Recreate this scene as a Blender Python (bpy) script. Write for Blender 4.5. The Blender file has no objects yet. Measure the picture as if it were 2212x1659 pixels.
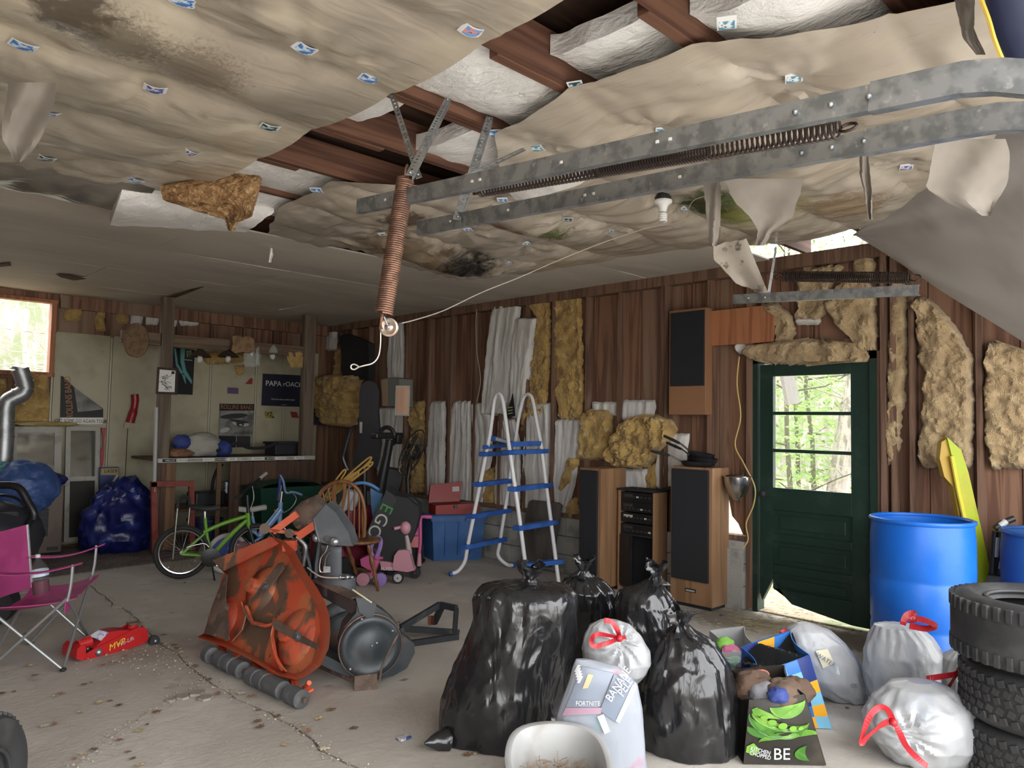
import bpy, bmesh, math, random
from mathutils import Vector as V, Matrix, noise as NZ
random.seed(7)
SC = bpy.context.scene
COL = SC.collection
# ---------------------------------------------------------------- camera
W_, H_ = 2212, 1659
F, YAW, PIT, ROL, HC = 1622.75, math.radians(45.27), math.radians(3.02), math.radians(1.045), 1.533
_fw = V((math.cos(YAW)*math.cos(PIT), math.sin(YAW)*math.cos(PIT), math.sin(PIT)))
_r = V((math.sin(YAW), -math.cos(YAW), 0)); _u = _r.cross(_fw)
_R = math.cos(ROL)*_r + math.sin(ROL)*_u; _U = -math.sin(ROL)*_r + math.cos(ROL)*_u
CAM = V((0, 0, HC))
cd = bpy.data.cameras.new('camera'); cam = bpy.data.objects.new('camera', cd); COL.objects.link(cam)
cd.sensor_width = 36.0; cd.lens = F/W_*36.0; cd.clip_start = 0.02; cd.clip_end = 300
cam.matrix_world = Matrix(((_R.x, _U.x, -_fw.x, CAM.x), (_R.y, _U.y, -_fw.y, CAM.y), (_R.z, _U.z, -_fw.z, CAM.z), (0, 0, 0, 1)))
SC.camera = cam
# ---------------------------------------------------------------- world, exposure
SC.view_settings.view_transform = 'Standard'; SC.view_settings.look = 'None'
SC.view_settings.gamma = 1.0; SC.view_settings.use_curve_mapping = False
SC.view_settings.exposure = 2.4
wd = bpy.data.worlds.new('overcast_sky'); SC.world = wd; wd.use_nodes = True
wd.node_tree.nodes['Background'].inputs[0].default_value = (0.97, 0.98, 1.0, 1)
wd.node_tree.nodes['Background'].inputs[1].default_value = 1.5
SC.cycles.max_bounces = 4; SC.cycles.diffuse_bounces = 3; SC.cycles.glossy_bounces = 2; SC.cycles.transmission_bounces = 4
SC.cycles.transparent_max_bounces = 8; SC.cycles.caustics_reflective = False; SC.cycles.caustics_refractive = False
SC.cycles.sample_clamp_indirect = 6.0; SC.cycles.adaptive_threshold = 0.05
def portal(name, loc, rot, sx, sy):
    l = bpy.data.lights.new(name, 'AREA'); l.shape = 'RECTANGLE'; l.size = sx; l.size_y = sy
    l.cycles.is_portal = True
    o = bpy.data.objects.new(name, l); COL.objects.link(o); o.location = loc; o.rotation_euler = rot
# ---------------------------------------------------------------- pixel helpers (photo frame 2212 x 1659 -> world point on a plane)
def ray(px, py): return _fw + _R*((px-1106)/F) + _U*((829.5-py)/F)
def at(px, py, x=None, y=None, z=None, d=None):
    v = ray(px, py)
    if d is not None: return CAM + v*d
    if x is not None: return CAM + v*((x-CAM.x)/v.x)
    if y is not None: return CAM + v*((y-CAM.y)/v.y)
    return CAM + v*((z-CAM.z)/v.z)
def atp(px, py, P0, N):
    v = ray(px, py); return CAM + v*((P0-CAM).dot(N)/v.dot(N))
# ---------------------------------------------------------------- materials
MATS = {}
def _n(nt, t, **k):
    n = nt.nodes.new(t)
    for a, b in k.items(): setattr(n, a, b)
    return n
def _mix(nt, fac, a, b, mode='MIX'):
    n = _n(nt, 'ShaderNodeMix'); n.data_type = 'RGBA'; n.blend_type = mode
    for i, v in ((0, fac), (6, a), (7, b)):
        if isinstance(v, (int, float)): n.inputs[i].default_value = v
        elif isinstance(v, (tuple, list)): n.inputs[i].default_value = (*v[:3], 1)
        else: nt.links.new(v, n.inputs[i])
    return n.outputs[2]
def _noise(nt, co, sc, det=5, st=(1, 1, 1), dist=0.0, rough=.55):
    m = _n(nt, 'ShaderNodeMapping'); m.inputs[3].default_value = st; nt.links.new(co, m.inputs[0])
    n = _n(nt, 'ShaderNodeTexNoise'); n.inputs['Scale'].default_value = sc; n.inputs['Detail'].default_value = det
    n.inputs['Roughness'].default_value = rough; n.inputs['Distortion'].default_value = dist
    nt.links.new(m.outputs[0], n.inputs[0]); return n.outputs[0]
def _ramp(nt, fac, a, b):
    n = _n(nt, 'ShaderNodeMapRange'); n.inputs[1].default_value = a; n.inputs[2].default_value = b
    n.interpolation_type = 'SMOOTHSTEP'; nt.links.new(fac, n.inputs[0]); return n.outputs[0]
def mat(name, c, r=.6, m=0.0, layers=(), bump=(), coat=0.0, alpha=1.0, trans=0.0, emis=None, spec=.5, stains=(), sheen=0.0, ior=1.45, bd=.01):
    """layers: (colour, scale, lo, hi, stretch, distortion); bump: (scale, strength, stretch, distortion); stains: (point, radius, colour, noise scale, strength)"""
    if name in MATS: return MATS[name]
    M = bpy.data.materials.new(name); M.use_nodes = True; nt = M.node_tree
    b = nt.nodes['Principled BSDF']; co = _n(nt, 'ShaderNodeTexCoord').outputs['Object']
    col = tuple(c)
    b.inputs['Base Color'].default_value = (*c, 1)
    for L in layers:
        c2, sc, lo, hi = L[:4]; st = L[4] if len(L) > 4 else (1, 1, 1); di = L[5] if len(L) > 5 else 0
        col = _mix(nt, _ramp(nt, _noise(nt, co, sc, 3, st, di), lo, hi), col, c2)
    if stains:
        geo = _n(nt, 'ShaderNodeNewGeometry').outputs['Position']
        cache = {}
        for P, rad, c2, nsc, k in stains:
            d = _n(nt, 'ShaderNodeVectorMath', operation='DISTANCE'); nt.links.new(geo, d.inputs[0]); d.inputs[1].default_value = P
            nz = cache.setdefault(round(math.log2(nsc)), _noise(nt, geo, nsc, 4, (1, 1, 1), .6, .7)) if round(math.log2(nsc)) not in cache else cache[round(math.log2(nsc))]
            mu = _n(nt, 'ShaderNodeMath', operation='MULTIPLY_ADD'); nt.links.new(nz, mu.inputs[0]); mu.inputs[1].default_value = 1.6*rad
            nt.links.new(d.outputs['Value'], mu.inputs[2])
            f0 = _ramp(nt, mu.outputs[0], 1.25*rad, 1.9*rad)
            iv = _n(nt, 'ShaderNodeMath', operation='SUBTRACT'); iv.inputs[0].default_value = 1; nt.links.new(f0, iv.inputs[1]); f = iv.outputs[0]
            g = _n(nt, 'ShaderNodeMath', operation='MULTIPLY'); nt.links.new(f, g.inputs[0]); g.inputs[1].default_value = k
            col = _mix(nt, g.outputs[0], col, c2)
    if layers or stains: nt.links.new(col, b.inputs['Base Color'])
    b.inputs['Roughness'].default_value = r; b.inputs['Metallic'].default_value = m
    b.inputs['Specular IOR Level'].default_value = spec; b.inputs['Coat Weight'].default_value = coat
    b.inputs['Alpha'].default_value = alpha; b.inputs['Transmission Weight'].default_value = trans; b.inputs['IOR'].default_value = ior
    b.inputs['Sheen Weight'].default_value = sheen
    if emis: b.inputs['Emission Color'].default_value = (*emis[0], 1); b.inputs['Emission Strength'].default_value = emis[1]
    prev = None
    for B in bump:
        sc, stg = B[:2]; st = B[2] if len(B) > 2 else (1, 1, 1); di = B[3] if len(B) > 3 else 0
        bn = _n(nt, 'ShaderNodeBump'); bn.inputs['Strength'].default_value = stg; bn.inputs['Distance'].default_value = bd
        nt.links.new(_noise(nt, co, sc, 1.5, st, di), bn.inputs['Height'])
        if prev: nt.links.new(prev, bn.inputs['Normal'])
        prev = bn.outputs[0]
    if prev: nt.links.new(prev, b.inputs['Normal'])
    MATS[name] = M; return M
def wood(name, c, c2, axis='z', sc=14, r=.7, k=.06, c3=None, **kw):
    st = {'x': (k, 1, 1), 'y': (1, k, 1), 'z': (1, 1, k)}[axis]
    L = [(c2, sc, .42, .6, st, 1.2)]
    if c3: L.append((c3, 2.2, .55, .72, st, .5))
    return mat(name, c, r, layers=L, bump=[(sc*2, .15, st)], **kw)
# ---------------------------------------------------------------- mesh builder
class MB:
    def __init__(s): s.v = []; s.f = []; s.mi = []; s.smooth = False; s.cur = 0
    def add(s, vs, fs):
        o = len(s.v); s.v += [V(p) for p in vs]
        for f in fs: s.f.append([i+o for i in f]); s.mi.append(s.cur)
        return s
    def box(s, lo, hi, M=None, bev=0.0):
        lo = V(lo); hi = V(hi); lo, hi = V(map(min, zip(lo, hi))), V(map(max, zip(lo, hi)))
        if bev <= 0:
            vs = [V((x, y, z)) for z in (lo.z, hi.z) for y in (lo.y, hi.y) for x in (lo.x, hi.x)]
            fs = [(0, 2, 3, 1), (4, 5, 7, 6), (0, 1, 5, 4), (2, 6, 7, 3), (0, 4, 6, 2), (1, 3, 7, 5)]
        else:
            bev = min(bev, *(0.49*(hi[i]-lo[i]) for i in range(3)))
            bm = bmesh.new(); bmesh.ops.create_cube(bm, size=1.0)
            for q in bm.verts: q.co = V((lo[i]+(q.co[i]+.5)*(hi[i]-lo[i]) for i in range(3)))
            bmesh.ops.bevel(bm, geom=bm.edges[:], offset=bev, segments=2, profile=.6, affect='EDGES')
            bm.verts.index_update(); vs = [q.co.copy() for q in bm.verts]; fs = [[q.index for q in f.verts] for f in bm.faces]; bm.free()
        if M is not None: vs = [M @ p for p in vs]
        return s.add(vs, fs)
    def bar(s, a, b, w, t, up=(0, 0, 1), bev=0.0):
        """rectangular bar from a to b, width w (sideways) and thickness t (along up)"""
        a = V(a); b = V(b); d = b-a; L = d.length; d.normalize(); up = V(up); sd = d.cross(up)
        if sd.length < 1e-4: sd = d.cross(V((1, 0, 0)))
        sd.normalize(); up = sd.cross(d)
        M = Matrix(((d.x, sd.x, up.x, a.x), (d.y, sd.y, up.y, a.y), (d.z, sd.z, up.z, a.z), (0, 0, 0, 1)))
        return s.box((0, -w/2, -t/2), (L, w/2, t/2), M, bev)
    def tube(s, pts, r, n=8, closed=False, caps=True):
        pts = [V(p) for p in pts]; k = len(pts); R = r if isinstance(r, (list, tuple)) else [r]*k
        rings = []; prev = None
        for i, p in enumerate(pts):
            if closed: t = pts[(i+1) % k]-pts[i-1]
            else: t = pts[min(i+1, k-1)]-pts[max(i-1, 0)]
            if t.length < 1e-9: t = V((0, 0, 1))
            t.normalize()
            if prev is None:
                a = V((0, 0, 1)) if abs(t.z) < .9 else V((1, 0, 0)); nrm = t.cross(a).normalized()
            else:
                nrm = prev - t*prev.dot(t)
                nrm = nrm.normalized() if nrm.length > 1e-6 else t.orthogonal().normalized()
            prev = nrm; bi = t.cross(nrm)
            rings.append([p+(nrm*math.cos(2*math.pi*j/n)+bi*math.sin(2*math.pi*j/n))*R[i] for j in range(n)])
        vs = [q for g in rings for q in g]; fs = []
        for i in range(k if closed else k-1):
            a = i*n; b = ((i+1) % k)*n
            for j in range(n): fs.append((a+j, a+(j+1) % n, b+(j+1) % n, b+j))
        if caps and not closed: fs.append(tuple(range(n-1, -1, -1))); fs.append(tuple((k-1)*n+j for j in range(n)))
        s.smooth = True; return s.add(vs, fs)
    def lathe(s, prof, n=24, M=None, axis='z', close=True):
        vs = []; fs = []; k = len(prof)
        for r, z in prof:
            for j in range(n):
                a = 2*math.pi*j/n; p = V((r*math.cos(a), r*math.sin(a), z))
                if axis == 'x': p = V((p.z, p.x, p.y))
                elif axis == 'y': p = V((p.x, p.z, p.y))
                vs.append(M @ p if M is not None else p)
        for i in range(k-1):
            for j in range(n): fs.append((i*n+j, i*n+(j+1) % n, (i+1)*n+(j+1) % n, (i+1)*n+j))
        if close: fs.append(tuple(range(n-1, -1, -1))); fs.append(tuple((k-1)*n+j for j in range(n)))
        s.smooth = True; return s.add(vs, fs)
    def prism(s, pts, N, t):
        """extrude world polygon pts by t along N"""
        N = V(N).normalized(); k = len(pts); a = [V(p) for p in pts]; b = [p+N*t for p in a]
        fs = [tuple(range(k)), tuple(range(2*k-1, k-1, -1))]+[(i, i+k, (i+1) % k+k, (i+1) % k) for i in range(k)]
        return s.add(a+b, fs)
    def grid(s, fn, nu, nv, wrap=False):
        vs = [fn(i/nu, j/nv) for j in range(nv+1) for i in range(nu if wrap else nu+1)]
        w = nu if wrap else nu+1; fs = []
        for j in range(nv):
            for i in range(nu): fs.append((j*w+i, j*w+(i+1) % w if wrap else j*w+i+1, (j+1)*w+((i+1) % w if wrap else i+1), (j+1)*w+i))
        s.smooth = True; return s.add(vs, fs)
    def slab(s, fn, nrm, t, nu, nv):
        """double-sided thin sheet: grid fn plus its copy offset by nrm*t, closed at the rim"""
        w = nu+1; A = [V(fn(i/nu, j/nv)) for j in range(nv+1) for i in range(w)]; nrm = V(nrm)
        Bv = [p+nrm*t for p in A]; o = len(A); fs = []
        for j in range(nv):
            for i in range(nu):
                q = (j*w+i, j*w+i+1, (j+1)*w+i+1, (j+1)*w+i); fs.append(q); fs.append(tuple(x+o for x in reversed(q)))
        rim = [i for i in range(nu)]+[j*w+nu for j in range(nv)]+[nv*w+i for i in range(nu, 0, -1)]+[j*w for j in range(nv, 0, -1)]
        for a, b in zip(rim, rim[1:]+rim[:1]): fs.append((b, a, a+o, b+o))
        s.smooth = True; return s.add(A+Bv, fs)
    def ball(s, c, rx, ry=None, rz=None, n=12, m=8, M=None):
        ry = ry or rx; rz = rz or rx; c = V(c)
        prof = [(math.sin(math.pi*i/m), -math.cos(math.pi*i/m)) for i in range(m+1)]
        vs = []
        for a, b in prof:
            for j in range(n):
                q = 2*math.pi*j/n; p = V((a*math.cos(q)*rx, a*math.sin(q)*ry, b*rz)); vs.append(c+(M @ p if M is not None else p))
        fs = [(i*n+j, i*n+(j+1) % n, (i+1)*n+(j+1) % n, (i+1)*n+j) for i in range(m) for j in range(n)]
        s.smooth = True; return s.add(vs, fs)
def ident(loc, rz=0.0): return Matrix.Translation(V(loc)) @ Matrix.Rotation(rz, 4, 'Z')
MW = {}
def mesh(name, mb, mats, M=None, smooth=None, auto=True):
    me = bpy.data.meshes.new(name)
    vs = mb.v if M is None else [M @ p for p in mb.v]
    me.from_pydata([tuple(p) for p in vs], [], mb.f)
    for m in (mats if isinstance(mats, (list, tuple)) else [mats]): me.materials.append(m)
    if len(me.materials) > 1: me.polygons.foreach_set('material_index', mb.mi)
    sm = mb.smooth if smooth is None else smooth
    if sm:
        me.polygons.foreach_set('use_smooth', [True]*len(me.polygons))
        bm = bmesh.new(); bm.from_mesh(me)
        for e in bm.edges:
            if len(e.link_faces) == 2 and e.calc_face_angle(0) > .75: e.smooth = False
        bmesh.ops.recalc_face_normals(bm, faces=bm.faces[:]); bm.to_mesh(me); bm.free()
    else:
        bm = bmesh.new(); bm.from_mesh(me); bmesh.ops.recalc_face_normals(bm, faces=bm.faces[:]); bm.to_mesh(me); bm.free()
    me.update(); return me
def tag(o, label=None, cat=None, group=None, kind=None):
    for k, v in (('label', label), ('category', cat), ('group', group), ('kind', kind)):
        if v: o[k] = v
    return o
def thing(name, label, cat, loc=(0, 0, 0), rz=0.0, group=None, kind=None):
    o = bpy.data.objects.new(name, None); COL.objects.link(o); o.empty_display_size = .1
    o.location = loc; o.rotation_euler = (0, 0, rz); MW[o.name] = ident(loc, rz)
    return tag(o, label, cat, group, kind)
def part(name, mb, m, parent, world=True, label=None, kind=None, smooth=None):
    """one mesh object; mb in world coordinates unless world=False (then in the parent's)"""
    M = MW[parent.name].inverted() if world else None
    o = bpy.data.objects.new(name, mesh(name, mb, m, M, smooth)); COL.objects.link(o); o.parent = parent
    MW[o.name] = MW[parent.name]; return tag(o, label, None, None, kind)
def inst(o, parent, M=None):
    """copy of a part under a parent, sharing its mesh"""
    c = o.copy(); COL.objects.link(c); c.parent = parent; MW[c.name] = MW[parent.name]
    if M is not None: c.matrix_local = M
    return c
def solo(name, mb, m, label=None, cat=None, group=None, kind=None, smooth=None):
    """a thing of one mesh, origin at its base"""
    lo = V((min(p[i] for p in mb.v) for i in range(3))); hi = V((max(p[i] for p in mb.v) for i in range(3)))
    c = V(((lo.x+hi.x)/2, (lo.y+hi.y)/2, lo.z))
    o = bpy.data.objects.new(name, mesh(name, mb, m, Matrix.Translation(-c), smooth)); COL.objects.link(o); o.location = c
    MW[o.name] = Matrix.Translation(c); return tag(o, label, cat, group, kind)
def fb(p, sc=1.0, o=3): return NZ.fractal(V(p)*sc, 1.0, 2.0, o)
def nz(x, y=0, z=0): return NZ.noise(V((x, y, z)))
def lerp(a, b, t): return a+(b-a)*t
def pl(pts, t):
    """piecewise linear: pts [(t, v)] ascending"""
    if t <= pts[0][0]: return pts[0][1]
    for (a, u), (b, w) in zip(pts, pts[1:]):
        if t <= b: return u+(w-u)*(t-a)/(b-a if b > a else 1)
    return pts[-1][1]
def smooth_path(pts, k=6):
    """Catmull-Rom through pts"""
    pts = [V(p) for p in pts]; out = []
    for i in range(len(pts)-1):
        p0 = pts[max(i-1, 0)]; p1 = pts[i]; p2 = pts[i+1]; p3 = pts[min(i+2, len(pts)-1)]
        for j in range(k):
            t = j/k; out.append(.5*((2*p1)+(p2-p0)*t+(2*p0-5*p1+4*p2-p3)*t*t+(3*p1-p0-3*p2+p3)*t**3))
    return out+[pts[-1]]
def text_mesh(name, body, size, M, m, parent=None, ext=.0006, ax='CENTER', sx=1.0, shear=0.0):
    """flat lettering: M maps text plane (x right, y up, z out) to world"""
    cu = bpy.data.curves.new(name, 'FONT'); cu.body = body; cu.size = size; cu.extrude = ext; cu.align_x = ax; cu.align_y = 'CENTER'
    cu.resolution_u = 3; cu.shear = shear
    t = bpy.data.objects.new('tmp_text', cu); COL.objects.link(t)
    dg = bpy.context.evaluated_depsgraph_get(); me = bpy.data.meshes.new_from_object(t.evaluated_get(dg))
    bpy.data.objects.remove(t); me.transform(Matrix.Diagonal((sx, 1, 1, 1))); me.transform(M)
    if parent is not None: me.transform(MW[parent.name].inverted())
    me.materials.clear(); me.materials.append(m); me.name = name
    o = bpy.data.objects.new(name, me); COL.objects.link(o); o.parent = parent
    if parent is not None: MW[o.name] = MW[parent.name]
    return o
def frame(P, X, Y):
    X = V(X).normalized(); Z = X.cross(V(Y)).normalized(); Y = Z.cross(X); P = V(P)
    return Matrix(((X.x, Y.x, Z.x, P.x), (X.y, Y.y, Z.y, P.y), (X.z, Y.z, Z.z, P.z), (0, 0, 0, 1)))
# ================================================================ THE SETTING
XR, YB, ZC = 5.97, 10.03, 2.97
XL, YF = -2.6, 0.12
m_conc = mat('concrete', (.47, .435, .385), .85, layers=[((.39, .36, .315), 1.1, .42, .70), ((.53, .495, .44), 3.2, .5, .75), ((.30, .27, .235), 5, .62, .8), ((.16, .145, .125), 60, .66, .8)],
             bump=[(45, .25), (9, .3)], stains=[((5.6, 3.1, 0), .42, (.13, .105, .075), 9, .75), ((5.7, 2.2, 0), .4, (.12, .095, .07), 9, .75), ((1.9, 5.3, 0), .5, (.27, .235, .195), 3, .6), ((2.0, 3.2, 0), .9, (.33, .295, .25), 2, .6), ((3.3, 4.6, 0), .5, (.30, .27, .24), 3, .5)])
m_dirt = mat('crack_dirt', (.13, .10, .075), .95, layers=[((.25, .2, .15), 60, .4, .6)], bump=[(80, .6)])
m_block = mat('grey_block', (.33, .325, .30), .9, layers=[((.22, .22, .2), 5, .45, .65)], bump=[(60, .35)])
m_side = wood('siding_wood', (.235, .125, .075), (.125, .06, .036), 'z', 13, .75, .045, (.27, .185, .125))
m_stud = wood('stud_wood', (.20, .115, .075), (.11, .062, .04), 'z', 13, .8, .05)
m_joist = wood('joist_wood', (.155, .072, .042), (.085, .036, .022), 'x', 13, .75, .05)
m_deck = wood('roof_deck_wood', (.10, .052, .032), (.05, .026, .017), 'x', 6, .85, .12)
m_fir = wood('orange_fir', (.40, .165, .075), (.28, .105, .045), 'z', 11, .65, .05)
m_pine = wood('aged_pine', (.155, .12, .085), (.09, .065, .045), 'z', 12, .75, .05)
m_greyb = mat('grey_ceiling_board', (.56, .51, .43), .7, layers=[((.47, .43, .365), 1.6, .42, .66, (.35, 1, 1), .6), ((.62, .57, .48), 4, .55, .75, (.3, 1, 1))], bump=[(3, .25, (.5, 1, 1))])
m_cream = mat('cream_panel', (.395, .365, .25), .5, layers=[((.33, .30, .2), 2.5, .45, .68), ((.22, .19, .12), 9, .68, .8)])
m_creamtrim = mat('cream_trim', (.45, .415, .30), .5)
m_paper = mat('white_batt_facing', (.60, .585, .55), .62, layers=[((.50, .48, .44), 2.4, .45, .65), ((.36, .33, .28), 7, .66, .82)], bump=[(26, .5, (1, 1, .35), 1.0), (90, .2)])
m_paperC = mat('white_ceiling_facing', (.86, .85, .82), .55, layers=[((.76, .745, .71), 3, .45, .65)], bump=[(9, 1.0, (1, .5, 1), 2.0), (26, .9, (1, .4, 1), 1.2), (110, .3)])
m_glassf = mat('yellow_fibreglass', (.52, .345, .11), .95, layers=[((.36, .215, .065), 7, .42, .62), ((.66, .50, .24), 13, .55, .72), ((.20, .12, .05), 16, .66, .8)], bump=[(22, .5), (60, .9), (170, .9)], sheen=.2)
m_glassd = mat('dusty_fibreglass', (.46, .335, .18), .95, layers=[((.36, .25, .13), 6, .42, .62), ((.56, .44, .27), 11, .55, .72), ((.20, .14, .08), 14, .68, .82)], bump=[(22, .5), (60, .9), (170, .9)], sheen=.2)
m_green = mat('dark_green_paint', (.010, .030, .022), .42, layers=[((.022, .045, .034), 5, .5, .72), ((.06, .08, .065), 30, .7, .85)], bump=[(40, .12)])
m_black = mat('black_rubber', (.018, .018, .019), .7)
m_galv = mat('galvanised_steel', (.38, .40, .41), .42, .85, layers=[((.24, .26, .27), 18, .42, .62), ((.52, .53, .53), 40, .6, .75)])
m_iron = mat('dark_iron', (.05, .045, .042), .5, .7)
m_glass = mat('window_glass', (.9, .95, .93), .03, trans=1.0, alpha=.12, ior=1.1)
m_white = mat('white_paint', (.62, .61, .57), .5, layers=[((.5, .48, .43), 6, .5, .7)])

# ---- floor: three slabs parted by the two cracks
def gp(px, py): p = at(px, py, z=0); return (p.x, p.y)
c_main = [(-2.6, 7.6), (.6, 7.55)] + [gp(*p) for p in ((190, 1262), (222, 1285), (243, 1303), (240, 1310), (262, 1311), (283, 1326), (302, 1344), (336, 1384), (372, 1404), (402, 1432), (442, 1466), (500, 1502), (560, 1531), (622, 1562), (662, 1588), (690, 1620), (740, 1645), (800, 1670))] + [(2.02, 1.6), (1.7, .12)]
c_br = [gp(*p) for p in ((442, 1466), (405, 1492), (332, 1530), (270, 1572), (215, 1612), (150, 1662))] + [(-.3, 2.9), (-2.6, 2.0)]
def jag(pl_, s, amp=.016, st=.05):
    out = []
    for (a, b), (c, d) in zip(pl_, pl_[1:]):
        L = math.hypot(c-a, d-b); k = max(1, int(L/st))
        for i in range(k):
            t = i/k; x = a+(c-a)*t; y = b+(d-b)*t; w = 0 if i == 0 else 1
            out.append((x+w*amp*nz(x*9+s, y*9, s), y+w*amp*nz(x*9, y*9+s, s+5)))
    return out+[pl_[-1]]
def off(P, d):
    out = []
    for i, (x, y) in enumerate(P):
        a = P[max(i-1, 0)]; b = P[min(i+1, len(P)-1)]; tx, ty = b[0]-a[0], b[1]-a[1]; L = math.hypot(tx, ty) or 1
        w = .5+.9*abs(nz(x*5, y*5, 3)); out.append((x-ty/L*d*w, y+tx/L*d*w))
    return out
fl = MB().box((XL-.2, -.0, -.10), (XR+.25, YB+.2, -.035)); floor = solo('floor', fl, m_dirt, kind='structure', label='cracked concrete slab floor of the garage', cat='floor')
jm = jag(c_main, 1); kb = [i for i, p in enumerate(jm) if abs(p[0]-c_br[0][0])+abs(p[1]-c_br[0][1]) < 1e-6][0]; jb = jag(c_br, 4)
def slabpoly(P, top): part('slab', MB().prism([(x, y, -.04) for x, y in P], (0, 0, 1), .04+top), m_conc, floor)
slabpoly(off(jm, .011)+[(XR+.25, .0), (XR+.25, YB+.2), (XL-.2, YB+.2)], 0)
slabpoly(off(jm[:kb+1], -.007)+off(jb, .006)+[(XL-.2, 2.0), (XL-.2, 7.6)], -.004)
slabpoly(list(reversed(off(jm[kb:], -.007)))+off(jb, -.006)+[(XL-.2, 0)], -.002)

# ---- right wall: plates, studs, siding boards, block courses
wr = solo('wall_right', MB().box((XR, 3.12, .57), (6.08, YB+.1, .61)).box((XR, 0, .57), (6.08, 2.05, .61)).box((XR-.01, 0, 2.86), (6.1, YB+.1, ZC)).box((6.0, 2.1, 2.14), (6.08, 3.1, 2.25)).box((6.08, 0, .2), (6.1, 2.105, 2.88)).box((5.99, 2.06, .02), (6.08, 2.1, 2.14)).box((6.08, 2.06, 2.16), (6.1, 3.12, 2.88)).box((6.08, 3.5, .2), (6.1, YB+.1, 2.88)).box((6.08, 3.12, 1.05), (6.1, 3.5, 2.88)), m_stud, 'unfinished garage side wall of brown boards and studs on blocks', 'wall', kind='structure')
STUDS = [9.35, 8.92, 8.04, 7.56, 7.12, 6.67, 6.22, 5.82, 5.41, 4.95, 4.53, 4.03, 3.98, 3.53, 2.05, 1.98, 1.85, 1.42, .98, .55]
for k, y in enumerate(STUDS):
    z0 = .61 if not (1.9 < y < 2.1) else .02
    part('stud', MB().box((XR+.01*(k % 2), y-.019, z0), (6.06, y+.019, 2.86)), m_stud, wr)
for y in (3.13,): part('stud', MB().box((XR-.01, y-.03, .02), (6.06, y+.03, 2.86)), m_stud, wr)
y = .05; k = 0
while y < YB+.05:
    w = .285; y1 = min(y+w, YB+.08); z0 = .55
    if 2.02 < (y+y1)/2 < 3.15: z0 = 2.16
    mb = MB()
    if 3.1 < (y+y1)/2 < 3.55:
        mb.prism([(6.06, y+.004, .58), (6.06, y+.05, .60), (6.06, y+.10, .70), (6.06, y+.16, .76), (6.06, y+.20, .95), (6.06, y1-.004, .98), (6.06, y1-.004, 2.9), (6.06, y+.004, 2.9)], (1, 0, 0), .018)
    else: mb.box((6.06, y+.004, z0), (6.078, y1-.004, 2.9))
    part('siding_board', mb, m_side, wr); y = y1; k += 1
for c in range(3):
    y = 3.16-(.2 if c % 2 else 0)
    first = None
    while y < YB:
        y0 = max(y, 3.16); y1 = min(y+.4, YB+.05)
        part('block', MB().box((XR-.045+.006*nz(y, c), y0+.004, c*.19+.003), (6.15, y1-.004, c*.19+.187), None, .006), m_block, wr); y += .4
    y = .02
    while y < 2.0:
        part('block', MB().box((XR-.045, y+.004, c*.19+.003), (6.15, min(y+.4, 2.03)-.004, c*.19+.187), None, .006), m_block, wr); y += .4
# ---- back wall with window
wb = solo('wall_back', MB().box((XL-.1, 10.06, 0), (.95, 10.12, 3.0)).box((.95, 10.06, 0), (2.33, 10.12, 2.03)).box((2.33, 10.06, 0), (6.15, 10.12, 3.0)).box((.95, 10.06, 2.86), (2.33, 10.12, 3.0)).box((2.4, 9.99, 2.80), (6.05, 10.06, 2.97)), m_side, 'garage back wall with cream panels under a strip of brown wood', 'wall', kind='structure')
pe = [2.36, 2.985, 3.60, 4.225, 4.87, 5.30, 5.86]
for k, (a, b) in enumerate(zip(pe, pe[1:])):
    part('panel', MB().box((a+.018, 10.03, .02), (b-.018, 10.058, 2.52+.012*nz(k*3.3)), None, .004), m_cream, wb)
    part('batten', MB().box((a-.016, 10.018, .02), (a+.004, 10.058, 2.5), None, .003), m_creamtrim, wb)
    part('batten', MB().box((a+.010, 10.018, .02), (a+.018, 10.058, 2.5), None, .002), m_creamtrim, wb)
for x in (2.9, 3.32, 3.75, 4.2, 4.65, 5.1, 5.55): part('stud', MB().box((x, 10.01, 2.53), (x+.04, 10.06, 2.80)), m_stud, wb)
win = solo('window_1', MB().box((.95, 9.98, 1.98), (2.37, 10.10, 2.03)).box((.95, 9.98, 2.84), (2.37, 10.10, 2.88)).box((2.31, 9.98, 2.03), (2.36, 10.10, 2.84)).box((.93, 9.98, 2.03), (.97, 10.10, 2.84)), m_fir, 'bare wood framed window opening high in the back wall', 'window', kind='structure')
part('pane', MB().box((.97, 10.07, 2.03), (2.31, 10.074, 2.84)), m_glass, win)
# ---- left and front walls (behind and beside the camera)
solo('wall_left', MB().box((XL-.12, 0, 0), (XL, YB+.1, 3.3)), m_side, 'brown board side wall opposite the entry door', 'wall', kind='structure')
solo('wall_front', MB().box((XL-.1, 0, 0), (-2.3, YF, 3.3)).box((-2.3, 0, 2.62), (5.6, YF, 3.3)).box((1.63, -.05, 0), (1.77, YF, 2.62)).box((5.6, 0, 0), (6.1, YF, 3.3)), m_side, 'front wall with two open garage door bays', 'wall', kind='structure')  # unseen; bays widened beyond the door tracks to bring in more daylight
portal('sky_portal_bay', (-.335, -.06, 1.31), (math.radians(90), 0, 0), 3.93, 2.62)
portal('sky_portal_second_bay', (3.685, -.06, 1.31), (math.radians(90), 0, 0), 3.83, 2.62)
portal('sky_portal_window', (1.64, 10.2, 2.44), (math.radians(-90), 0, 0), 1.34, .8)
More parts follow.
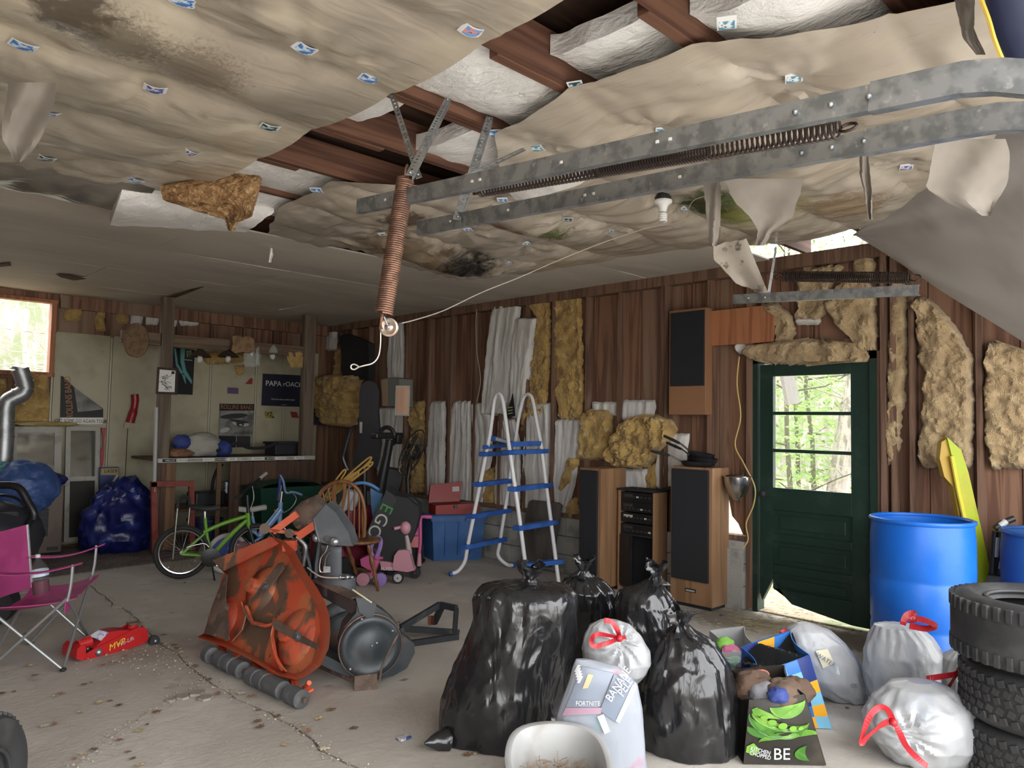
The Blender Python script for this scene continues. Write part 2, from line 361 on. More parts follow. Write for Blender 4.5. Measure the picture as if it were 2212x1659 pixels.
# ---- ceiling: roof deck, joists, grey boards
ceil = solo('ceiling', MB().box((XL-.1, 0, 3.22), (6.12, YB+.1, 3.26)), m_deck, 'open ceiling of dark roof boards over joists', 'ceiling', kind='structure')
JY = [.25, .86, 1.46, 2.06, 2.65, 3.24, 3.86, 4.46, 5.04, 5.62]
for y in JY:
    part('joist', MB().box((XL, y-.02, 2.97), (6.05, y+.02, 3.15)), m_joist, ceil)
for x0, x1, y in ((1.95, 2.42, 2.11), (1.83, 2.45, 2.70), (1.6, 2.25, 3.29), (1.7, 2.1, 3.91), (2.1, 2.5, 1.51)):
    part('joist_scab', MB().box((x0, y-.03, 2.965), (x1, y+.02, 3.11), None, .004), m_joist, ceil)
def gboard(x0, x1, y0, y1, s):
    def f(u, v):
        x = lerp(x0, x1, u); y = lerp(y0, y1, v)
        e = math.sin(math.pi*u)*math.sin(math.pi*v)
        return V((x, y, 2.955-.012*e-.006*nz(x*2+s, y*2, s)-.010*(nz(s*7.7)+.4)*v*(1 if s % 2 else 0)))
    part('ceiling_board', MB().slab(f, (0, 0, 1), .012, 10, 8), m_greyb, ceil)
s = 0
for r, (y0, y1) in enumerate(((5.42, 6.6), (6.6, 7.82), (7.82, 9.03), (9.03, 10.0))):
    x = XL+(1.3 if r % 2 else 0)
    xs = [XL]+[q for q in (x+.0, x+2.42, x+4.84, x+7.26) if XL+.3 < q < XR-.3]+[XR-.01]
    for a, b in zip(xs, xs[1:]): gboard(a+.004, b-.004, y0+.004, y1-.004, s); s += 1
gboard(4.75, XR-.01, 4.2, 5.41, 41); gboard(4.85, XR-.01, 2.95, 4.19, 42)
# ---- outdoors
m_leafg = mat('leaf_litter_ground', (.30, .235, .15), .95, layers=[((.17, .20, .09), 1.2, .5, .62), ((.32, .28, .21), 9, .45, .6), ((.09, .06, .03), 22, .55, .7)], bump=[(30, 1.0)])
m_drive = mat('pale_gravel', (.62, .59, .54), .95, layers=[((.5, .47, .43), 30, .4, .6)], bump=[(60, .5)])
solo('ground', MB().box((-60, 10.12, -.3), (6.1, 70, -.12)).box((6.2, -30, -.3), (70, 70, -.12)).box((-60, -.0, -.3), (XL-.12, 10.12, -.12)), m_leafg, 'leaf littered woodland ground outside the garage', 'ground', kind='structure')
solo('driveway', MB().box((-30, -40, -.3), (30, -.0, -.03)), m_drive, 'pale gravel driveway outside the open bays', 'driveway', kind='structure')
# ================================================================ CEILING FITTINGS
m_film = mat('dusty_beige_film', (.52, .455, .35), .27, layers=[((.35, .305, .245), .9, .42, .66, (1, .7, 1)), ((.62, .545, .42), 1.7, .52, .72), ((.17, .13, .09), 5, .68, .84), ((.05, .04, .03), 42, .73, .80)],
             bump=[(4, .8, (.3, 1, 1), 2.0), (14, .45, (.2, 1, 1), 1.2)], spec=.6,
             stains=[(at(150, 10, z=2.93), .17, (.07, .055, .04), 12, .9), (at(420, 150, z=2.9), .22, (.12, .09, .06), 60, .6), (at(250, 85, z=2.9), .2, (.10, .08, .05), 45, .7), ((.9, 4.1, 2.9), 1.0, (.29, .255, .205), 1.6, .8), ((1.7, 3.0, 2.9), .4, (.31, .27, .22), 2.5, .7), ((-.2, 3.2, 2.9), .6, (.24, .21, .17), 2.5, .8), ((1.5, 1.9, 2.9), .5, (.38, .33, .27), 2.5, .7)])
p_blk = at(985, 585, z=2.80); p_grn = at(1530, 462, z=2.85); p_moss = at(1190, 508, z=2.88); p_br1 = at(870, 475, z=2.9); p_rust = at(1090, 500, z=2.88); p_br2 = at(1820, 450, z=2.9)
m_filmR = mat('dusty_beige_film_stained', (.46, .40, .32), .27, layers=[((.32, .28, .23), 1.1, .42, .66), ((.58, .52, .43), 2.1, .52, .7), ((.07, .055, .04), 40, .72, .80)],
              bump=[(5, .9, (1, .25, 1), 2.0), (16, .55, (1, .2, 1), 1.2)], spec=.6,
              stains=[(p_blk, .42, (.015, .013, .011), 7, 1.0), (p_blk+V((-.5, .1, 0)), .5, (.20, .14, .08), 6, .8), (p_grn, .34, (.035, .055, .012), 8, 1.0), (p_grn+V((.3, -.2, 0)), .35, (.25, .27, .08), 9, .7),
                      (p_moss, .16, (.08, .11, .02), 16, .9), (p_br1, .2, (.08, .05, .03), 12, .9), (p_rust, .18, (.16, .06, .03), 14, .8), (p_br2, .3, (.24, .16, .09), 14, .8)])
m_sail = mat('grey_hanging_film', (.43, .41, .38), .5, layers=[((.32, .30, .28), 1.5, .42, .66)], bump=[(4, .4, (1, 1, .4), 1.0)])
def jt(y):
    for a, b in zip(JY, JY[1:]):
        if a <= y <= b: return (y-a)/(b-a), JY.index(a)
    return 0, 0
CARDS = [(395, 3, 0), (50, 100, 0), (660, 107, 0), (1020, 68, 3), (335, 194, 4), (800, 171, 0), (105, 247, 0), (583, 276, 2), (413, 331, 4), (100, 343, 2), (293, 391, 0), (685, 413, 0), (1246, 188, 2), (1570, 55, 1), (1715, 172, 1), (1430, 286, 1), (1071, 290, 0), (1162, 322, 1),
         (1086, 434, 0), (1012, 497, 0), (962, 537, 1), (1022, 552, 0), (1098, 569, 0), (1138, 527, 1), (1315, 501, 1), (1226, 476, 2), (1393, 418, 0), (1957, 363, 4), (830, 508, 2), (1480, 452, 1)]
CPOS = [at(a_, b_, z=2.925) for a_, b_, c_ in CARDS]
def tent(x, y):
    """pull-up and radiating pleats round every stapled card"""
    s = 0.0
    for i, c in enumerate(CPOS):
        dx, dy = x-c.x, y-c.y; r = math.hypot(dx, dy)
        if r < .75:
            th = math.atan2(dy, dx); s += .045*math.exp(-r/.16)+.008*math.sin(th*7+i*1.9+3*r)*math.exp(-((r-.16)/.16)**2)+.006*math.sin(th*15+i)*math.exp(-((r-.14)/.11)**2)
    return s
def crease(x, y, s): return .006*(1-2.2*abs(NZ.noise(V((x*1.3, y*4.5, s)))))+.003*(1-2.2*abs(NZ.noise(V((x*6, y*2.2, s+4)))))
def zL(x, y):
    t, k = jt(y); A = .085+.06*nz(x*.55, k*3.1, 1.7)
    s = abs(math.sin(math.pi*t))**.75*A
    pin = .022*abs(math.sin(math.pi*(x*1.15+k*.37)))*(1-abs(math.sin(math.pi*t)))
    ple = .010*math.sin((x*1.15+k*.37)*math.pi*9)*max(0, 1-abs(math.sin(math.pi*t))*2.2)*abs(math.cos(math.pi*(x*1.15+k*.37)))**3
    return min(2.966, 2.958-s-pin-ple-.012*fb((x*2, y*3, 4), 1)+tent(x, y)*.8+crease(x, y, 2))
def zR(x, y):
    t, k = jt(y); A = .075+.075*nz(x*.8, k*2.3, 8.1)
    s = abs(math.sin(math.pi*t))**.75*A
    pin = .03*abs(math.sin(math.pi*(x*1.0+k*.41)))*(1-abs(math.sin(math.pi*t)))
    b = .15*math.exp(-((x-p_blk.x)/.55)**2-((y-p_blk.y)/.3)**2)
    b += .13*math.exp(-((x-2.85)/.6)**2-((y-.85)/.3)**2)
    return min(2.966, 2.952-s-pin-b-.022*fb((x*2.2, y*2.2, 9), 1)-.006*math.sin(x*38+6*nz(x*2, y*2))*math.exp(-((t-.5)*2.2)**2)+tent(x, y)+1.3*crease(x, y, 7))
def film(name, fn, edge_lo, edge_hi, y0, y1, m, label, nu=150, nv=170, k_taut=True):
    def f(u, v):
        y = lerp(y0, y1, v); a = edge_lo(y); b = edge_hi(y); x = lerp(a, b, u)
        dl = min(u, 1-u)*(b-a); w = min(1, dl/.5); zz = fn(x, y)
        return V((x, y, lerp(lerp(zz, 2.945+.25*(zz-2.945), 1 if k_taut else 0), zz, w*w*(3-2*w))))
    return solo(name, MB().slab(f, (0, 0, 1), .0015, nu, nv), m, label, 'plastic sheet')
film('plastic_sheet', zL, lambda y: XL+.01, lambda y: 1.83+.05*nz(y*.9)-.02*math.sin(y*2)+(-.12*max(0, y-4.5)), .2, 5.2, m_film, 'large dusty beige plastic sheet sagging under the left side joists')
film('plastic_sheet', zR, lambda y: pl([(.2, 2.75), (1.2, 2.5), (1.46, 2.36), (2.06, 2.34), (2.65, 2.47), (3.0, 2.85), (3.3, 2.95), (3.86, 2.30), (4.6, 2.35), (5.3, 2.62)], y)+.02*nz(y*6),
     lambda y: pl([(.2, 4.3), (1.3, 4.9), (2.0, 5.35), (2.6, 5.45), (3.0, 5.1), (4.2, 5.0), (5.3, 4.95)], y)+.05*nz(y*3, 5), .25, 5.3, m_filmR, 'large stained beige plastic sheet sagging between garage track and side wall', 170, 190)
# dark slack film between the left sheet and the grey boards
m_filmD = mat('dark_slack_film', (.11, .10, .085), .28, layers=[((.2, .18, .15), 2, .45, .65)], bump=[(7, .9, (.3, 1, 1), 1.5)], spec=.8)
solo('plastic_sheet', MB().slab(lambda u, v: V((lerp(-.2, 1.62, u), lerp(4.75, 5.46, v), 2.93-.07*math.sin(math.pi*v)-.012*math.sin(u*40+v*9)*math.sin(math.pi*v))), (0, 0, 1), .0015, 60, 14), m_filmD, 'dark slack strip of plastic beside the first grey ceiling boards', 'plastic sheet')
# grey sail of film hanging at the right
A, B, C = V((5.6, 2.12, 2.965)), V((3.2, .22, 2.93)), V((5.5, .42, 1.55))
def sail(u, v):
    p = A+(B-A)*v*(1-u)+(C-A)*v*u
    n = (B-A).cross(C-A).normalized()
    return p+n*(.10*math.sin(math.pi*u)*v*(1-.3*v)+.02*nz(u*4, v*4, 2)+.012*math.sin(u*26+3*v)*v)
solo('plastic_sheet', MB().slab(sail, (.0, .0, 1), .0015, 50, 40), m_sail, 'wide grey plastic sheet hanging down in front of the right wall', 'plastic sheet')
def flap(name, pxs, depth, label, m=m_sail, tilt=0.0, wav=.015, cat='plastic strip'):
    """hanging strip: rows of (py, left px, right px) on a plane facing the camera at a real distance"""
    rows = sorted(pxs); y0 = rows[0][0]; y1 = rows[-1][0]; L = [(r[0], r[1]) for r in rows]; R = [(r[0], r[2]) for r in rows]
    def f(u, v):
        py = lerp(y0, y1, v); px = lerp(pl(L, py), pl(R, py), u)
        px += 2.0*nz(py*.09, u*3, y0)
        return at(px, py, d=depth+tilt*v+wav*math.sin(u*7+v*4+y0)+.4*wav*nz(u*9, v*9))
    mb = MB().slab(f, _fw, .0015, 12, 18)
    return solo(name, mb, m, label, cat)
m_filmL = mat('pale_torn_film', (.27, .24, .205), .5, layers=[((.21, .185, .16), 3, .42, .66)], bump=[(9, .3)], alpha=.85)
flap('plastic_flap', [(178, 18, 122), (215, 14, 118), (268, 4, 100), (300, 4, 88), (325, 20, 70), (350, 30, 48)], 2.75, 'torn grey flap of plastic hanging under the left sheet', m_filmL, .1)
flap('plastic_strip', [(388, 1518, 1556), (440, 1524, 1558), (470, 1526, 1556), (510, 1530, 1556), (532, 1534, 1548)], 3.9, 'narrow torn plastic strip hanging beside the bulb, left of the wide tatter', m_filmL)
flap('plastic_strip', [(386, 1566, 1736), (420, 1578, 1728), (440, 1590, 1720), (470, 1622, 1712), (500, 1638, 1668), (531, 1630, 1652)], 3.7, 'wide tattered plastic rag hanging under the lower track', m_filmL, .25)
flap('plastic_strip', [(322, 1856, 1874), (380, 1858, 1880), (420, 1868, 1884), (474, 1876, 1884)], 3.2, 'thin torn ribbon of plastic hanging below the track joint', m_filmL)
flap('plastic_strip', [(0, 2062, 2106), (60, 2076, 2104), (82, 2080, 2112), (118, 2110, 2130)], 2.2, 'short torn strip of pale film hanging near the front header', m_filmL, 0, .01)
flap('plastic_flap', [(300, 2022, 2172), (330, 2015, 2182), (390, 2005, 2178), (405, 1998, 2172), (440, 2050, 2150), (466, 2112, 2140)], 3.0, 'square pale flap of plastic hanging below the curved track', m_filmL, .2, .02)
m_mould = mat('mouldy_board', (.45, .40, .335), .7, layers=[((.05, .04, .035), 11, .56, .64), ((.3, .26, .21), 3, .45, .65)])
def hang_panel():
    f = lambda u, v: at(lerp(lerp(1541, 1590, max(0, v*1.5-.5)), lerp(1612, 1662, v), u), lerp(lerp(530, 612, v), lerp(515, 640, v), u)+4*nz(u*4, v*4), d=4.85+.15*v+.03*math.sin(u*5))
    solo('ceiling_scrap', MB().slab(f, _fw, .01, 12, 14), m_mould, 'mouldy pale ceiling board hanging torn from one corner by the tall wall speaker', 'ceiling board')
hang_panel()
# ---- white faced batts above the tear, tan fibreglass hanging out of it
def cbatt(x0, x1, ja, jb, zoff, label, curl=0.0, sag=.05, group='white faced batts in the torn ceiling'):
    y0, y1 = ja+.025, jb-.025
    def f(u, v):
        x = lerp(x0, x1, u)+.03*nz(v*4, x0*5); y = lerp(y0, y1, v)
        return V((x, y, 3.04+zoff-sag*math.sin(math.pi*v)*(.5+.5*nz(x*2, y0))-.012*nz(x*9, y*7)-curl*max(0, u-.55)**2*3))
    o = solo('insulation_batt', MB().slab(f, (0, 0, 1), .085, 24, 12), m_paperC, label, 'insulation', group)
    return o
cbatt(2.2, 3.3, 1.46, 2.06, 0, 'white faced batt between the first bare joists, beside the top of the curved track')
cbatt(1.5, 2.75, 2.06, 2.65, -.02, 'white faced batt between the two patched bare joists')
cbatt(1.2, 2.05, 2.65, 3.24, -.0, 'white faced batt behind the crossed steel straps')
cbatt(2.42, 3.2, 2.65, 3.26, -.03, 'white faced batt draping down beside the heavy steel angle', .18)
cbatt(1.0, 3.0, 3.88, 4.46, -.04, 'white faced batt ahead of the tan hanging insulation')
cbatt(1.55, 3.2, 4.46, 5.04, -.05, 'white faced batt over the tan hanging insulation', 0, .06)
cbatt(2.3, 3.4, .86, 1.46, -.02, 'white wrinkled batt bulging by the front header', 0, .1)
def droop():
    top = [(235, 480), (262, 400), (420, 400), (590, 455)]
    def f(u, v):
        P = at(lerp(268, 592, u)-30*v*(1-u)-60*v*u, lerp(398, 458, u)+lerp(88, 44, u)*v, z=2.93-.12*math.sin(math.pi*v*.6)*(1-.3*u))
        return P+V((0, 0, -.012*nz(u*7, v*5)))
    solo('insulation_batt', MB().slab(f, (0, .25, 1), .07, 30, 12), m_paperC, 'white faced batt sagging out of the ceiling at the edge of the grey boards', 'insulation', 'white faced batts in the torn ceiling')
droop()
m_tan = mat('tan_fibreglass', (.50, .31, .15), .95, layers=[((.30, .165, .07), 7, .42, .62), ((.60, .42, .22), 10, .55, .7)], bump=[(20, 1.0), (60, 1.0), (160, .9)])
def tan():
    L = [(372, 478), (400, 345), (432, 352), (445, 400), (455, 440), (470, 486), (494, 492)]; R = [(372, 520), (382, 562), (420, 554), (462, 540), (474, 512), (494, 502)]
    def f(u, v):
        py = lerp(372, 494, v); e = 1 if v > .6 else .4; px = lerp(pl(L, py), pl(R, py), u)+4*nz(v*30, u*4, 3)*(1-abs(2*u-1)*.3); py += e*(7*nz(u*22, 1.5, v*3)+4*nz(u*50, 7.5, 0))
        return at(px, py, d=4.45+.12*v-.035*fb((u*7, v*7, 1), 1, 5)-.02*abs(nz(u*16, v*14, 2))-.012*nz(u*40, v*30, 4))
    solo('insulation_scrap', MB().slab(f, _fw, .03, 90, 60), m_tan, 'ragged tan fibreglass hanging out of the torn ceiling', 'insulation')
tan()
flap('paper_curl', [(535, 583, 587), (550, 582, 590), (567, 580, 586)], 6.22, 'small white paper curl hanging from the grey ceiling boards', m_paperC, 0, .006, 'paper scrap')
for q in (((0, 570), (22, 568), (24, 574), (0, 577)), ((120, 592), (150, 594), (185, 603), (160, 606), (130, 599)), ((346, 648), (372, 646), (410, 632), (440, 620), (412, 626), (380, 636))):
    part('torn_gap', MB().prism([at(*p, z=2.932) for p in q], (0, 0, 1), .004), m_deck, ceil)
part('knot_hole', MB().prism([at(612+22*math.cos(i*.5236), 331+7*math.sin(i*.5236), z=3.2) for i in range(12)], (0, 0, 1), .01), m_paperC, ceil)
# ---- trading cards used as washers under the staples
card_cols = [((.08, .22, .55), (.65, .78, .9)), ((.10, .30, .42), (.75, .8, .8)), ((.02, .08, .10), (.5, .65, .62)), ((.2, .4, .75), (.75, .35, .35)), ((.06, .12, .35), (.7, .6, .75))]
m_border = mat('card_border', (.80, .80, .80), .35)
m_cardp = [mat('card_print_%d' % i, a, .3, layers=[(b, 38, .48, .56), ((.03, .04, .06), 55, .6, .66)]) for i, (a, b) in enumerate(card_cols)]
special = ['blue picture card cut off by the top edge of the view', 'blue picture card nearest the left edge of the ceiling', 'pale blue picture card at the brightest pleats of the left sheet', 'blue and red picture card stapled at the edge of the big left sheet', 'violet blue picture card in the middle of the left sheet', 'blue picture card at the top of the flat crossing strap', 'small blue card beside the torn hanging flap', 'dark green picture card at the bare joist ends of the left sheet', 'violet blue picture card above the tan hanging insulation', 'dark picture card at the slack black strip on the left', 'blue picture card at the left end of the sagging white batt', 'blue card on the stained sheet right of the tan hanging insulation',
 'dark picture card stapled at the left corner of the stained sheet', 'green picture card stapled near the top right bare joist', 'teal picture card among bright wrinkles above the curved track', 'teal picture card just above the middle of the upper track', 'blue picture card beside the heavy steel angle', 'teal picture card at the end of the slender slanting strap', 'blue picture card between the two tracks near their far ends', 'blue picture card just below the far end of the lower track', 'teal card above the black mould pocket, left of a pair', 'blue card above the black mould pocket, right of a pair', 'blue card at the right end of the black mould pocket', 'small teal card midway between mould pocket and moss patch', 'teal card right of the moss patch', 'dark card under the lower track left of the bulb', 'blue card just above the bulb', 'dark blue picture card under the curved track beside the pale flap', 'dark card hidden behind the rusty hanging spring', 'teal card right of the bulb beside the green mould']
for k, (px, py, ci) in enumerate(CARDS):
    P = at(px, py, z=2.93); fn = zL if P.x < 1.95 else zR
    for _ in range(4): P = at(px, py, z=fn(P.x, P.y)-.010)
    a = random.uniform(-.25, .25)+(0 if P.x < 1.95 else .6)
    X = V((math.cos(a), math.sin(a), .1*nz(k))); Y = V((-math.sin(a), math.cos(a), .15*nz(k, 7)))
    cv = random.uniform(.006, .016)
    def cf(w, h, dz): return lambda u, v: P+X*(u-.5)*w+Y*(v-.5)*h+V((0, 0, dz+cv*((2*u-1)**2)-cv*.4))
    c = thing('trading_card', special[k], 'card', P, 0, 'picture cards stapled to the ceiling plastic')
    part('border', MB().slab(cf(.092, .066, 0), (0, 0, 1), .0012, 6, 4), m_border, c)
    part('picture', MB().slab(cf(.078, .053, -.0022), (0, 0, 1), .001, 6, 4), m_cardp[ci], c)
    part('staple', MB().box(P+V((-.006, -.001, -.006)), P+V((.006, .001, -.003))), m_galv, c)
# ---- garage door tracks, springs, straps
def sweep(path, prof, side):
    """sweep closed profile [(side, up)] along path; side is fixed"""
    path = [V(p) for p in path]; side = V(side).normalized(); k = len(prof); mb = MB(); vs = []; fs = []
    for i, p in enumerate(path):
        t = (path[min(i+1, len(path)-1)]-path[max(i-1, 0)]).normalized(); up = t.cross(side)
        if up.z < 0 and abs(t.z) < .7: up = -up
        elif abs(t.z) >= .7: up = up if up.dot(V((0, 1, 0))*1) < 0 else -up
        vs += [p+side*a+up*b for a, b in prof]
    for i in range(len(path)-1):
        for j in range(k): fs.append((i*k+j, i*k+(j+1) % k, (i+1)*k+(j+1) % k, (i+1)*k+j))
    fs.append(tuple(range(k))); fs.append(tuple((len(path)-1)*k+j for j in range(k)))
    return mb.add(vs, fs)
CH = [(.0, .028), (.0, -.028), (.026, -.028), (.026, -.022), (.0235, -.022), (.0235, -.0255), (.0025, -.0255), (.0025, .0255), (.02, .0255), (.02, .028)]
def track(label, xx, pa, pb, side, curve=True, holes=()):
    a = at(*pa, x=xx); b = at(*pb, x=xx)
    t = thing('door_track', label, 'garage track', (xx, (a.y+b.y)/2, a.z-.03))
    part('rail', sweep([a, b], CH, side), m_galv, t, smooth=False)
    if curve:
        d = (b-a).normalized(); p = [b-d*.02]; r = .40
        e = V((xx, max(b.y-.20, .47), 0)); e.z = b.z+(e.y-b.y)*d.z/d.y
        p.append(e)
        for i in range(1, 11):
            q = i/10*math.pi/2; p.append(e+V((0, -r*math.sin(q), -r*(1-math.cos(q)))))
        p.append(p[-1]-V((0, 0, 1.5)))
        sd = V(side).normalized()
        part('curved_rail', sweep([q+sd*(-.004) for q in p], [(x*1.15, y*1.12) for x, y in CH], side), m_galv, t, smooth=False)
        for f_ in (.02, .10, .18): part('bolt', MB().ball(b+d*(f_-.2)+sd*(-.006), .007, n=8, m=5), m_galv, t)
    for f_ in holes:
        part('rivet', MB().box(lerp(a, b, f_)+V((-.004, -.004, -.004)), lerp(a, b, f_)+V((.001, .004, .004))), m_white, t)
    return t, a, b
t1, a1, b1 = track('upper galvanised track crossing the ceiling with a bent front end', 1.62, (770, 445), (1900, 205), (1, 0, 0), True, (.1, .35, .37, .55, .72, .74))
t2, a2, b2 = track('lower galvanised track running beside the stretched spring', 1.93, (900, 492), (1885, 302), (1, 0, 0), True, (.12, .3, .5, .52, .7))
t3, a3, b3 = track('short galvanised track above the green entry door', 4.25, (1583, 646), (1985, 626), (1, 0, 0), False, (.1, .2))
m_rust = mat('rusty_spring_steel', (.15, .085, .06), .55, .6, layers=[((.24, .13, .085), 30, .45, .6)])
m_rustd = mat('dark_spring_steel', (.055, .04, .035), .5, .7)
def coil(name, a, b, R, wire, turns, m, label, cat='spring', seg=10, n=5, hook=True, stretch=None):
    a = V(a); b = V(b); d = (b-a); L = d.length; d.normalize(); e = d.orthogonal().normalized(); f = d.cross(e)
    p = []
    for i in range(turns*seg+1):
        t = i/(turns*seg); s = pl(stretch, t) if stretch else t; q = 2*math.pi*i/seg
        p.append(a+d*L*s+(e*math.cos(q)+f*math.sin(q))*R)
    o = thing(name, label, cat, (a.x, a.y, min(a.z, b.z)-R))
    part('coil', MB().tube(p, wire, n), m, o)
    if hook:
        for P, s in ((a, -1), (b, 1)):
            part('hook', MB().tube([P+d*s*R*.9+(e*math.cos(q)*R*.9+d*s*math.sin(q)*R*.9) for q in [i*math.pi/5 for i in range(-2, 8)]], wire*1.1, 6), m, o)
    return o
sa, sb = at(1040, 412, x=1.78), at(1815, 278, x=1.78)
coil('door_spring', sa, sb, .021, .0036, 100, m_rustd, 'long dark stretched spring between the two garage tracks', stretch=[(0, 0), (.35, .42), (.75, .72), (1, 1)])
sa3, sb3 = at(1692, 597, x=4.35), at(1965, 600, x=4.35)
coil('door_spring', sa3, sb3, .03, .004, 60, m_rustd, 'dark spring stretched above the short track by the entry door')
h0, h1 = at(876, 388, d=2.78), at(829, 678, d=2.72)
coil('hanging_spring', h0, h1, .030, .0042, 62, m_rust, 'thick rusty spring hanging from the end of the upper track', seg=12, n=6)
# pulley and cable
m_cable = mat('steel_cable', (.5, .47, .42), .4, .6)
pc = at(840, 707, d=2.73); Mp = frame(pc, _R, _U)
pu = thing('pulley', 'round metal pulley hanging from the rusty spring', 'pulley', pc-V((0, 0, .035)))
m_pul = mat('dull_pulley_steel', (.42, .34, .28), .35, .8, layers=[((.3, .2, .14), 20, .5, .62)])
part('wheel', MB().lathe([(.006, -.006), (.030, -.008), (.034, -.008), (.030, -.002), (.030, .002), (.034, .008), (.028, .010), (.016, .004), (.006, .012)], 24, Mp), m_pul, pu)
part('axle', MB().ball(pc+_R*0-_fw*.014, .007, n=10, m=6), m_galv, pu)
part('fork', MB().tube([pc-_fw*.013, pc-_fw*.013+_U*.035-_R*.015, pc+_U*.045-_R*.02, pc+_fw*.013+_U*.035-_R*.015, pc+_fw*.013], .0028, 6), m_galv, pu)
cpts = [at(x, y, d=q) for x, y, q in ((868, 698, 2.73), (900, 690, 2.8), (960, 670, 3.0), (1040, 632, 3.2), (1120, 600, 3.4), (1200, 565, 3.7), (1300, 525, 4.0), (1400, 492, 4.2), (1470, 478, 4.3), (1500, 432, 4.2), (1560, 420, 4.1))]
solo('lift_cable', MB().tube(smooth_path(cpts, 8), .0022, 5), m_cable, 'thin steel cable strung from the hanging pulley to the far ceiling', 'cable')
cp2 = [at(x, y, d=q) for x, y, q in ((822, 708, 2.73), (822, 740, 2.73), (818, 768, 2.72), (806, 784, 2.71), (786, 790, 2.7), (775, 793, 2.7), (766, 798, 2.7), (759, 796, 2.7), (759, 789, 2.7), (766, 787, 2.7), (775, 792, 2.7))]
solo('lift_cable', MB().tube(smooth_path(cp2, 6), .0026, 6), m_cable, 'short bent cable end with a loop dangling below the pulley', 'cable')
def perf(label, a, b, w, fold, up):
    """perforated steel strap a->b with real holes, optional folded flange"""
    a = V(a); b = V(b); d = (b-a); L = d.length; d.normalize(); up = V(up); sd = d.cross(up).normalized(); nn = sd.cross(d)
    t = thing('steel_strap', label, 'bracket', (min(a, b, key=lambda q: q.z)))
    def strip(o, sv):
        mb = MB(); pit = .032; k = max(2, int(L/pit)); pit = L/k; r = .0055
        for i in range(k):
            c = o+d*(i+.5)*pit; out = []; inn = []
            for j in range(8):
                q = math.pi/4*j; cx, cy = math.cos(q), math.sin(q); s = 1/max(abs(cx), abs(cy))
                out.append(c+d*cx*s*pit/2+sv*cy*s*w/2); inn.append(c+d*cx*r*1.3+sv*cy*r)
            mb.add(out+inn, [(j, (j+1) % 8, 8+(j+1) % 8, 8+j) for j in range(8)])
        return mb
    p1 = strip(a, sd); o = part('flange', p1, m_galv, t, smooth=False); m_ = o.modifiers.new('thick', 'SOLIDIFY'); m_.thickness = .002
    if fold:
        o = part('flange', strip(a+sd*w/2+nn*w/2, nn), m_galv, t, smooth=False); m_ = o.modifiers.new('thick', 'SOLIDIFY'); m_.thickness = .002
    for q in (a+d*.02, b-d*.02): part('bolt', MB().ball(q-_fw*.004, .006, n=8, m=5), m_galv, t)
perf('flat perforated strap crossing behind the top of the hanging spring', at(842, 190, z=2.99), at(905, 384, d=2.80), .024, False, _fw)
perf('perforated angle meeting the top of the hanging spring', at(968, 212, z=3.0), at(884, 378, d=2.72), .026, True, _fw)
perf('heavy perforated angle joining both tracks to a joist', at(1058, 252, z=3.0), at(987, 474, x=1.91), .034, True, _fw)
perf('slender perforated strap slanting behind the upper track', at(1132, 322, z=2.9), at(1010, 380, d=2.78), .024, False, _fw)
perf('pale perforated strap holding the short track by the mouldy board', at(1676, 535, z=2.93), at(1660, 634, x=4.27), .02, True, _fw)
# bulb and its wire
m_bulb = mat('white_bulb_glass', (.8, .8, .78), .25); m_socket = mat('black_socket', (.03, .03, .03), .5)
bp = at(1432, 438, z=2.86); bl = thing('light_bulb', 'spiral white bulb in a ceiling socket beside the green mould', 'bulb', bp-V((0, 0, .14)))
part('socket', MB().lathe([(.03, .06), (.05, .03), (.045, .0), (.02, -.005)], 16, Matrix.Translation(bp)), m_socket, bl)
part('base', MB().lathe([(.055, .012), (.055, 0), (.03, -.02), (.022, -.055), (.015, -.058)], 16, Matrix.Translation(bp)), m_bulb, bl)
part('spiral', MB().tube([bp+V((.02*math.cos(q), .02*math.sin(q), -.062-.012*q/6.283)) for q in [i*.4 for i in range(64)]], .007, 6), m_bulb, bl)
# dark blue bundle at the top right
m_navy = mat('navy_tarp', (.035, .045, .10), .5, layers=[((.06, .07, .15), 4, .45, .6)], bump=[(10, .4)])
m_yel = mat('yellow_rope', (.75, .52, .08), .6)
tb = thing('rolled_tarp', 'dark navy tarp bundle with a yellow rope hung by the front header', 'tarp', (2.62, .38, 2.5))
part('cloth', MB().tube([at(2170, -60, d=2.05), at(2205, 40, d=2.1), at(2250, 150, d=2.15)], [.055, .075, .06], 14), m_navy, tb)
part('rope', MB().tube(smooth_path([at(2112, -20, d=1.95), at(2135, 40, d=1.97), at(2150, 90, d=1.99), at(2172, 138, d=2.02), at(2200, 150, d=2.05)]), .006, 6), m_yel, tb)
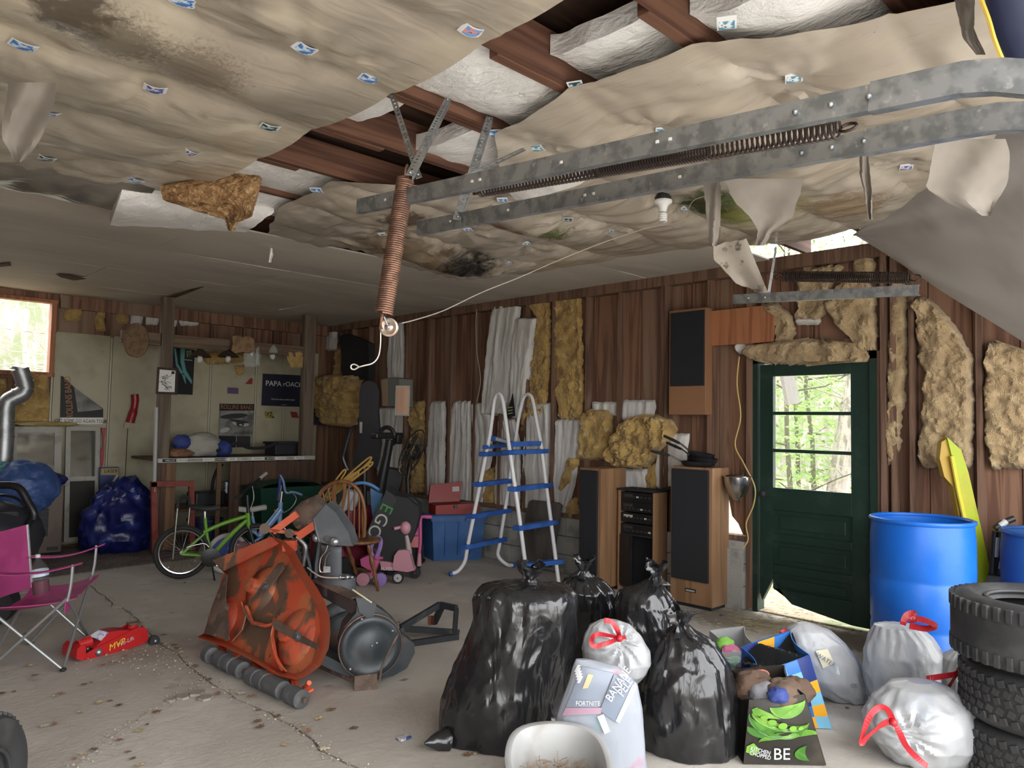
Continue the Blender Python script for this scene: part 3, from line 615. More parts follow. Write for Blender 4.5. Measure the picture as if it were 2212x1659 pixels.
# ================================================================ ON THE WALLS
def pad(name, rows, label, m, thick=.05, amp=.02, xp=6.0, yp=None, seed=0, cat='insulation', group=None, res=.013, fine=9, rag=3.0, puff=1.0, paper=False):
    """puffy pad on the right wall (plane x=xp) or back wall (plane y=yp); outline rows (py, left px, right px)"""
    rows = sorted(rows); L = [(r[0], r[1]) for r in rows]; R = [(r[0], r[2]) for r in rows]; y0, y1 = rows[0][0], rows[-1][0]
    pt = (lambda px, py: at(px, py, x=xp)) if yp is None else (lambda px, py: at(px, py, y=yp))
    N = V((-1, 0, 0)) if yp is None else V((0, -1, 0))
    h = (pt(L[0][1], y0)-pt(L[0][1], y1)).length; wmax = max((pt(a, q)-pt(b, q)).length for q, a, b in rows)
    nu = max(4, min(64, int(wmax/res))); nv = max(5, min(100, int(h/res)))
    def base(u, v):
        py = lerp(y0, y1, v); e = rag*(NZ.noise(V((v*nv*.13, seed, 1)))+.6*NZ.noise(V((v*nv*.41, seed, 2))))
        g = rag*(NZ.noise(V((v*nv*.13, seed, 9)))+.6*NZ.noise(V((v*nv*.41, seed, 8)))); px = lerp(pl(L, py)+e, pl(R, py)+g, u)
        return pt(px, py+rag*1.1*(NZ.noise(V((u*nu*.17, seed, 5+v)))+.7*NZ.noise(V((u*nu*.45, seed, 3+v))))*(abs(2*v-1)**6))
    def front(u, v):
        P = base(u, v); e = min(1, min(u, 1-u)*nu/2.2)*min(1, min(v, 1-v)*nv/2.2); e = e**.6
        if paper: d = thick*e+amp*(NZ.noise(V((u*wmax*14+seed, v*h*2.2, seed)))+.5*NZ.noise(V((u*wmax*30, v*h*5, seed))))*e
        else: d = thick*e*puff+amp*e*(1.1*NZ.fractal(P*fine*.9+V((seed, 0, 0)), .9, 2, 5)+.35*(.5-abs(NZ.noise(P*fine*3)))+.3*NZ.noise(P*fine*7))
        return P+N*max(d, .004*e)
    mb = MB(); w = nu+1
    A_ = [front(i/nu, j/nv) for j in range(nv+1) for i in range(w)]; B_ = [base(i/nu, j/nv) for j in range(nv+1) for i in range(w)]
    o = len(A_); fs = []
    for j in range(nv):
        for i in range(nu): fs.append((j*w+i, j*w+i+1, (j+1)*w+i+1, (j+1)*w+i))
    rim = [i for i in range(nu)]+[j*w+nu for j in range(nv)]+[nv*w+i for i in range(nu, 0, -1)]+[j*w for j in range(nv, 0, -1)]
    keep = {}
    for r_ in rim: keep[r_] = len(A_); A_.append(B_[r_])
    for a, b in zip(rim, rim[1:]+rim[:1]): fs.append((b, a, keep[a], keep[b]))
    fs.append(tuple(keep[r_] for r_ in reversed(rim)))
    mb.add(A_, fs); mb.smooth = True
    return solo(name, mb, m, label, cat, group)
GW = 'white faced batts along the side wall'; GY = 'bare fibreglass on the side wall'
def wpad(rows, label, s, t=.045): return pad('insulation_batt', rows, label, m_paper, t, .016, 6.03, seed=s, group=GW, paper=True, rag=1.5)
def ypad(rows, label, s, t=.05, a=.03, m=None, xp=6.03, **k): return pad('insulation_batt', rows, label, m or m_glassf, t, a, xp, seed=s, group=GY, rag=9.0 if m else 5.0, **k)
wpad([(866, 936, 963), (880, 930, 964), (1000, 924, 962), (1110, 922, 960)], 'lower white batt, leftmost of the row behind the red toolbox', 1)
wpad([(866, 984, 1018), (884, 979, 1018), (940, 976, 1018), (1000, 968, 1018), (1100, 966, 1018)], 'lower white batt just right of the red toolbox lid', 2)
wpad([(870, 1022, 1052), (905, 1020, 1066), (948, 1026, 1064), (985, 1022, 1064), (1060, 1014, 1052), (1104, 1016, 1046)], 'crumpled lower white batt behind the left ladder rail', 3)
wpad([(905, 1080, 1112), (960, 1078, 1126), (1060, 1070, 1124), (1116, 1076, 1124)], 'lower white batt seen through the middle of the ladder', 4)
wpad([(870, 1140, 1190), (920, 1136, 1190), (1000, 1132, 1188), (1110, 1130, 1182)], 'lower white batt behind the right rungs of the ladder', 5)
wpad([(905, 1203, 1256), (960, 1200, 1254), (1040, 1198, 1245), (1120, 1205, 1222)], 'lower white batt between ladder and left tower speaker', 6)
wpad([(658, 1074, 1125), (664, 1068, 1126), (700, 1062, 1122), (760, 1056, 1115), (830, 1050, 1108), (866, 1046, 1106), (898, 1046, 1090)], 'tall white faced batt peeling above the ladder', 7, .07)
wpad([(686, 1123, 1166), (740, 1114, 1158), (820, 1110, 1146), (866, 1110, 1140), (905, 1114, 1128)], 'narrow silvery batt peeling beside the tall white one', 8, .09)
wpad([(690, 852, 872), (706, 845, 873), (780, 838, 876), (838, 842, 876)], 'white batt strip beneath the hanging pulley', 9)
wpad([(880, 816, 884), (960, 814, 876), (1040, 820, 872)], 'white batt behind the black exercise machine', 10)
wpad([(868, 1278, 1332), (884, 1280, 1332), (898, 1284, 1332)], 'white paper scrap above the left tower speaker', 11, .03)
wpad([(864, 1346, 1416), (880, 1344, 1418), (908, 1342, 1410)], 'white paper scrap above the big yellow fibreglass clump', 12, .03)
wpad([(936, 1446, 1490), (956, 1424, 1488), (1010, 1416, 1482), (1056, 1420, 1452)], 'white batt behind the frying pans', 13, .04)
wpad([(1012, 1342, 1400), (1030, 1352, 1404), (1060, 1354, 1402)], 'silvery torn facing above the stereo cabinet', 14, .06)
ypad([(648, 1132, 1188), (690, 1164, 1190), (740, 1156, 1190), (800, 1150, 1188), (850, 1144, 1184), (890, 1134, 1178), (930, 1126, 1150)], 'yellow batt right of the silvery peeling batt', 21, .04)
ypad([(640, 1198, 1256), (700, 1199, 1258), (780, 1199, 1260), (850, 1201, 1262), (906, 1212, 1258)], 'tall yellow batt filling a whole bay right of the ladder', 22, .04)
ypad([(884, 1272, 1316), (902, 1262, 1324), (950, 1256, 1322), (994, 1254, 1318)], 'yellow clump resting over the left tower speaker', 23, .09)
ypad([(985, 1234, 1252), (1010, 1226, 1250), (1048, 1212, 1232), (1062, 1213, 1220)], 'small yellow tuft hanging beside the left tower speaker', 24, .06)
ypad([(1076, 1236, 1250), (1120, 1222, 1250), (1150, 1215, 1250), (1164, 1224, 1250)], 'lower yellow clump left of the left tower speaker', 25, .06)
ypad([(896, 1400, 1428), (906, 1370, 1450), (926, 1344, 1466), (948, 1332, 1460), (972, 1326, 1438), (992, 1322, 1415), (1010, 1338, 1402)], 'big fluffy yellow clump bulging above the stereo cabinet', 26, .16, .06)
ypad([(1002, 1400, 1424), (1050, 1397, 1422), (1060, 1394, 1416)], 'thin yellow strip hanging beside the silvery facing', 27, .05)
ypad([(866, 890, 918), (900, 886, 918), (1000, 890, 918), (1064, 888, 917)], 'yellow batt behind the leaning fan', 28, .03)
ypad([(1010, 1050, 1068), (1060, 1045, 1070), (1104, 1044, 1066)], 'yellow sliver low behind the ladder', 29, .03)
# around the door
ypad([(548, 1850, 1886), (575, 1842, 1892), (600, 1846, 1890)], 'dusty tuft of insulation up by the eave gap', 41, .05, .028, m_glassd)
ypad([(574, 1740, 1826), (610, 1724, 1800), (640, 1726, 1790), (670, 1722, 1786), (692, 1716, 1776)], 'dusty insulation hanging over the white scrap above the entry door', 42, .06, .034, m_glassd)
ypad([(600, 1832, 1870), (630, 1800, 1892), (660, 1786, 1894), (700, 1802, 1896), (740, 1846, 1896), (762, 1858, 1894)], 'dusty insulation mass at the upper right of the entry door', 43, .08, .034, m_glassd)
ypad([(734, 1742, 1790), (746, 1626, 1880), (760, 1604, 1886), (774, 1612, 1888), (784, 1650, 1880), (790, 1672, 1700)], 'shaggy roll of insulation lying along the door head', 44, .10, .038, m_glassd)
ypad([(654, 1646, 1680), (682, 1668, 1714), (712, 1676, 1718), (742, 1682, 1712)], 'dusty clump dropping beside the orange board', 45, .08, .034, m_glassd)
wpad([(684, 1722, 1772), (694, 1716, 1774), (702, 1722, 1768)], 'small white scrap above the entry door', 46, .04)
wpad([(738, 1592, 1630), (752, 1588, 1626), (766, 1598, 1610)], 'crumpled foil scrap at the upper left door corner', 47, .06)
ypad([(600, 1926, 1960), (680, 1927, 1960), (750, 1918, 1960), (870, 1916, 1955), (900, 1914, 1950), (1005, 1916, 1940)], 'dusty batt in the first bay right of the entry door', 48, .05, .028, m_glassd)
ypad([(644, 1986, 2006), (662, 1978, 2028), (700, 1980, 2062), (760, 1985, 2100), (820, 1998, 2104), (900, 1992, 2104), (960, 1984, 2104), (1010, 1990, 2100)], 'wide dusty batt behind the yellow board', 49, .09, .038, m_glassd)
ypad([(736, 2136, 2160), (762, 2128, 2230), (850, 2126, 2230), (950, 2126, 2230), (1012, 2146, 2230)], 'dusty batt at the right edge of the view', 50, .08, .034, m_glassd)
ypad([(812, 722, 790), (830, 708, 780), (880, 702, 776), (902, 716, 775), (920, 728, 772)], 'yellow batt folded over in the back corner', 51, .25, .05, xp=5.95)
wpad([(700, 706, 730), (730, 700, 729), (758, 694, 728)], 'foil scrap standing in the back corner under the ceiling', 52, .05)
ypad([(752, 727, 740), (780, 728, 744), (815, 726, 742)], 'yellow sliver beside the black hanging case', 53, .05)
# back wall tufts and papers
GB = 'insulation scraps on the back wall'
def bpad(rows, label, s, m=None, t=.05, paper=False, yp=10.045): return pad('insulation_scrap', rows, label, m or m_glassf, t, .035, None, yp, seed=s, group=GB, paper=paper, rag=2.5)
bpad([(664, 142, 176), (680, 136, 178), (694, 142, 170)], 'round yellow tuft on the brown strip beside the window', 61)
bpad([(672, 212, 228), (690, 204, 226), (716, 208, 230)], 'ragged yellow tuft above the seam of the first cream panels', 62)
bpad([(675, 250, 276), (690, 250, 278), (700, 254, 274)], 'yellow tuft above the hanging wood slice', 63)
bpad([(806, 60, 100), (830, 30, 106), (870, 22, 108), (914, 20, 106)], 'yellow batt below the window behind the stove pipe', 64, None, .06)
bpad([(815, -10, 16), (860, -10, 16), (905, -10, 14)], 'yellow batt at the left edge below the window', 65, None, .06)
bpad([(758, 440, 530), (774, 434, 545), (788, 446, 500)], 'yellow fluff under the crossbeam by the bulbs', 66, None, .06)
bpad([(788, 502, 530), (800, 504, 524), (812, 512, 520)], 'yellow tuft dangling above the small purple note', 67, None, .05)
bpad([(672, 281, 345), (690, 282, 345), (702, 284, 340)], 'white paper strip left of the bar post', 68, m_paper, .03, True)
bpad([(684, 372, 432), (704, 372, 428)], 'white paper strip right of the bar post', 69, m_paper, .03, True)
m_clear = mat('clear_crinkled_film', (.55, .56, .5), .12, alpha=.45, bump=[(18, 1.0)], spec=1.0)
bpad([(748, 530, 562), (770, 526, 564), (792, 528, 562)], 'crinkled clear film under the crossbeam', 70, m_clear, .04, True, 9.03)
bpad([(758, 616, 656), (776, 620, 656), (794, 628, 654)], 'crinkled clear film by the right bar post', 71, m_glassf, .04, True, 9.03)
# boards on the right wall
def wbox(name, x0, y0, x1, y1, xp, t, m, label, cat, bev=.004):
    a = at(x0, y0, x=xp); b = at(x1, y1, x=xp); return solo(name, MB().box((xp, a.y, b.z), (xp+t, b.y, a.z), None, bev), m, label, cat)
wbox('plywood_board', 1533, 672, 1672, 738, 5.95, .02, m_fir, 'orange plywood board nailed left of the door head', 'board')
solo('electric_cable', MB().tube(smooth_path([at(x, y, x=5.93) for x, y in ((1597, 770), (1592, 830), (1600, 900), (1588, 960), (1606, 1000), (1630, 1050), (1628, 1090), (1612, 1130), (1616, 1165), (1604, 1184), (1594, 1187))]), .006, 6), mat('yellow_cable', (.55, .40, .14), .5), 'yellow electric cable hanging beside the entry door', 'cable')
solo('electric_cable', MB().tube(smooth_path([at(x, y, x=5.95) for x, y in ((1030, 668), (1028, 700), (1030, 760), (1038, 820), (1030, 868))]), .005, 6), mat('pale_cable', (.35, .30, .22), .5), 'pale cable running down the boards left of the tall white batt', 'cable')
# ---- entry door
dr = thing('door_1', 'dark green panelled entry door with three window panes', 'door', (6.0, 2.6, .03), kind='structure')
DX0, DX1 = 5.985, 6.03
ya, yb_, za, zb = 3.045, 2.15, .035, 2.07
wy0, wy1, wz0, wz1 = 2.93, 2.29, 1.04, 1.97
part('stile', MB().prism([(DX0, ya, .16), (DX0, ya-.02, .10), (DX0, wy0, .035+.26), (DX0, wy0, zb), (DX0, ya, zb)], (1, 0, 0), .045), m_green, dr)
part('stile', MB().box((DX0, yb_, za), (DX1, wy1, zb), None, .003), m_green, dr)
part('rail', MB().box((DX0, wy0, wz1), (DX1, wy1, zb), None, .003), m_green, dr)
part('rail', MB().box((DX0, wy0, .86), (DX1, wy1, wz0), None, .003), m_green, dr)
zz = [.86, .70, .50, .30]
part('door_panel', MB().box((DX0+.018, wy0, .2), (DX1-.01, wy1, .86)), m_green, dr)
for z0, z1 in ((.60, .665), (.345, .41)): part('rail', MB().box((DX0, wy0, z0), (DX1, wy1, z1), None, .006), m_green, dr)
for z0, z1 in ((.67, .85), (.415, .595), (.2, .34)): part('raised_panel', MB().box((DX0+.008, wy0-.05, z0+.035), (DX1-.01, wy1+.05, z1-.035), None, .008), m_green, dr)
part('rail', MB().prism([(DX0, wy0, .30), (DX0, wy0-.02, .27), (DX0, wy0-.06, .20), (DX0, wy0-.10, .16), (DX0, wy0-.16, .11), (DX0, wy1, .035), (DX0, wy1, .215), (DX0, wy0, .215)], (1, 0, 0), .045), m_green, dr)
hz = (wz1-wz0)/3
for k in (1, 2): part('muntin', MB().box((DX0+.004, wy0, wz0+k*hz-.014), (DX1-.004, wy1, wz0+k*hz+.014), None, .003), m_green, dr)
for k in range(3): part('pane', MB().box((6.006, wy0, wz0+k*hz+.01), (6.009, wy1, wz0+(k+1)*hz-.01)), m_glass, dr)
for q in (((DX0-.004, wy0+.012, wz0-.02), (DX0+.02, wy0-.002, wz1+.012)), ((DX0-.004, wy1+.002, wz0-.02), (DX0+.02, wy1-.012, wz1+.012)), ((DX0-.006, wy0+.012, wz0-.02), (DX0+.02, wy1-.012, wz0+.002))): part('glazing_bead', MB().box(*q), m_green, dr)
kb_ = V((DX0, 3.0, .985)); part('knob', MB().lathe([(.028, 0), (.028, .008), (.011, .01), (.011, .035), (.026, .045), (.028, .06), (.018, .07), (.0, .072)], 20, Matrix.Translation(kb_) @ Matrix.Rotation(-math.pi/2, 4, 'Y')), m_black, dr)
part('frame', MB().box((5.96, 3.055, .0), (6.08, 3.10, 2.14)).box((5.96, 2.10, 0), (6.08, 2.145, 2.14)).box((5.96, 2.10, 2.08), (6.08, 3.10, 2.14)), m_green, dr)
part('threshold', MB().box((5.98, 2.12, -.01), (6.3, 3.08, .012)), m_leafg, dr)
# ---- posters and notes on the back wall
def bq(px, py, y=10.02): return at(px, py, y=y)
def poster(name, label, quad, m, cat='poster', y=10.008, bend=.0):
    """quad: px corners TL TR BR BL, or a polygon"""
    P = [bq(*q, y=y) for q in quad]; c = sum(P, V())/len(P)
    t = thing(name, label, cat, (c.x, y, min(p.z for p in P)))
    part('sheet', MB().prism(P, (0, 1, 0), .002), m, t); return t
def fr2(px, py, y=10.004): P = bq(px, py, y); return frame(P, (1, 0, 0), (0, 0, 1))
m_nvy = mat('navy_print', (.008, .010, .024), .7); m_blkp = mat('black_print', (.010, .010, .012), .7); m_wpr = mat('white_print', (.68, .67, .62), .45)
m_opr = mat('orange_print', (.36, .15, .06), .45); m_gpr = mat('grey_photo_print', (.24, .235, .21), .7, layers=[((.09, .09, .085), 3, .42, .62), ((.4, .39, .36), 5, .58, .72)])
m_teal = mat('teal_print', (.10, .30, .30), .4)
t = poster('band_poster', 'navy poster lettered PAPA ROACH behind the bar', [(568, 807), (653, 811), (651, 879), (565, 876)], m_nvy)
text_mesh('lettering', 'PAPA', .105, fr2(591, 829), m_wpr, t, sx=1.0); text_mesh('lettering', 'rOACH', .095, fr2(633, 831), m_wpr, t, sx=1.0)
text_mesh('lettering', 'Every lost cause, broken dream', .030, fr2(612, 863), m_wpr, t, sx=.95); text_mesh('lettering', 'paparoach.com', .013, fr2(614, 874), m_wpr, t)
t = poster('band_poster', 'poster of a huge eye headed ROLLINS BAND behind the bar', [(475, 872), (549, 873), (544, 966), (472, 968)], m_gpr)
part('header', MB().prism([bq(*q, y=10.006) for q in ((475, 872), (549, 873), (548.5, 887), (474.6, 887))], (0, 1, 0), .002), m_blkp, t)
text_mesh('lettering', 'ROLLINS BAND', .085, fr2(512, 880), m_opr, t, sx=.78)
def ell(name, px, py, rx, ry, m, t, y=10.005, rot=0, n=22): part(name, MB().prism([bq(px+rx*math.cos(a)*math.cos(rot)-ry*math.sin(a)*math.sin(rot), py+rx*math.cos(a)*math.sin(rot)+ry*math.sin(a)*math.cos(rot), y) for a in [i*2*math.pi/n for i in range(n)]], (0, 1, 0), .0015), m, t)
m_dgp = mat('dark_grey_print', (.03, .03, .028), .7); m_lgp = mat('pale_grey_print', (.42, .41, .37), .4)
ell('eyebrow', 505, 899, 30, 5.5, m_dgp, t, rot=-.08); ell('eye_white', 520, 915, 18, 6, m_lgp, t, 10.0045, .12); ell('eye_lid', 516, 910, 22, 3, m_dgp, t, 10.004, .15); ell('iris', 519, 915, 8.5, 7.5, m_dgp, t, 10.0035); ell('glint', 520, 918, 3.5, 2, m_lgp, t, 10.003); ell('cheek', 486, 929, 11, 5, m_lgp, t, 10.0045, -.3)
text_mesh('lettering', 'ON TOUR NOW', .045, fr2(526, 936), m_dgp, t, sx=.8)
part('photo_strip', MB().prism([bq(*q, y=10.006) for q in ((473.5, 941), (510, 942), (509, 966), (472, 968))], (0, 1, 0), .002), m_blkp, t); part('photo_strip', MB().prism([bq(*q, y=10.006) for q in ((512, 942), (541, 942), (540, 966), (511, 966))], (0, 1, 0), .002), m_dgp, t)
t = poster('energy_poster', 'dark poster with teal stripes and green claw logo by the bar post', [(372, 750), (421, 756), (416, 853), (370, 851)], m_blkp)
for pts_ in (((376, 752), (380, 753), (384, 785), (396, 805), (391, 808), (380, 789)), ((390, 753), (400, 754), (398, 780), (402, 800), (415, 822), (414, 830), (396, 806), (390, 782)), ((392, 806), (400, 812), (402, 830), (399, 826))):
    part('stripe', MB().prism([bq(*q, y=10.006) for q in pts_], (0, 1, 0), .0015), m_teal, t)
m_claw = mat('green_print', (.35, .42, .16), .5)
for dx in (0, 4, 8): part('claw', MB().prism([bq(403+dx+q, r_, y=10.005) for q, r_ in ((0, 757), (2.6, 757), (2.0, 763), (2.6, 768), (1.4, 773), (.8, 767))], (0, 1, 0), .0015), m_claw, t)
text_mesh('lettering', 'MONSTER', .022, fr2(407, 778), m_wpr, t)
t = poster('torn_poster', 'torn poster with orange lettering ROLLINS BAND beside the window', [(132, 812), (136, 813), (162, 838), (190, 858), (223, 883), (223, 906), (130, 906)], m_dgp)
part('photo_fold', MB().prism([bq(*q, y=10.005) for q in ((160, 836), (190, 858), (222, 884), (200, 887), (168, 890))], (0, 1, 0), .002), m_gpr, t)
P = bq(149, 858, 10.004); text_mesh('lettering', 'ROLLINS BAND', .10, frame(P, (-.10, 0, 1), (-1, 0, -.10)), m_opr, t, sx=.72)
part('caption_strip', MB().prism([bq(*q, y=10.006) for q in ((130, 902), (223, 902), (222, 916), (130, 916))], (0, 1, 0), .002), m_wpr, t)
text_mesh('lettering', 'GET SOME GO AGAIN TOUR', .062, fr2(176, 910), m_dgp, t, sx=.70)
m_prp = mat('purple_note', (.10, .075, .14), .6); m_redp = mat('red_print', (.25, .03, .03), .5)
t = poster('sticky_note', 'small purple note above the ROLLINS BAND poster', [(492, 837), (515, 838), (515, 851), (492, 850)], m_prp, 'note')
for q, c2, lb in ((((541, 817), (546, 817), (545, 830), (530, 829)), m_redp, 'half torn red and black sticker right of the purple note'), (((573, 889), (588, 890), (593, 903), (574, 903)), mat('yellow_black_print', (.3, .24, .05), .5, layers=[((.015, .015, .01), 30, .5, .55)]), 'yellow and black sticker below the PAPA ROACH poster'), (((627, 889), (641, 890), (646, 903), (631, 902)), m_redp, 'dark red torn sticker below the PAPA ROACH poster')):
    poster('sticker', lb, q, c2, 'sticker')
poster('wall_calendar', 'dim purple and grey picture hanging beside the right bar post', [(675, 826), (718, 842), (716, 919), (674, 918)], mat('dim_picture', (.07, .06, .09), .5, layers=[((.2, .2, .19), 5, .5, .62)]), 'picture', 10.0)
# wood slices
def slice_(name, label, px, py, rx, ry, yy, m, cat='wood slice', rot=0):
    pts_ = []
    for i in range(26):
        a = i*2*math.pi/26; q = 1+.06*nz(math.cos(a)*2, math.sin(a)*2, px); pts_.append(bq(px+rx*q*math.cos(a), py+ry*q*math.sin(a), yy))
    t = thing(name, label, cat, (sum(p.x for p in pts_)/26, yy, min(p.z for p in pts_)))
    part('face', MB().prism(pts_, (0, 1, 0), .03), m, t); part('bark', MB().tube([p+V((0, .015, 0)) for p in pts_], .012, 6, True), m_stud, t)
    return t
slice_('wood_slice', 'round brown slice of a tree trunk hung left of the bar post', 295, 735, 26, 36, 8.955, mat('tree_slice', (.16, .10, .05), .7, layers=[((.11, .065, .03), 14, .45, .6)]))
def slab2():
    q = [(502, 727), (512, 724), (524, 728), (540, 726), (549, 733), (549, 745), (548, 758), (540, 763), (524, 760), (508, 763), (500, 757), (503, 742)]
    solo('wood_slab', MB().prism([bq(x, y_, 8.9) for x, y_ in q], (0, 1, 0), .025), mat('pale_slab', (.26, .155, .075), .65, layers=[((.18, .10, .05), 10, .45, .6)]), 'pale rounded wooden plaque hung on the crossbeam', 'plaque')
slab2()
# red fire-extinguisher-like lamp on the panel
m_red = mat('red_gloss', (.30, .015, .02), .3, layers=[((.2, .01, .015), 4, .45, .6)])
t = thing('wall_telephone', 'red handset hanging on the cream panel', 'telephone', bq(285, 925, 10.0))
part('handset', MB().tube(smooth_path([bq(x, y_, 9.985) for x, y_ in ((291, 852), (292, 865), (289, 885), (283, 905), (281, 913))], 4), [.045]*5+[.042]*4+[.05]*4+[.052]*4, 10), m_red, t)
part('cradle', MB().prism([bq(x, y_, 10.0) for x, y_ in ((267, 924), (270, 912), (294, 914), (296, 926))], (0, 1, 0), .03), m_cream, t)
part('wire', MB().tube(smooth_path([bq(x, y_, 10.02) for x, y_ in ((276, 926), (274, 960), (272, 1000), (269, 1052))]), .004, 5), m_black, t)
# ================================================================ BACK OF THE GARAGE
def vplane(P0, P1):
    """vertical plane through two ground points -> (px,py)->point, and its normal pointing away from the camera"""
    P0 = V((*P0[:2], 0)); P1 = V((*P1[:2], 0)); d = (P1-P0).normalized(); n = V((-d.y, d.x, 0))
    if n.dot(P0-V((CAM.x, CAM.y, 0))) < 0: n = -n
    return (lambda px, py: atp(px, py, P0, n)), n
def blob(c, r, seed, amp=.12, fine=3.0, nu=40, nv=26, flat=True, wr=.02, shape=None):
    """draped lump: squashed ball with folds, flat underneath"""
    c = V(c)
    def f(u, v):
        a = 2*math.pi*u; b = math.pi*v; d = V((math.sin(b)*math.cos(a), math.sin(b)*math.sin(a), -math.cos(b)))
        k = 1+amp*NZ.noise(d*1.6+V((seed, 0, 0)))+amp*.6*(1-2*abs(NZ.noise(d*fine+V((0, seed, 0)))))+wr*NZ.noise(d*11+V((0, 0, seed)))
        if shape: k *= shape(d)
        p = V((d.x*r[0]*k, d.y*r[1]*k, d.z*r[2]*k)); q = c+p
        if flat and q.z < .004: q.z = .004
        return q
    return MB().grid(f, nu, nv, True)
# ---- bar with posts, crossbeam, counter
bar = thing('home_bar', 'rough home-built bar with two posts, crossbeam and stickered white counter edge', 'bar', (4.2, 9.2, 0))
m_barw = wood('bar_front_wood', (.11, .06, .035), (.07, .036, .022), 'z', 10, .7, .05); m_barl = wood('bar_light_wood', (.19, .105, .055), (.13, .07, .035), 'z', 10, .7, .05)
pxL = at(346, 800, y=8.97).x; pxR = at(372, 800, y=8.97).x; qxL = at(655, 800, y=9.0).x; qxR = at(679, 800, y=9.0).x
part('post', MB().box((pxL, 8.96, 0), (pxR, 9.05, 2.93), None, .004), m_pine, bar); part('post', MB().box((qxL, 8.98, 0), (qxR, 9.07, 2.93), None, .004), m_pine, bar)
part('crossbeam', MB().box((pxL-.42, 9.0, 2.36), (qxR, 9.045, 2.50), None, .004), wood('beam_wood', (.155, .105, .065), (.10, .065, .04), 'x', 12, .75, .05), bar)
zc_ = 1.06; cx0, cx1 = at(341, 990, y=8.88).x, at(681, 980, y=8.88).x
part('countertop', MB().box((cx0, 8.9, zc_-.03), (cx1, 9.75, zc_), None, .004), m_barw, bar)
es = part('edge_strip', MB().box((cx0, 8.875, zc_-.045), (cx1, 8.9, zc_+.005), None, .004), mat('white_edge', (.42, .40, .35), .5), bar)
x = cx0+.05; k = 0
words_ = ['HELLO', 'BRAND', 'AMERICAN', 'ROCK', 'GARAGE', 'BEER', 'LIVE', 'RADIO', 'SKATE', 'TOUR', 'COLD', 'MUSIC']
while x < cx1-.12:
    w = random.uniform(.09, .17)
    if x+w > cx1-.02: break
    dk = k % 4 == 0
    st = part('sticker', MB().box((x, 8.872, zc_-.036), (x+w-.01, 8.876, zc_-.003)), [m_blkp, m_wpr, m_redp if k == 5 else m_lgp, m_wpr][k % 4], es)
    text_mesh('lettering', words_[k % 12], .028, frame((x+w/2, 8.871, zc_-.02), (1, 0, 0), (0, 0, 1)), m_wpr if dk else m_dgp, es, sx=min(1.3, w/.11)); x += w+.012; k += 1
def fbx(p0, p1, z0, z1, m, y=8.95, t=.02): part('front_board', MB().box((at(p0, 1050, y=y).x, y, z0), (at(p1, 1050, y=y).x-.004, y+t, z1), None, .002), m, bar)
fbx(346, 358, .02, 1.0, m_barw); fbx(358, 380, .02, 1.0, m_barl); fbx(468, 478, .02, 1.0, m_barl)
for a, b in ((496, 520), (520, 545), (545, 570), (570, 596), (596, 622), (622, 648), (648, 680)): fbx(a, b, .02, 1.0, m_barw)
part('shelf', MB().box((cx0+.1, 9.05, .42), (cx1-.05, 9.75, .45)), m_barw, bar)
m_pvc = mat('grey_white_plastic', (.36, .355, .34), .45)
solo('plastic_pipe', MB().tube([at(338, 880, y=8.83), at(333, 1062, y=8.80)], .022, 10), m_pvc, 'white plastic pipe standing at the left end of the bar', 'pipe')
# framed sketch on the post
fp = thing('picture_frame', 'dark framed pen sketch hung on the left bar post', 'picture', at(360, 852, y=8.93))
Fq = [at(*q, y=8.94) for q in ((340, 793), (386, 796), (383, 853), (337, 851))]; Fi = [at(*q, y=8.932) for q in ((345, 798), (379, 801), (377, 847), (342, 846))]
part('frame', MB().prism(Fq, (0, 1, 0), .02), wood('dark_frame_wood', (.05, .025, .02), (.03, .015, .012), 'z'), fp); part('paper', MB().prism(Fi, (0, 1, 0), .004), m_wpr, fp)
sk = MB()
for k in range(9):
    cx_, cy_ = 358+random.uniform(-9, 9), 812+k*3.4; sk.tube(smooth_path([at(cx_+random.uniform(-8, 8), cy_+random.uniform(-4, 4), y=8.93) for _ in range(5)], 5), .0022, 4)
part('pen_lines', sk, m_blkp, fp); part('ink_blot', MB().prism([at(*q, y=8.93) for q in ((371, 802), (377, 802), (377, 808), (370, 808))], (0, 1, 0), .002), m_blkp, fp)
# shaded bulbs under the beam
m_shade = mat('brown_shade', (.05, .032, .022), .6); m_clr = mat('clear_bulb', (.75, .75, .72), .08, alpha=.55, spec=1)
for k, (px, py, lb) in enumerate(((432, 772, 'shaded bare bulb under the crossbeam, nearest the claw logo poster'), (493, 772, 'shaded bare bulb under the crossbeam left of the wooden plaque'), (589, 766, 'bare bulb under the crossbeam right of the wooden plaque'))):
    P = at(px, py, y=9.03); t = thing('pendant_bulb', lb, 'bulb', P-V((0, 0, .1)), 0, 'bulbs under the bar beam')
    if k < 2: part('shade', MB().lathe([(.03, .10), (.05, .08), (.13, .01), (.125, .005), (.045, .07)], 18, Matrix.Translation(P)), m_shade, t)
    else: part('shade', MB().lathe([(.03, .12), (.06, .08), (.075, .02), (.07, .018), (.05, .075)], 18, Matrix.Translation(P)), m_clear, t)
    part('socket', MB().lathe([(.018, .14), (.018, .05)], 10, Matrix.Translation(P)), m_shade, t); part('bulb', MB().lathe([(.012, .05), (.02, .03), (.034, -.01), (.032, -.04), (.018, -.062), (.0, -.066)], 14, Matrix.Translation(P)), m_clr, t)
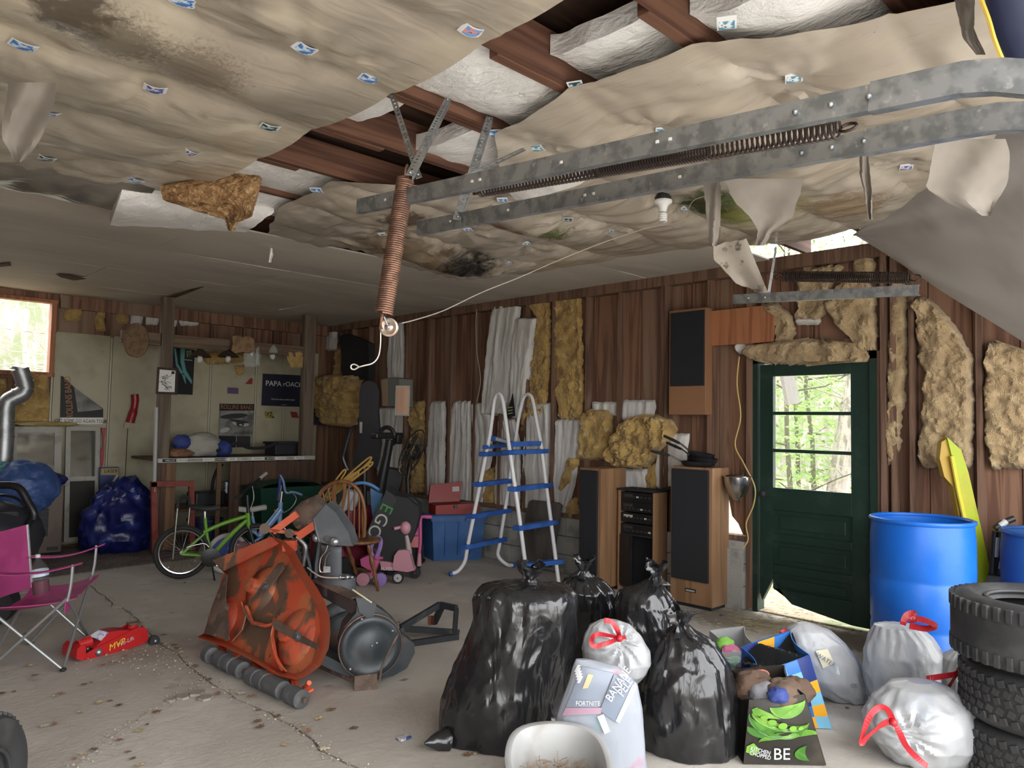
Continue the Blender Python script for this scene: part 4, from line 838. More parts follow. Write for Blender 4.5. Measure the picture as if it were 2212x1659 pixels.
# on the counter
cz0 = zc_+.006
P = at(428, 972, y=9.25); jk = thing('padded_jacket', 'crumpled white jacket with blue ends lying on the bar counter', 'jacket', (P.x, 9.25, cz0))
m_jkt = mat('offwhite_cloth', (.34, .33, .28), .8, bump=[(14, .5)]); m_blu = mat('blue_cloth', (.03, .05, .20), .7, bump=[(14, .5)])
Rm = Matrix.Rotation(-.25, 4, 'Y')
def lump(c, r, s, **k): b = blob(c, r, s, flat=False, **k); b.v = [V((p.x, p.y, max(p.z, cz0))) for p in b.v]; return b
part('body', lump((P.x+.02, 9.25, cz0+.13), (.25, .17, .15), 3, amp=.16), m_jkt, jk); part('collar', lump((P.x-.22, 9.2, cz0+.17), (.10, .10, .09), 5), m_blu, jk); part('hem', lump((P.x+.28, 9.2, cz0+.09), (.10, .15, .10), 6), m_blu, jk)
P = at(384, 984, y=9.1); solo('paper_bag', lump((P.x, 9.05, cz0+.045), (.13, .09, .05), 8, amp=.3), mat('brown_bag_paper', (.20, .10, .05), .6, bump=[(20, .8)]), 'crumpled brown bag on the left end of the bar counter', 'bag')
P0, P1 = at(588, 948, y=9.3), at(651, 972, y=9.3)
bx = thing('storage_box', 'low dark box on the right end of the bar counter', 'box', (P0.x, 9.3, cz0)); m_dkb = mat('dark_box_plastic', (.018, .018, .024), .55)
part('body', MB().box((P0.x, 9.2, cz0), (P1.x, 9.5, cz0+.14), None, .008), m_dkb, bx); part('lid', MB().box((P0.x-.02, 9.18, cz0+.14), (P1.x+.01, 9.52, cz0+.17), None, .006), m_dkb, bx)
solo('black_strap', MB().tube(smooth_path([at(x_, y_, y=9.1) for x_, y_ in ((468, 974), (490, 966), (512, 958), (540, 968), (575, 966), (600, 956))]), .022, 6), m_black, 'black strap heaped across the middle of the bar counter', 'strap')
# under the counter
P = at(452, 1046, y=9.3); mc = thing('engine_block', 'dim engine part on the shelf under the bar', 'engine part', (P.x, 9.3, .455)); m_dkm = mat('oily_metal', (.04, .042, .045), .45, .6)
part('block', MB().box((P.x-.2, 9.2, .455), (P.x+.18, 9.5, .62), None, .02), m_dkm, mc); part('cylinder', MB().lathe([(.05, 0), (.05, .12), (.06, .12), (.06, .14), (.03, .15)], 16, Matrix.Translation((P.x+.2, 9.25, .6))), m_galv, mc); part('hose', MB().tube(smooth_path([(P.x, 9.2, .6), (P.x-.02, 9.15, .75), (P.x+.05, 9.2, .9), (P.x+.15, 9.3, .95)]), .02, 8), m_black, mc)
P = at(448, 1080, y=9.2); solo('blue_tub', MB().lathe([(.16, 0), (.2, .28), (.215, .28), (.215, .3), (.19, .3), (.155, .02)], 24, Matrix.Translation((P.x, 9.25, .002))), mat('dim_blue_plastic', (.02, .025, .07), .5), 'dim blue tub on the floor under the bar', 'tub')
# green wheeled bin
gx0, gx1 = at(562, 1080, y=8.35).x, at(690, 1080, y=8.35).x
gb = thing('green_bin', 'large dark green lidded bin behind the bicycles', 'bin', ((gx0+gx1)/2, 8.5, 0)); m_grn = mat('green_plastic', (.004, .045, .026), .45)
part('tub', MB().prism([(gx0+.05, 8.35, .02), (gx1-.05, 8.35, .02), (gx1, 8.35, .72), (gx0, 8.35, .72)], (0, 1, 0), .5), m_grn, gb)
part('lid', MB().grid(lambda u, v: V((lerp(gx0-.02, gx1+.02, u), lerp(8.32, 8.88, v), .72+.09*math.sin(math.pi*u)**.5*math.sin(math.pi*min(1, v+.15))**.5)), 14, 8), m_grn, gb)
part('reflector', MB().ball(at(594, 1103, y=8.34), .018, n=8, m=6), mat('orange_dot', (.5, .15, .05), .4), gb)
# red frame
rf = thing('painted_stand', 'bare red painted wooden frame leaning before the bar', 'frame', (3.3, 8.8, 0)); m_rp = mat('brick_red_paint', (.22, .045, .03), .6, layers=[((.15, .03, .02), 6, .5, .65)])
Q = lambda x_, y_: at(x_, y_, y=8.78)
part('leg', MB().prism([Q(327, 1042), Q(339, 1042), Q(343, 1196), Q(329, 1196)], (0, 1, 0), .04), m_rp, rf); part('top_rail', MB().prism([Q(327, 1040), Q(420, 1039), Q(420, 1050), Q(327, 1052)], (0, 1, 0), .04), m_rp, rf); part('leg', MB().prism([Q(409, 1050), Q(420, 1050), Q(422, 1190), Q(411, 1192)], (0, 1, 0), .04), m_rp, rf)
# dark blue tarp heap
m_tarp = mat('blue_tarp', (.008, .012, .085), .32, layers=[((.02, .03, .15), 5, .5, .65)], bump=[(4, .6, (1, 1, 1), 1.2), (10, .2, (1, 1, 1), 1.0)], spec=.5, bd=.03)
solo('tarp_heap', blob((2.94, 9.36, .30), (.38, .36, .46), 11, .20, 3.2, 80, 56, shape=lambda d: 1+.12*d.x*max(0, d.z)), m_tarp, 'dark blue tarpaulin heap against the cream wall', 'tarp')
# storm windows leaning on the back wall
m_wf = mat('chalky_white_paint', (.36, .35, .30), .6, layers=[((.27, .255, .21), 5, .5, .65)]); m_mir = mat('dusty_window_glass', (.30, .30, .27), .05, .85, layers=[((.20, .19, .16), 6, .5, .7)]); m_scr = mat('dark_screen', (.025, .024, .02), .7)
def storm(name, label, px0, px1, ptop, pbot, yb_, rails, panes, lean=.12, bw=.05):
    a, b = at(px0, pbot, y=yb_), at(px1, pbot, y=yb_); z0 = max(a.z, .0); z1 = at(px0, ptop, y=yb_+lean).z; t = thing(name, label, 'storm window', ((a.x+b.x)/2, yb_, z0))
    def Z(x_, z, o=0): return V((x_, yb_+lean*(z-z0)/(z1-z0)+o, z))
    for x0, x1 in ((a.x, a.x+bw), (b.x-bw, b.x)): part('stile', MB().prism([Z(x0, z0), Z(x1, z0), Z(x1, z1), Z(x0, z1)], (0, 1, 0), .03), m_wf, t)
    zs = [z0]+[lerp(z0, z1, r_) for r_ in rails]+[z1-bw]
    for z in zs: part('rail', MB().prism([Z(a.x+bw, z), Z(b.x-bw, z), Z(b.x-bw, z+bw), Z(a.x+bw, z+bw)], (0, 1, 0), .03), m_wf, t)
    for k, (u, w) in enumerate(zip(zs, zs[1:])): part('pane', MB().prism([Z(a.x+bw, u+bw, .012), Z(b.x-bw, u+bw, .012), Z(b.x-bw, w, .012), Z(a.x+bw, w, .012)], (0, 1, 0), .004), panes[k], t)
    return t
storm('storm_door', 'narrow white framed storm door leaning on the back wall', 138, 213, 921, 1172, 9.82, (.52,), (m_scr, m_mir), .14)
storm('storm_window', 'wide white framed storm window behind the stove pipe', 18, 131, 921, 1050, 9.86, (), (m_mir,), .08, .07)
P = at(104, 914, y=9.9); a0 = at(18, 922, y=9.92); b0 = at(132, 922, y=9.92)
solo('insulation_scrap', blob(V((P.x, 9.95, a0.z+.035)), (.28, .05, .025), 17, .5, 5, 30, 10, False), mat('pale_foam_crumbs', (.45, .36, .16), .9, bump=[(60, 1)]), 'pale crumbled foam along the top of the storm window', 'insulation', 'insulation scraps on the back wall')
# laser level box and red sled
bx = thing('tall_carton', 'tall blue carton with a yellow and red banner leaning beside the storm door', 'carton', at(236, 1150, y=9.75)); Q = lambda x_, y_, o=0: at(x_, y_, y=9.80+o)
part('carton', MB().prism([Q(217, 1010), Q(257, 1009), Q(257, 1165), Q(213, 1165)], (0, 1, 0), .06), mat('carton_blue', (.025, .04, .13), .5), bx)
part('banner', MB().prism([Q(219, 1012, -.004), Q(256, 1011, -.004), Q(256, 1026, -.004), Q(218, 1026, -.004)], (0, 1, 0), .003), mat('banner_yellow', (.30, .24, .09), .5, layers=[((.35, .09, .06), 3, .5, .6)]), bx)
text_mesh('lettering', 'LASER', .055, frame(Q(239, 1018, -.008), (1, 0, 0), (0, 0, 1)), m_blkp, bx, shear=.2)
part('picture_stripe', MB().prism([Q(254, 1022, -.004), Q(256, 1028, -.004), Q(232, 1065, -.004), Q(222, 1085, -.004), Q(220, 1080, -.004), Q(229, 1060, -.004)], (0, 1, 0), .003), m_lgp, bx)
solo('plastic_sled', MB().prism([at(*q, y=9.93) for q in ((219, 924), (229, 924), (226, 950), (226, 970), (223, 1005), (216, 1012), (217, 975), (222, 965), (222, 940))], (0, 1, 0), .02), m_red, 'red plastic edge sticking out behind the storm door', 'sled')
# stove cabinet, pipe, blue bundle
sx0, sx1 = at(-30, 1120, y=9.42).x, at(136, 1120, y=9.42).x; zt_ = at(100, 1050, y=9.42).z
sv = thing('stove_cabinet', 'brown metal heater cabinet with a dark vent below the storm window', 'heater', ((sx0+sx1)/2, 9.6, 0)); m_brn = mat('brown_enamel', (.125, .088, .062), .45, layers=[((.10, .07, .05), 3, .45, .6)])
part('body', MB().box((sx0, 9.42, .03), (sx1, 9.82, zt_), None, .012), m_brn, sv); part('top', MB().box((sx0-.01, 9.41, zt_), (sx1+.01, 9.83, zt_+.02), None, .006), mat('tan_enamel', (.26, .21, .15), .45), sv)
v0, v1 = at(76, 1100, y=9.42), at(102, 1158, y=9.42); part('vent', MB().box((v0.x, 9.405, v1.z), (v1.x, 9.43, v0.z), None, .004), m_dkb, sv)
for k in range(5): part('vent_slat', MB().box((v0.x+.01, 9.40, lerp(v1.z, v0.z, (k+.5)/5)-.006), (v1.x-.01, 9.41, lerp(v1.z, v0.z, (k+.5)/5)+.006)), m_dkm, sv)
v0 = at(112, 1186, y=9.42); part('label_plate', MB().box((v0.x-.05, 9.414, v0.z-.015), (v0.x+.06, 9.42, v0.z+.025)), m_dkb, sv)
m_pipe = mat('stove_pipe_steel', (.36, .37, .37), .38, .7, layers=[((.25, .26, .26), 6, .45, .6)])
sp = thing('stove_pipe', 'dark grey stove pipe rising with two elbows before the window', 'pipe', at(8, 1010, y=9.5)); Q = lambda x_, y_: at(x_, y_, y=9.55)
part('pipe', MB().tube([Q(6, 1010), Q(10, 945), Q(12, 880)], .088, 18), m_pipe, sp); part('elbow', MB().tube(smooth_path([Q(12, 885), Q(16, 868), Q(32, 858), Q(48, 850), Q(55, 838)], 5), .086, 18), m_pipe, sp); part('pipe', MB().tube([Q(56, 842), Q(52, 822), Q(43, 797)], .085, 18), m_pipe, sp)
for a_, b_ in (((10, 942), (10, 946)), ((31, 858), (34, 857)), ((53, 826), (54, 829)), ((42, 799), (43, 795))): part('seam', MB().tube([Q(*a_), Q(*b_)], .094, 18), m_pipe, sp)
m_btarp = mat('light_blue_tarp', (.035, .075, .21), .45, layers=[((.07, .13, .32), 6, .5, .65)], bump=[(10, .9, (1, 1, 1), 1.0)])
def pxblob(px, py, yy, rx, rz, ry, s, m, name, label, cat, **k): P = at(px, py, y=yy); return solo(name, blob(P, (rx, ry, rz), s, flat=False, **k), m, label, cat)
pxblob(52, 1052, 9.1, .30, .25, .22, 21, m_btarp, 'tarp_bundle', 'light blue tarp bundle piled on the brown heater', 'tarp', amp=.16)
pxblob(2, 1028, 9.2, .16, .13, .14, 22, mat('teal_tarp', (.03, .16, .17), .5, bump=[(10, .8)]), 'tarp_bundle', 'teal tarp bundle at the left edge above the heater', 'tarp', amp=.14)
pxblob(96, 1038, 9.35, .2, .09, .14, 23, m_tarp, 'tarp_bundle', 'dark blue cloth tucked behind the light blue tarp', 'tarp', amp=.14)
# rug
m_rug = mat('worn_rug', (.16, .13, .115), .95, layers=[((.11, .09, .08), 3, .42, .62), ((.22, .19, .17), 40, .5, .65)], bump=[(120, .8)])
rg = MB().prism([(*gp(100, 1249), .001), (*gp(345, 1216), .001), (*gp(420, 1207), .001), (4.2, 9.9, .001), (-1.0, 9.9, .001), (-1.0, 8.1, .001)], (0, 0, 1), .008); solo('rug', rg, m_rug, 'worn grey brown rug along the back wall', 'rug')
# ATV / riding machine at the left edge
av = thing('riding_mower', 'black machine with a bent tube rail behind the pink chair', 'mower', (1.25, 6.5, 0)); Q = lambda x_, y_, o=0: at(x_, y_, d=6.0+o)
m_blkm = mat('black_paint', (.012, .012, .013), .35)
part('rail', MB().tube(smooth_path([Q(-60, 1046), Q(0, 1048), Q(28, 1049), Q(45, 1058), Q(58, 1080), Q(72, 1105), Q(73, 1122)], 5), .030, 10), m_blkm, av); part('inner_rail', MB().tube(smooth_path([Q(-30, 1072, .1), Q(10, 1070, .1), Q(38, 1078, .1), Q(56, 1095, .1)], 5), .012, 8), m_blkm, av)
P = Q(20, 1150); part('body', blob(P+V((-.1, .1, -.05)), (.36, .30, .28), 31, .08, 2, 30, 20, False), m_dkb, av); part('seat', MB().box(P+V((-.4, -.1, .1)), P+V((.05, .3, .18)), None, .04), m_black, av)
W = V((*gp(-14, 1350), .15)); part('wheel', MB().lathe([(.08, -.08), (.14, -.09), (.148, -.05), (.148, .05), (.14, .09), (.08, .08)], 26, Matrix.Translation(W) @ Matrix.Rotation(math.radians(-28), 4, 'Z') @ Matrix.Rotation(math.pi/2, 4, 'X')), m_black, av)
part('frame_bar', MB().tube([W+V((0, 0, 0)), P+V((-.1, .1, -.1))], .05, 8), m_blkm, av); part('frame_bar', MB().tube([Q(70, 1118), W+V((.05, .1, .2))], .02, 8), m_blkm, av)
# black hanging case, guitar case, cabinet
hc = thing('hanging_case', 'black soft case hung high in the back corner', 'case', at(765, 820, x=5.8))
part('case', MB().prism([at(*q, x=5.85) for q in ((733, 726), (748, 721), (766, 728), (795, 741), (797, 770), (796, 820), (745, 820), (736, 800), (737, 770))], (1, 0, 0), .1), m_black, hc)
gc = thing('guitar_case', 'tall black case leaning upright in the corner behind the exercise machine', 'case', at(795, 1010, y=8.7)); Q = lambda x_, y_: at(x_, y_, d=9.3)
m_case = mat('black_case_vinyl', (.008, .008, .012), .38)
part('shell', MB().prism([Q(*q) for q in ((776, 850), (779, 832), (790, 823), (802, 824), (814, 833), (819, 848), (818, 870), (816, 890), (818, 920), (822, 960), (818, 990), (812, 1012), (790, 1014), (762, 1008), (765, 980), (773, 960), (774, 920), (776, 880))], _fw, .12), m_case, gc)
part('label', MB().prism([Q(*q)-_fw*.004 for q in ((777, 911), (783, 912), (782, 936), (777, 935))], _fw, .003), m_lgp, gc)
mcb = thing('wall_cabinet', 'small pale metal cabinet with a mirrored door hanging open', 'cabinet', at(850, 880, x=5.7)); Q = lambda x_, y_, o=0: at(x_, y_, x=5.72+o)
part('body', MB().prism([Q(*q) for q in ((822, 820), (846, 815), (862, 818), (862, 878), (826, 877))], (1, 0, 0), .22), mat('grey_enamel', (.20, .20, .18), .5), mcb); part('side', MB().prism([Q(*q, -.006) for q in ((823, 822), (836, 818), (836, 877), (826, 877))], (1, 0, 0), .006), mat('peach_enamel', (.42, .28, .19), .5), mcb)
Q2 = lambda x_, y_: at(x_, y_, d=8.6)
part('door', MB().prism([Q2(*q) for q in ((855, 833), (886, 833), (884, 899), (853, 897))], _fw, .02), m_wf, mcb); part('mirror', MB().prism([Q2(*q)-_fw*.003 for q in ((857, 836), (883, 836), (881, 895), (856, 893))], _fw, .003), mat('mirror', (.6, .6, .58), .05, 1.0), mcb)
# exercise machine
ex = thing('exercise_machine', 'black upright exercise machine in the back corner', 'exercise machine', (5.1, 7.9, 0)); Q = lambda x_, y_, o=0: at(x_, y_, d=8.5+o)
part('arm', MB().tube(smooth_path([Q(772, 921), Q(760, 927), Q(752, 945), Q(744, 975), Q(741, 988), Q(746, 1004), Q(752, 1016)], 5), .022, 8), m_blkm, ex); part('handle', MB().tube(smooth_path([Q(822, 935), Q(826, 927), Q(836, 923), Q(846, 928), Q(852, 940), Q(853, 952), Q(848, 960)], 5), .024, 8), m_blkm, ex)
part('console', MB().box(Q(838, 942)+V((-.2, -.06, -.03)), Q(838, 942)+V((.18, .06, .04)), None, .02), m_blkm, ex); part('upright', MB().tube([Q(842, 950), Q(836, 985), Q(826, 1030), Q(815, 1090)], [.05, .05, .06, .07], 10), m_blkm, ex); part('upright', MB().tube([Q(787, 1010), Q(787, 1100)], .03, 8), m_blkm, ex)
part('grip', MB().box(Q(857, 948)+V((-.03, -.05, -.06)), Q(857, 948)+V((.05, .05, .05)), None, .02), m_blkm, ex); part('housing', MB().prism([Q(*q) for q in ((818, 1030), (835, 1012), (860, 1016), (870, 1025), (864, 1050), (852, 1080), (830, 1110), (808, 1110), (812, 1060))], _fw, .18), mat('charcoal_plastic', (.022, .023, .025), .5), ex)
part('base', MB().box((Q(815, 1100).x-.4, Q(815, 1100).y-.2, 0), (Q(815, 1100).x+.5, Q(815, 1100).y+.2, .12), None, .03), m_blkm, ex)
# fan
fn = thing('floor_fan', 'tilted oval wire fan cage leaning by the yellow batt', 'fan', at(890, 1060, d=8.2)); Q = lambda x_, y_: at(x_, y_, d=8.3)
m_wire = mat('brassy_wire', (.09, .075, .05), .35, .8); ce = Q(890, 977); a1_, b1_ = (Q(911, 929)-ce), (Q(915, 985)-ce)*.78
part('rim', MB().tube([ce+a1_*math.cos(q)*1.0+b1_*math.sin(q) for q in [i*2*math.pi/32 for i in range(32)]], .010, 6, True), m_wire, fn)
for q in range(12):
    w_ = q*math.pi/12; e_ = a1_*math.cos(w_)+b1_*math.sin(w_); part('spoke', MB().tube([ce+e_-_fw*.0, ce+e_*.5-_fw*.07, ce-_fw*.09, ce-e_*.5-_fw*.07, ce-e_], .0035, 4), m_wire, fn)
for r_ in (.35, .7): part('ring', MB().tube([ce-_fw*(.10*(1-r_*r_))+(a1_*math.cos(q)+b1_*math.sin(q))*r_ for q in [i*2*math.pi/28 for i in range(28)]], .0035, 4, True), m_wire, fn)
part('motor', MB().ball(ce+_fw*.05, .10, .10, .10), m_blkm, fn); part('blades', MB().prism([ce+_fw*.01+(a1_*math.cos(q)+b1_*math.sin(q))*(.85 if int(i/4) % 2 else .35) for i, q in enumerate([i*2*math.pi/32 for i in range(32)])], _fw, .006), m_dkb, fn); part('stem', MB().tube([ce, Q(880, 1035), Q(882, 1075)], .022, 8), m_blkm, fn); Pb = Q(882, 1100); part('base', MB().lathe([(.2, 0), (.2, .02), (.05, .05), (.03, Pb.z if Pb.z > .1 else .2)], 24, Matrix.Translation((Pb.x, Pb.y, 0))), m_blkm, fn)
# ================================================================ MIDDLE OF THE GARAGE
m_chr = mat('chrome', (.62, .62, .60), .18, 1.0); m_tyre = mat('bike_tyre', (.014, .014, .014), .75)
def bike(label, loc, pl_, n, wheels, tubes, extra, rim_m, seat):
    """wheels: (px, py, radius m, spokes, tyre mat); tubes: (name, [px..], radius, mat)"""
    t = thing('bicycle', label, 'bicycle', loc, 0, 'childrens bicycles')
    n = V(n).normalized(); e = n.cross(V((0, 0, 1))).normalized(); z = V((0, 0, 1))
    for px, py, r, sp, tm in wheels:
        c = pl_(px, py); c.z = r+.002 if abs(c.z-r) < .12 else c.z
        ring = lambda q, rr: c+(e*math.cos(q)+z*math.sin(q))*rr
        A = [i*2*math.pi/36 for i in range(36)]
        w = part('wheel', MB().tube([ring(q, r-.024) for q in A], .024, 8, True), tm, t)
        part('rim', MB().tube([ring(q, r-.052) for q in A], .009, 6, True), rim_m, w); part('hub', MB().tube([c-n*.05, c+n*.05], .018, 10), m_chr, w)
        for k in range(sp): part('spoke', MB().tube([c+n*(.02 if k % 2 else -.02), ring(2*math.pi*k/sp, r-.055)], .0016, 4), m_chr, w)
    for nm, pts_, r, m in tubes: part(nm, MB().tube(smooth_path([pl_(*q[:2])+n*(q[2] if len(q) > 2 else 0) for q in pts_], 5), r, 9), m, t)
    s = pl_(*seat[:2]); sl = part('saddle', MB().grid(lambda u, v: s+e*lerp(-.13, .13, u)*seat[2]+n*(math.cos(2*math.pi*v))*lerp(.065, .022, u)+z*(.028*math.sin(2*math.pi*v)+.01*math.cos(u*5)), 10, 12), seat[3], t)
    part('seat_post', MB().tube([s-z*.02, pl_(*seat[4])], .013, 8), m_chr, t)
    return t, e
m_lime = mat('lime_paint', (.10, .26, .015), .28, coat=.4); m_limeh = mat('lime_highlight_paint', (.30, .42, .16), .25, coat=.4)
plg, ng = vplane(gp(394, 1251), gp(556, 1243))
t, e = bike('green stunt bicycle standing on its kickstand', gp(450, 1247)+(0,), plg, ng, [(393, 1196, .255, 28, m_tyre), (553, 1192, .255, 24, m_tyre)],
     [('top_tube', [(440, 1150), (460, 1140), (490, 1128), (532, 1115)], .020, m_lime), ('down_tube', [(533, 1124), (515, 1140), (490, 1165), (462, 1195)], .021, m_lime), ('head_tube', [(535, 1108), (537, 1140)], .024, m_lime),
      ('seat_tube', [(443, 1118), (446, 1150), (455, 1200)], .017, m_lime), ('seat_stay', [(393, 1196, -.05), (420, 1172, -.04), (442, 1152, -.02)], .011, m_lime), ('seat_stay', [(393, 1196, .05), (420, 1172, .04), (442, 1152, .02)], .011, m_lime), ('chain_stay', [(393, 1196, -.05), (425, 1198, -.04), (455, 1201, -.02)], .012, m_lime), ('chain_stay', [(393, 1196, .05), (455, 1201, .02)], .011, m_lime),
      ('fork', [(538, 1140, -.05), (546, 1168, -.05), (553, 1192, -.05)], .015, m_blkm), ('fork', [(538, 1140, .05), (553, 1192, .05)], .015, m_blkm), ('stem', [(537, 1110), (535, 1090), (534, 1070)], .018, m_blkm),
      ('handlebar', [(508, 1071, -.24), (522, 1066, -.14), (530, 1058, -.07), (548, 1046, .05), (562, 1036, .14), (576, 1027, .24)], .012, m_blkm), ('grip', [(505, 1072, -.26), (521, 1067, -.15)], .017, m_black), ('grip', [(562, 1036, .14), (577, 1026, .25)], .017, m_pvc), ('brake_cable', [(545, 1050, -.02), (548, 1075, -.05), (540, 1100, -.04)], .004, m_cable),
      ('push_bar', [(375, 1204, -.09), (378, 1170, -.09), (385, 1096, -.09)], .011, m_chr), ('push_bar', [(404, 1150, .09), (409, 1098, .09)], .011, m_chr), ('push_grip', [(385, 1096, -.09), (386, 1082, -.07), (392, 1074, -.02), (400, 1073, .03), (407, 1080, .07), (409, 1098, .09)], .016, m_black),
      ('kickstand', [(457, 1212, -.03), (462, 1236, -.10), (466, 1254, -.17)], .008, m_blkm), ('chain_guard', [(404, 1180, -.06), (440, 1172, -.06), (452, 1180, -.06)], .006, m_chr), ('crank', [(456, 1202, -.07), (470, 1212, -.08)], .012, m_blkm)],
     None, m_chr, (443, 1097, 1.0, m_black, (443, 1125)))
c = plg(456, 1202); part('chainring', MB().lathe([(.02, -.075), (.075, -.072), (.088, -.07), (.088, -.064), (.075, -.062), (.02, -.06)], 24, frame(c, e, (0, 0, 1)) if frame(c, e, (0, 0, 1)).col[2].xyz.dot(ng) > 0 else frame(c, -e, (0, 0, 1))), m_blkm, t)
part('pedal', MB().box(plg(478, 1214)+V((-.04, -.04, -.012)), plg(478, 1214)+V((.04, .04, .012)), None, .006), m_black, t)
m_lbl = mat('pale_blue_paint', (.16, .28, .48), .3, coat=.4); m_wtyre = mat('white_tyre', (.38, .37, .34), .7); m_bdisc = mat('blue_wheel_disc', (.03, .05, .25), .4)
plb, nb = vplane(gp(486, 1240), gp(660, 1228))
t, e = bike('pale blue childs bicycle behind the green one', gp(570, 1232)+(0,), plb, nb, [(492, 1186, .20, 10, m_wtyre), (648, 1180, .20, 10, m_tyre)],
     [('main_tube', [(560, 1158), (575, 1140), (590, 1122), (607, 1100)], .036, m_lbl), ('head_tube', [(606, 1085), (604, 1130)], .024, m_lbl), ('rear_tube', [(560, 1158), (540, 1145), (520, 1150), (492, 1186, -.05)], .016, m_lbl), ('rear_tube', [(565, 1160), (530, 1180), (492, 1186, .05)], .014, m_lbl), ('seat_tube', [(545, 1115), (552, 1150)], .016, m_lbl),
      ('fork', [(604, 1130, -.06), (625, 1155, -.06), (648, 1180, -.06)], .014, m_chr), ('fork', [(604, 1130, .06), (648, 1180, .06)], .014, m_chr), ('stem', [(606, 1090), (609, 1062)], .014, m_chr), ('handlebar', [(614, 1030, .22), (618, 1042, .16), (620, 1065, .05), (632, 1062, -.06), (645, 1066, -.14), (655, 1073, -.24)], .012, m_lbl), ('grip', [(648, 1068, -.16), (658, 1075, -.27)], .018, m_black), ('brake_cable', [(626, 1060, 0), (638, 1075, -.05), (628, 1095, -.05), (612, 1108, 0)], .004, m_cable), ('brake_cable', [(612, 1050, .1), (606, 1075, .05), (604, 1095, 0)], .004, m_cable), ('streamer', [(613, 1036, .2), (611, 1060, .2), (608, 1085, .2)], .016, m_blu)],
     None, m_chr, (545, 1099, -1.0, m_wtyre, (547, 1130)))
part('wheel_disc', MB().lathe([(.0, -.012), (.14, -.01), (.14, .01), (.0, .012)], 28, frame(plb(492, 1186), e, (0, 0, 1))), m_bdisc, t)
part('chain_cover', MB().prism([plb(*q)-nb*.06 for q in ((500, 1172), (530, 1168), (548, 1180), (530, 1196), (505, 1192))], nb, .03), mat('dull_red_plastic', (.16, .05, .05), .5), t)
# ---- mower deck on its edge
m_org = mat('orange_paint_rusty', (.56, .095, .045), .5, layers=[((.50, .16, .07), 3, .45, .62), ((.15, .092, .06), 3.4, .50, .58, (1, 1, 1), .8), ((.10, .06, .04), 11, .62, .72)], bump=[(40, .15)])
m_orgc = mat('orange_paint', (.64, .12, .055), .45, layers=[((.52, .19, .10), 5, .5, .66), ((.15, .085, .055), 6, .62, .72)])
m_rusty = mat('rusty_plate', (.125, .085, .062), .75, layers=[((.075, .05, .038), 6, .45, .6), ((.2, .13, .09), 14, .58, .7)], bump=[(60, .4)])
m_roll = mat('grey_rubber_roller', (.075, .077, .08), .7, layers=[((.11, .11, .11), 12, .5, .65)])
B0, B1 = V((2.10, 4.72, .14)), V((2.16, 3.74, .11)); l_ = (B1-B0); l_.z = 0; l_.normalize(); aw = V((-l_.y, l_.x, 0)); aw = aw if aw.x > 0 else -aw
upv = (aw*math.sin(math.radians(24))+V((0, 0, 1))*math.cos(math.radians(24))); ND = l_.cross(upv).normalized(); ND = ND if ND.dot(aw) > 0 else -ND   # ND points away from the camera
D = lambda x_, y_, o=0.0: atp(x_, y_, B0+ND*(o+.125), ND)
dk = thing('mower_deck', 'rusty orange mower deck standing on edge showing its blades', 'mower deck', (2.2, 4.2, 0))
out_ = [(458, 1211), (520, 1188), (586, 1159), (612, 1167), (637, 1190), (660, 1234), (684, 1268), (702, 1300), (712, 1330), (714, 1367), (710, 1401), (692, 1439), (660, 1462), (640, 1469), (602, 1460), (540, 1425), (484, 1397), (426, 1376), (440, 1369), (449, 1338), (458, 1309), (470, 1292), (476, 1262), (483, 1236)]
inn_ = [(474, 1226), (524, 1203), (588, 1176), (603, 1180), (621, 1200), (641, 1236), (664, 1273), (681, 1306), (690, 1334), (692, 1364), (688, 1398), (672, 1432), (652, 1450), (634, 1455), (604, 1448), (545, 1414), (490, 1386), (446, 1368), (452, 1360), (458, 1335), (466, 1308), (477, 1292), (484, 1264), (490, 1240)]
part('deck_shell', MB().prism([D(*q, .02) for q in inn_], ND, .012), m_org, dk)
mb = MB(); k = len(out_)
ring = [D(*q, -.13) for q in out_]+[D(*q, .02) for q in inn_]+[D(*q, .035) for q in out_]
def ringf(a, b): return [(a+i, a+(i+1) % k, b+(i+1) % k, b+i) for i in range(k)]
mb.add(ring, ringf(0, k)+ringf(2*k, 0)+ringf(k, 2*k)); part('rim', mb, m_orgc, dk)
part('front_fold', MB().prism([D(*q, -.135) for q in ((458, 1211), (586, 1159), (600, 1172), (588, 1180), (482, 1232))], ND, .01), m_org, dk)
part('discharge_plate', MB().prism([D(*q, -.12) for q in ((476, 1262), (490, 1240), (486, 1290), (494, 1382), (440, 1369), (458, 1309))], ND, .008), m_rusty, dk)
part('baffle', MB().tube([D(x_, y_, -.05) for x_, y_ in ((532, 1310), (545, 1345), (575, 1352), (592, 1348), (588, 1375), (596, 1420), (610, 1446))], .012, 6), m_orgc, dk)
def arcplate(pts_): a = [D(*q, -.09) for q in pts_]; b = [D(*q, .02) for q in pts_]; w = len(pts_); return MB().add(a+b, [(i, i+1, w+i+1, w+i) for i in range(w-1)])
for pp in ([(500, 1385), (522, 1360), (530, 1330), (520, 1300)], [(528, 1318), (540, 1340), (560, 1350), (580, 1349), (590, 1344)], [(590, 1346), (584, 1372), (588, 1400), (600, 1432), (618, 1452)]):
    o = part('baffle', arcplate(smooth_path([V((*q, 0)) for q in pp], 6) if 0 else pp), m_org, dk); md = o.modifiers.new('thick', 'SOLIDIFY'); md.thickness = .008
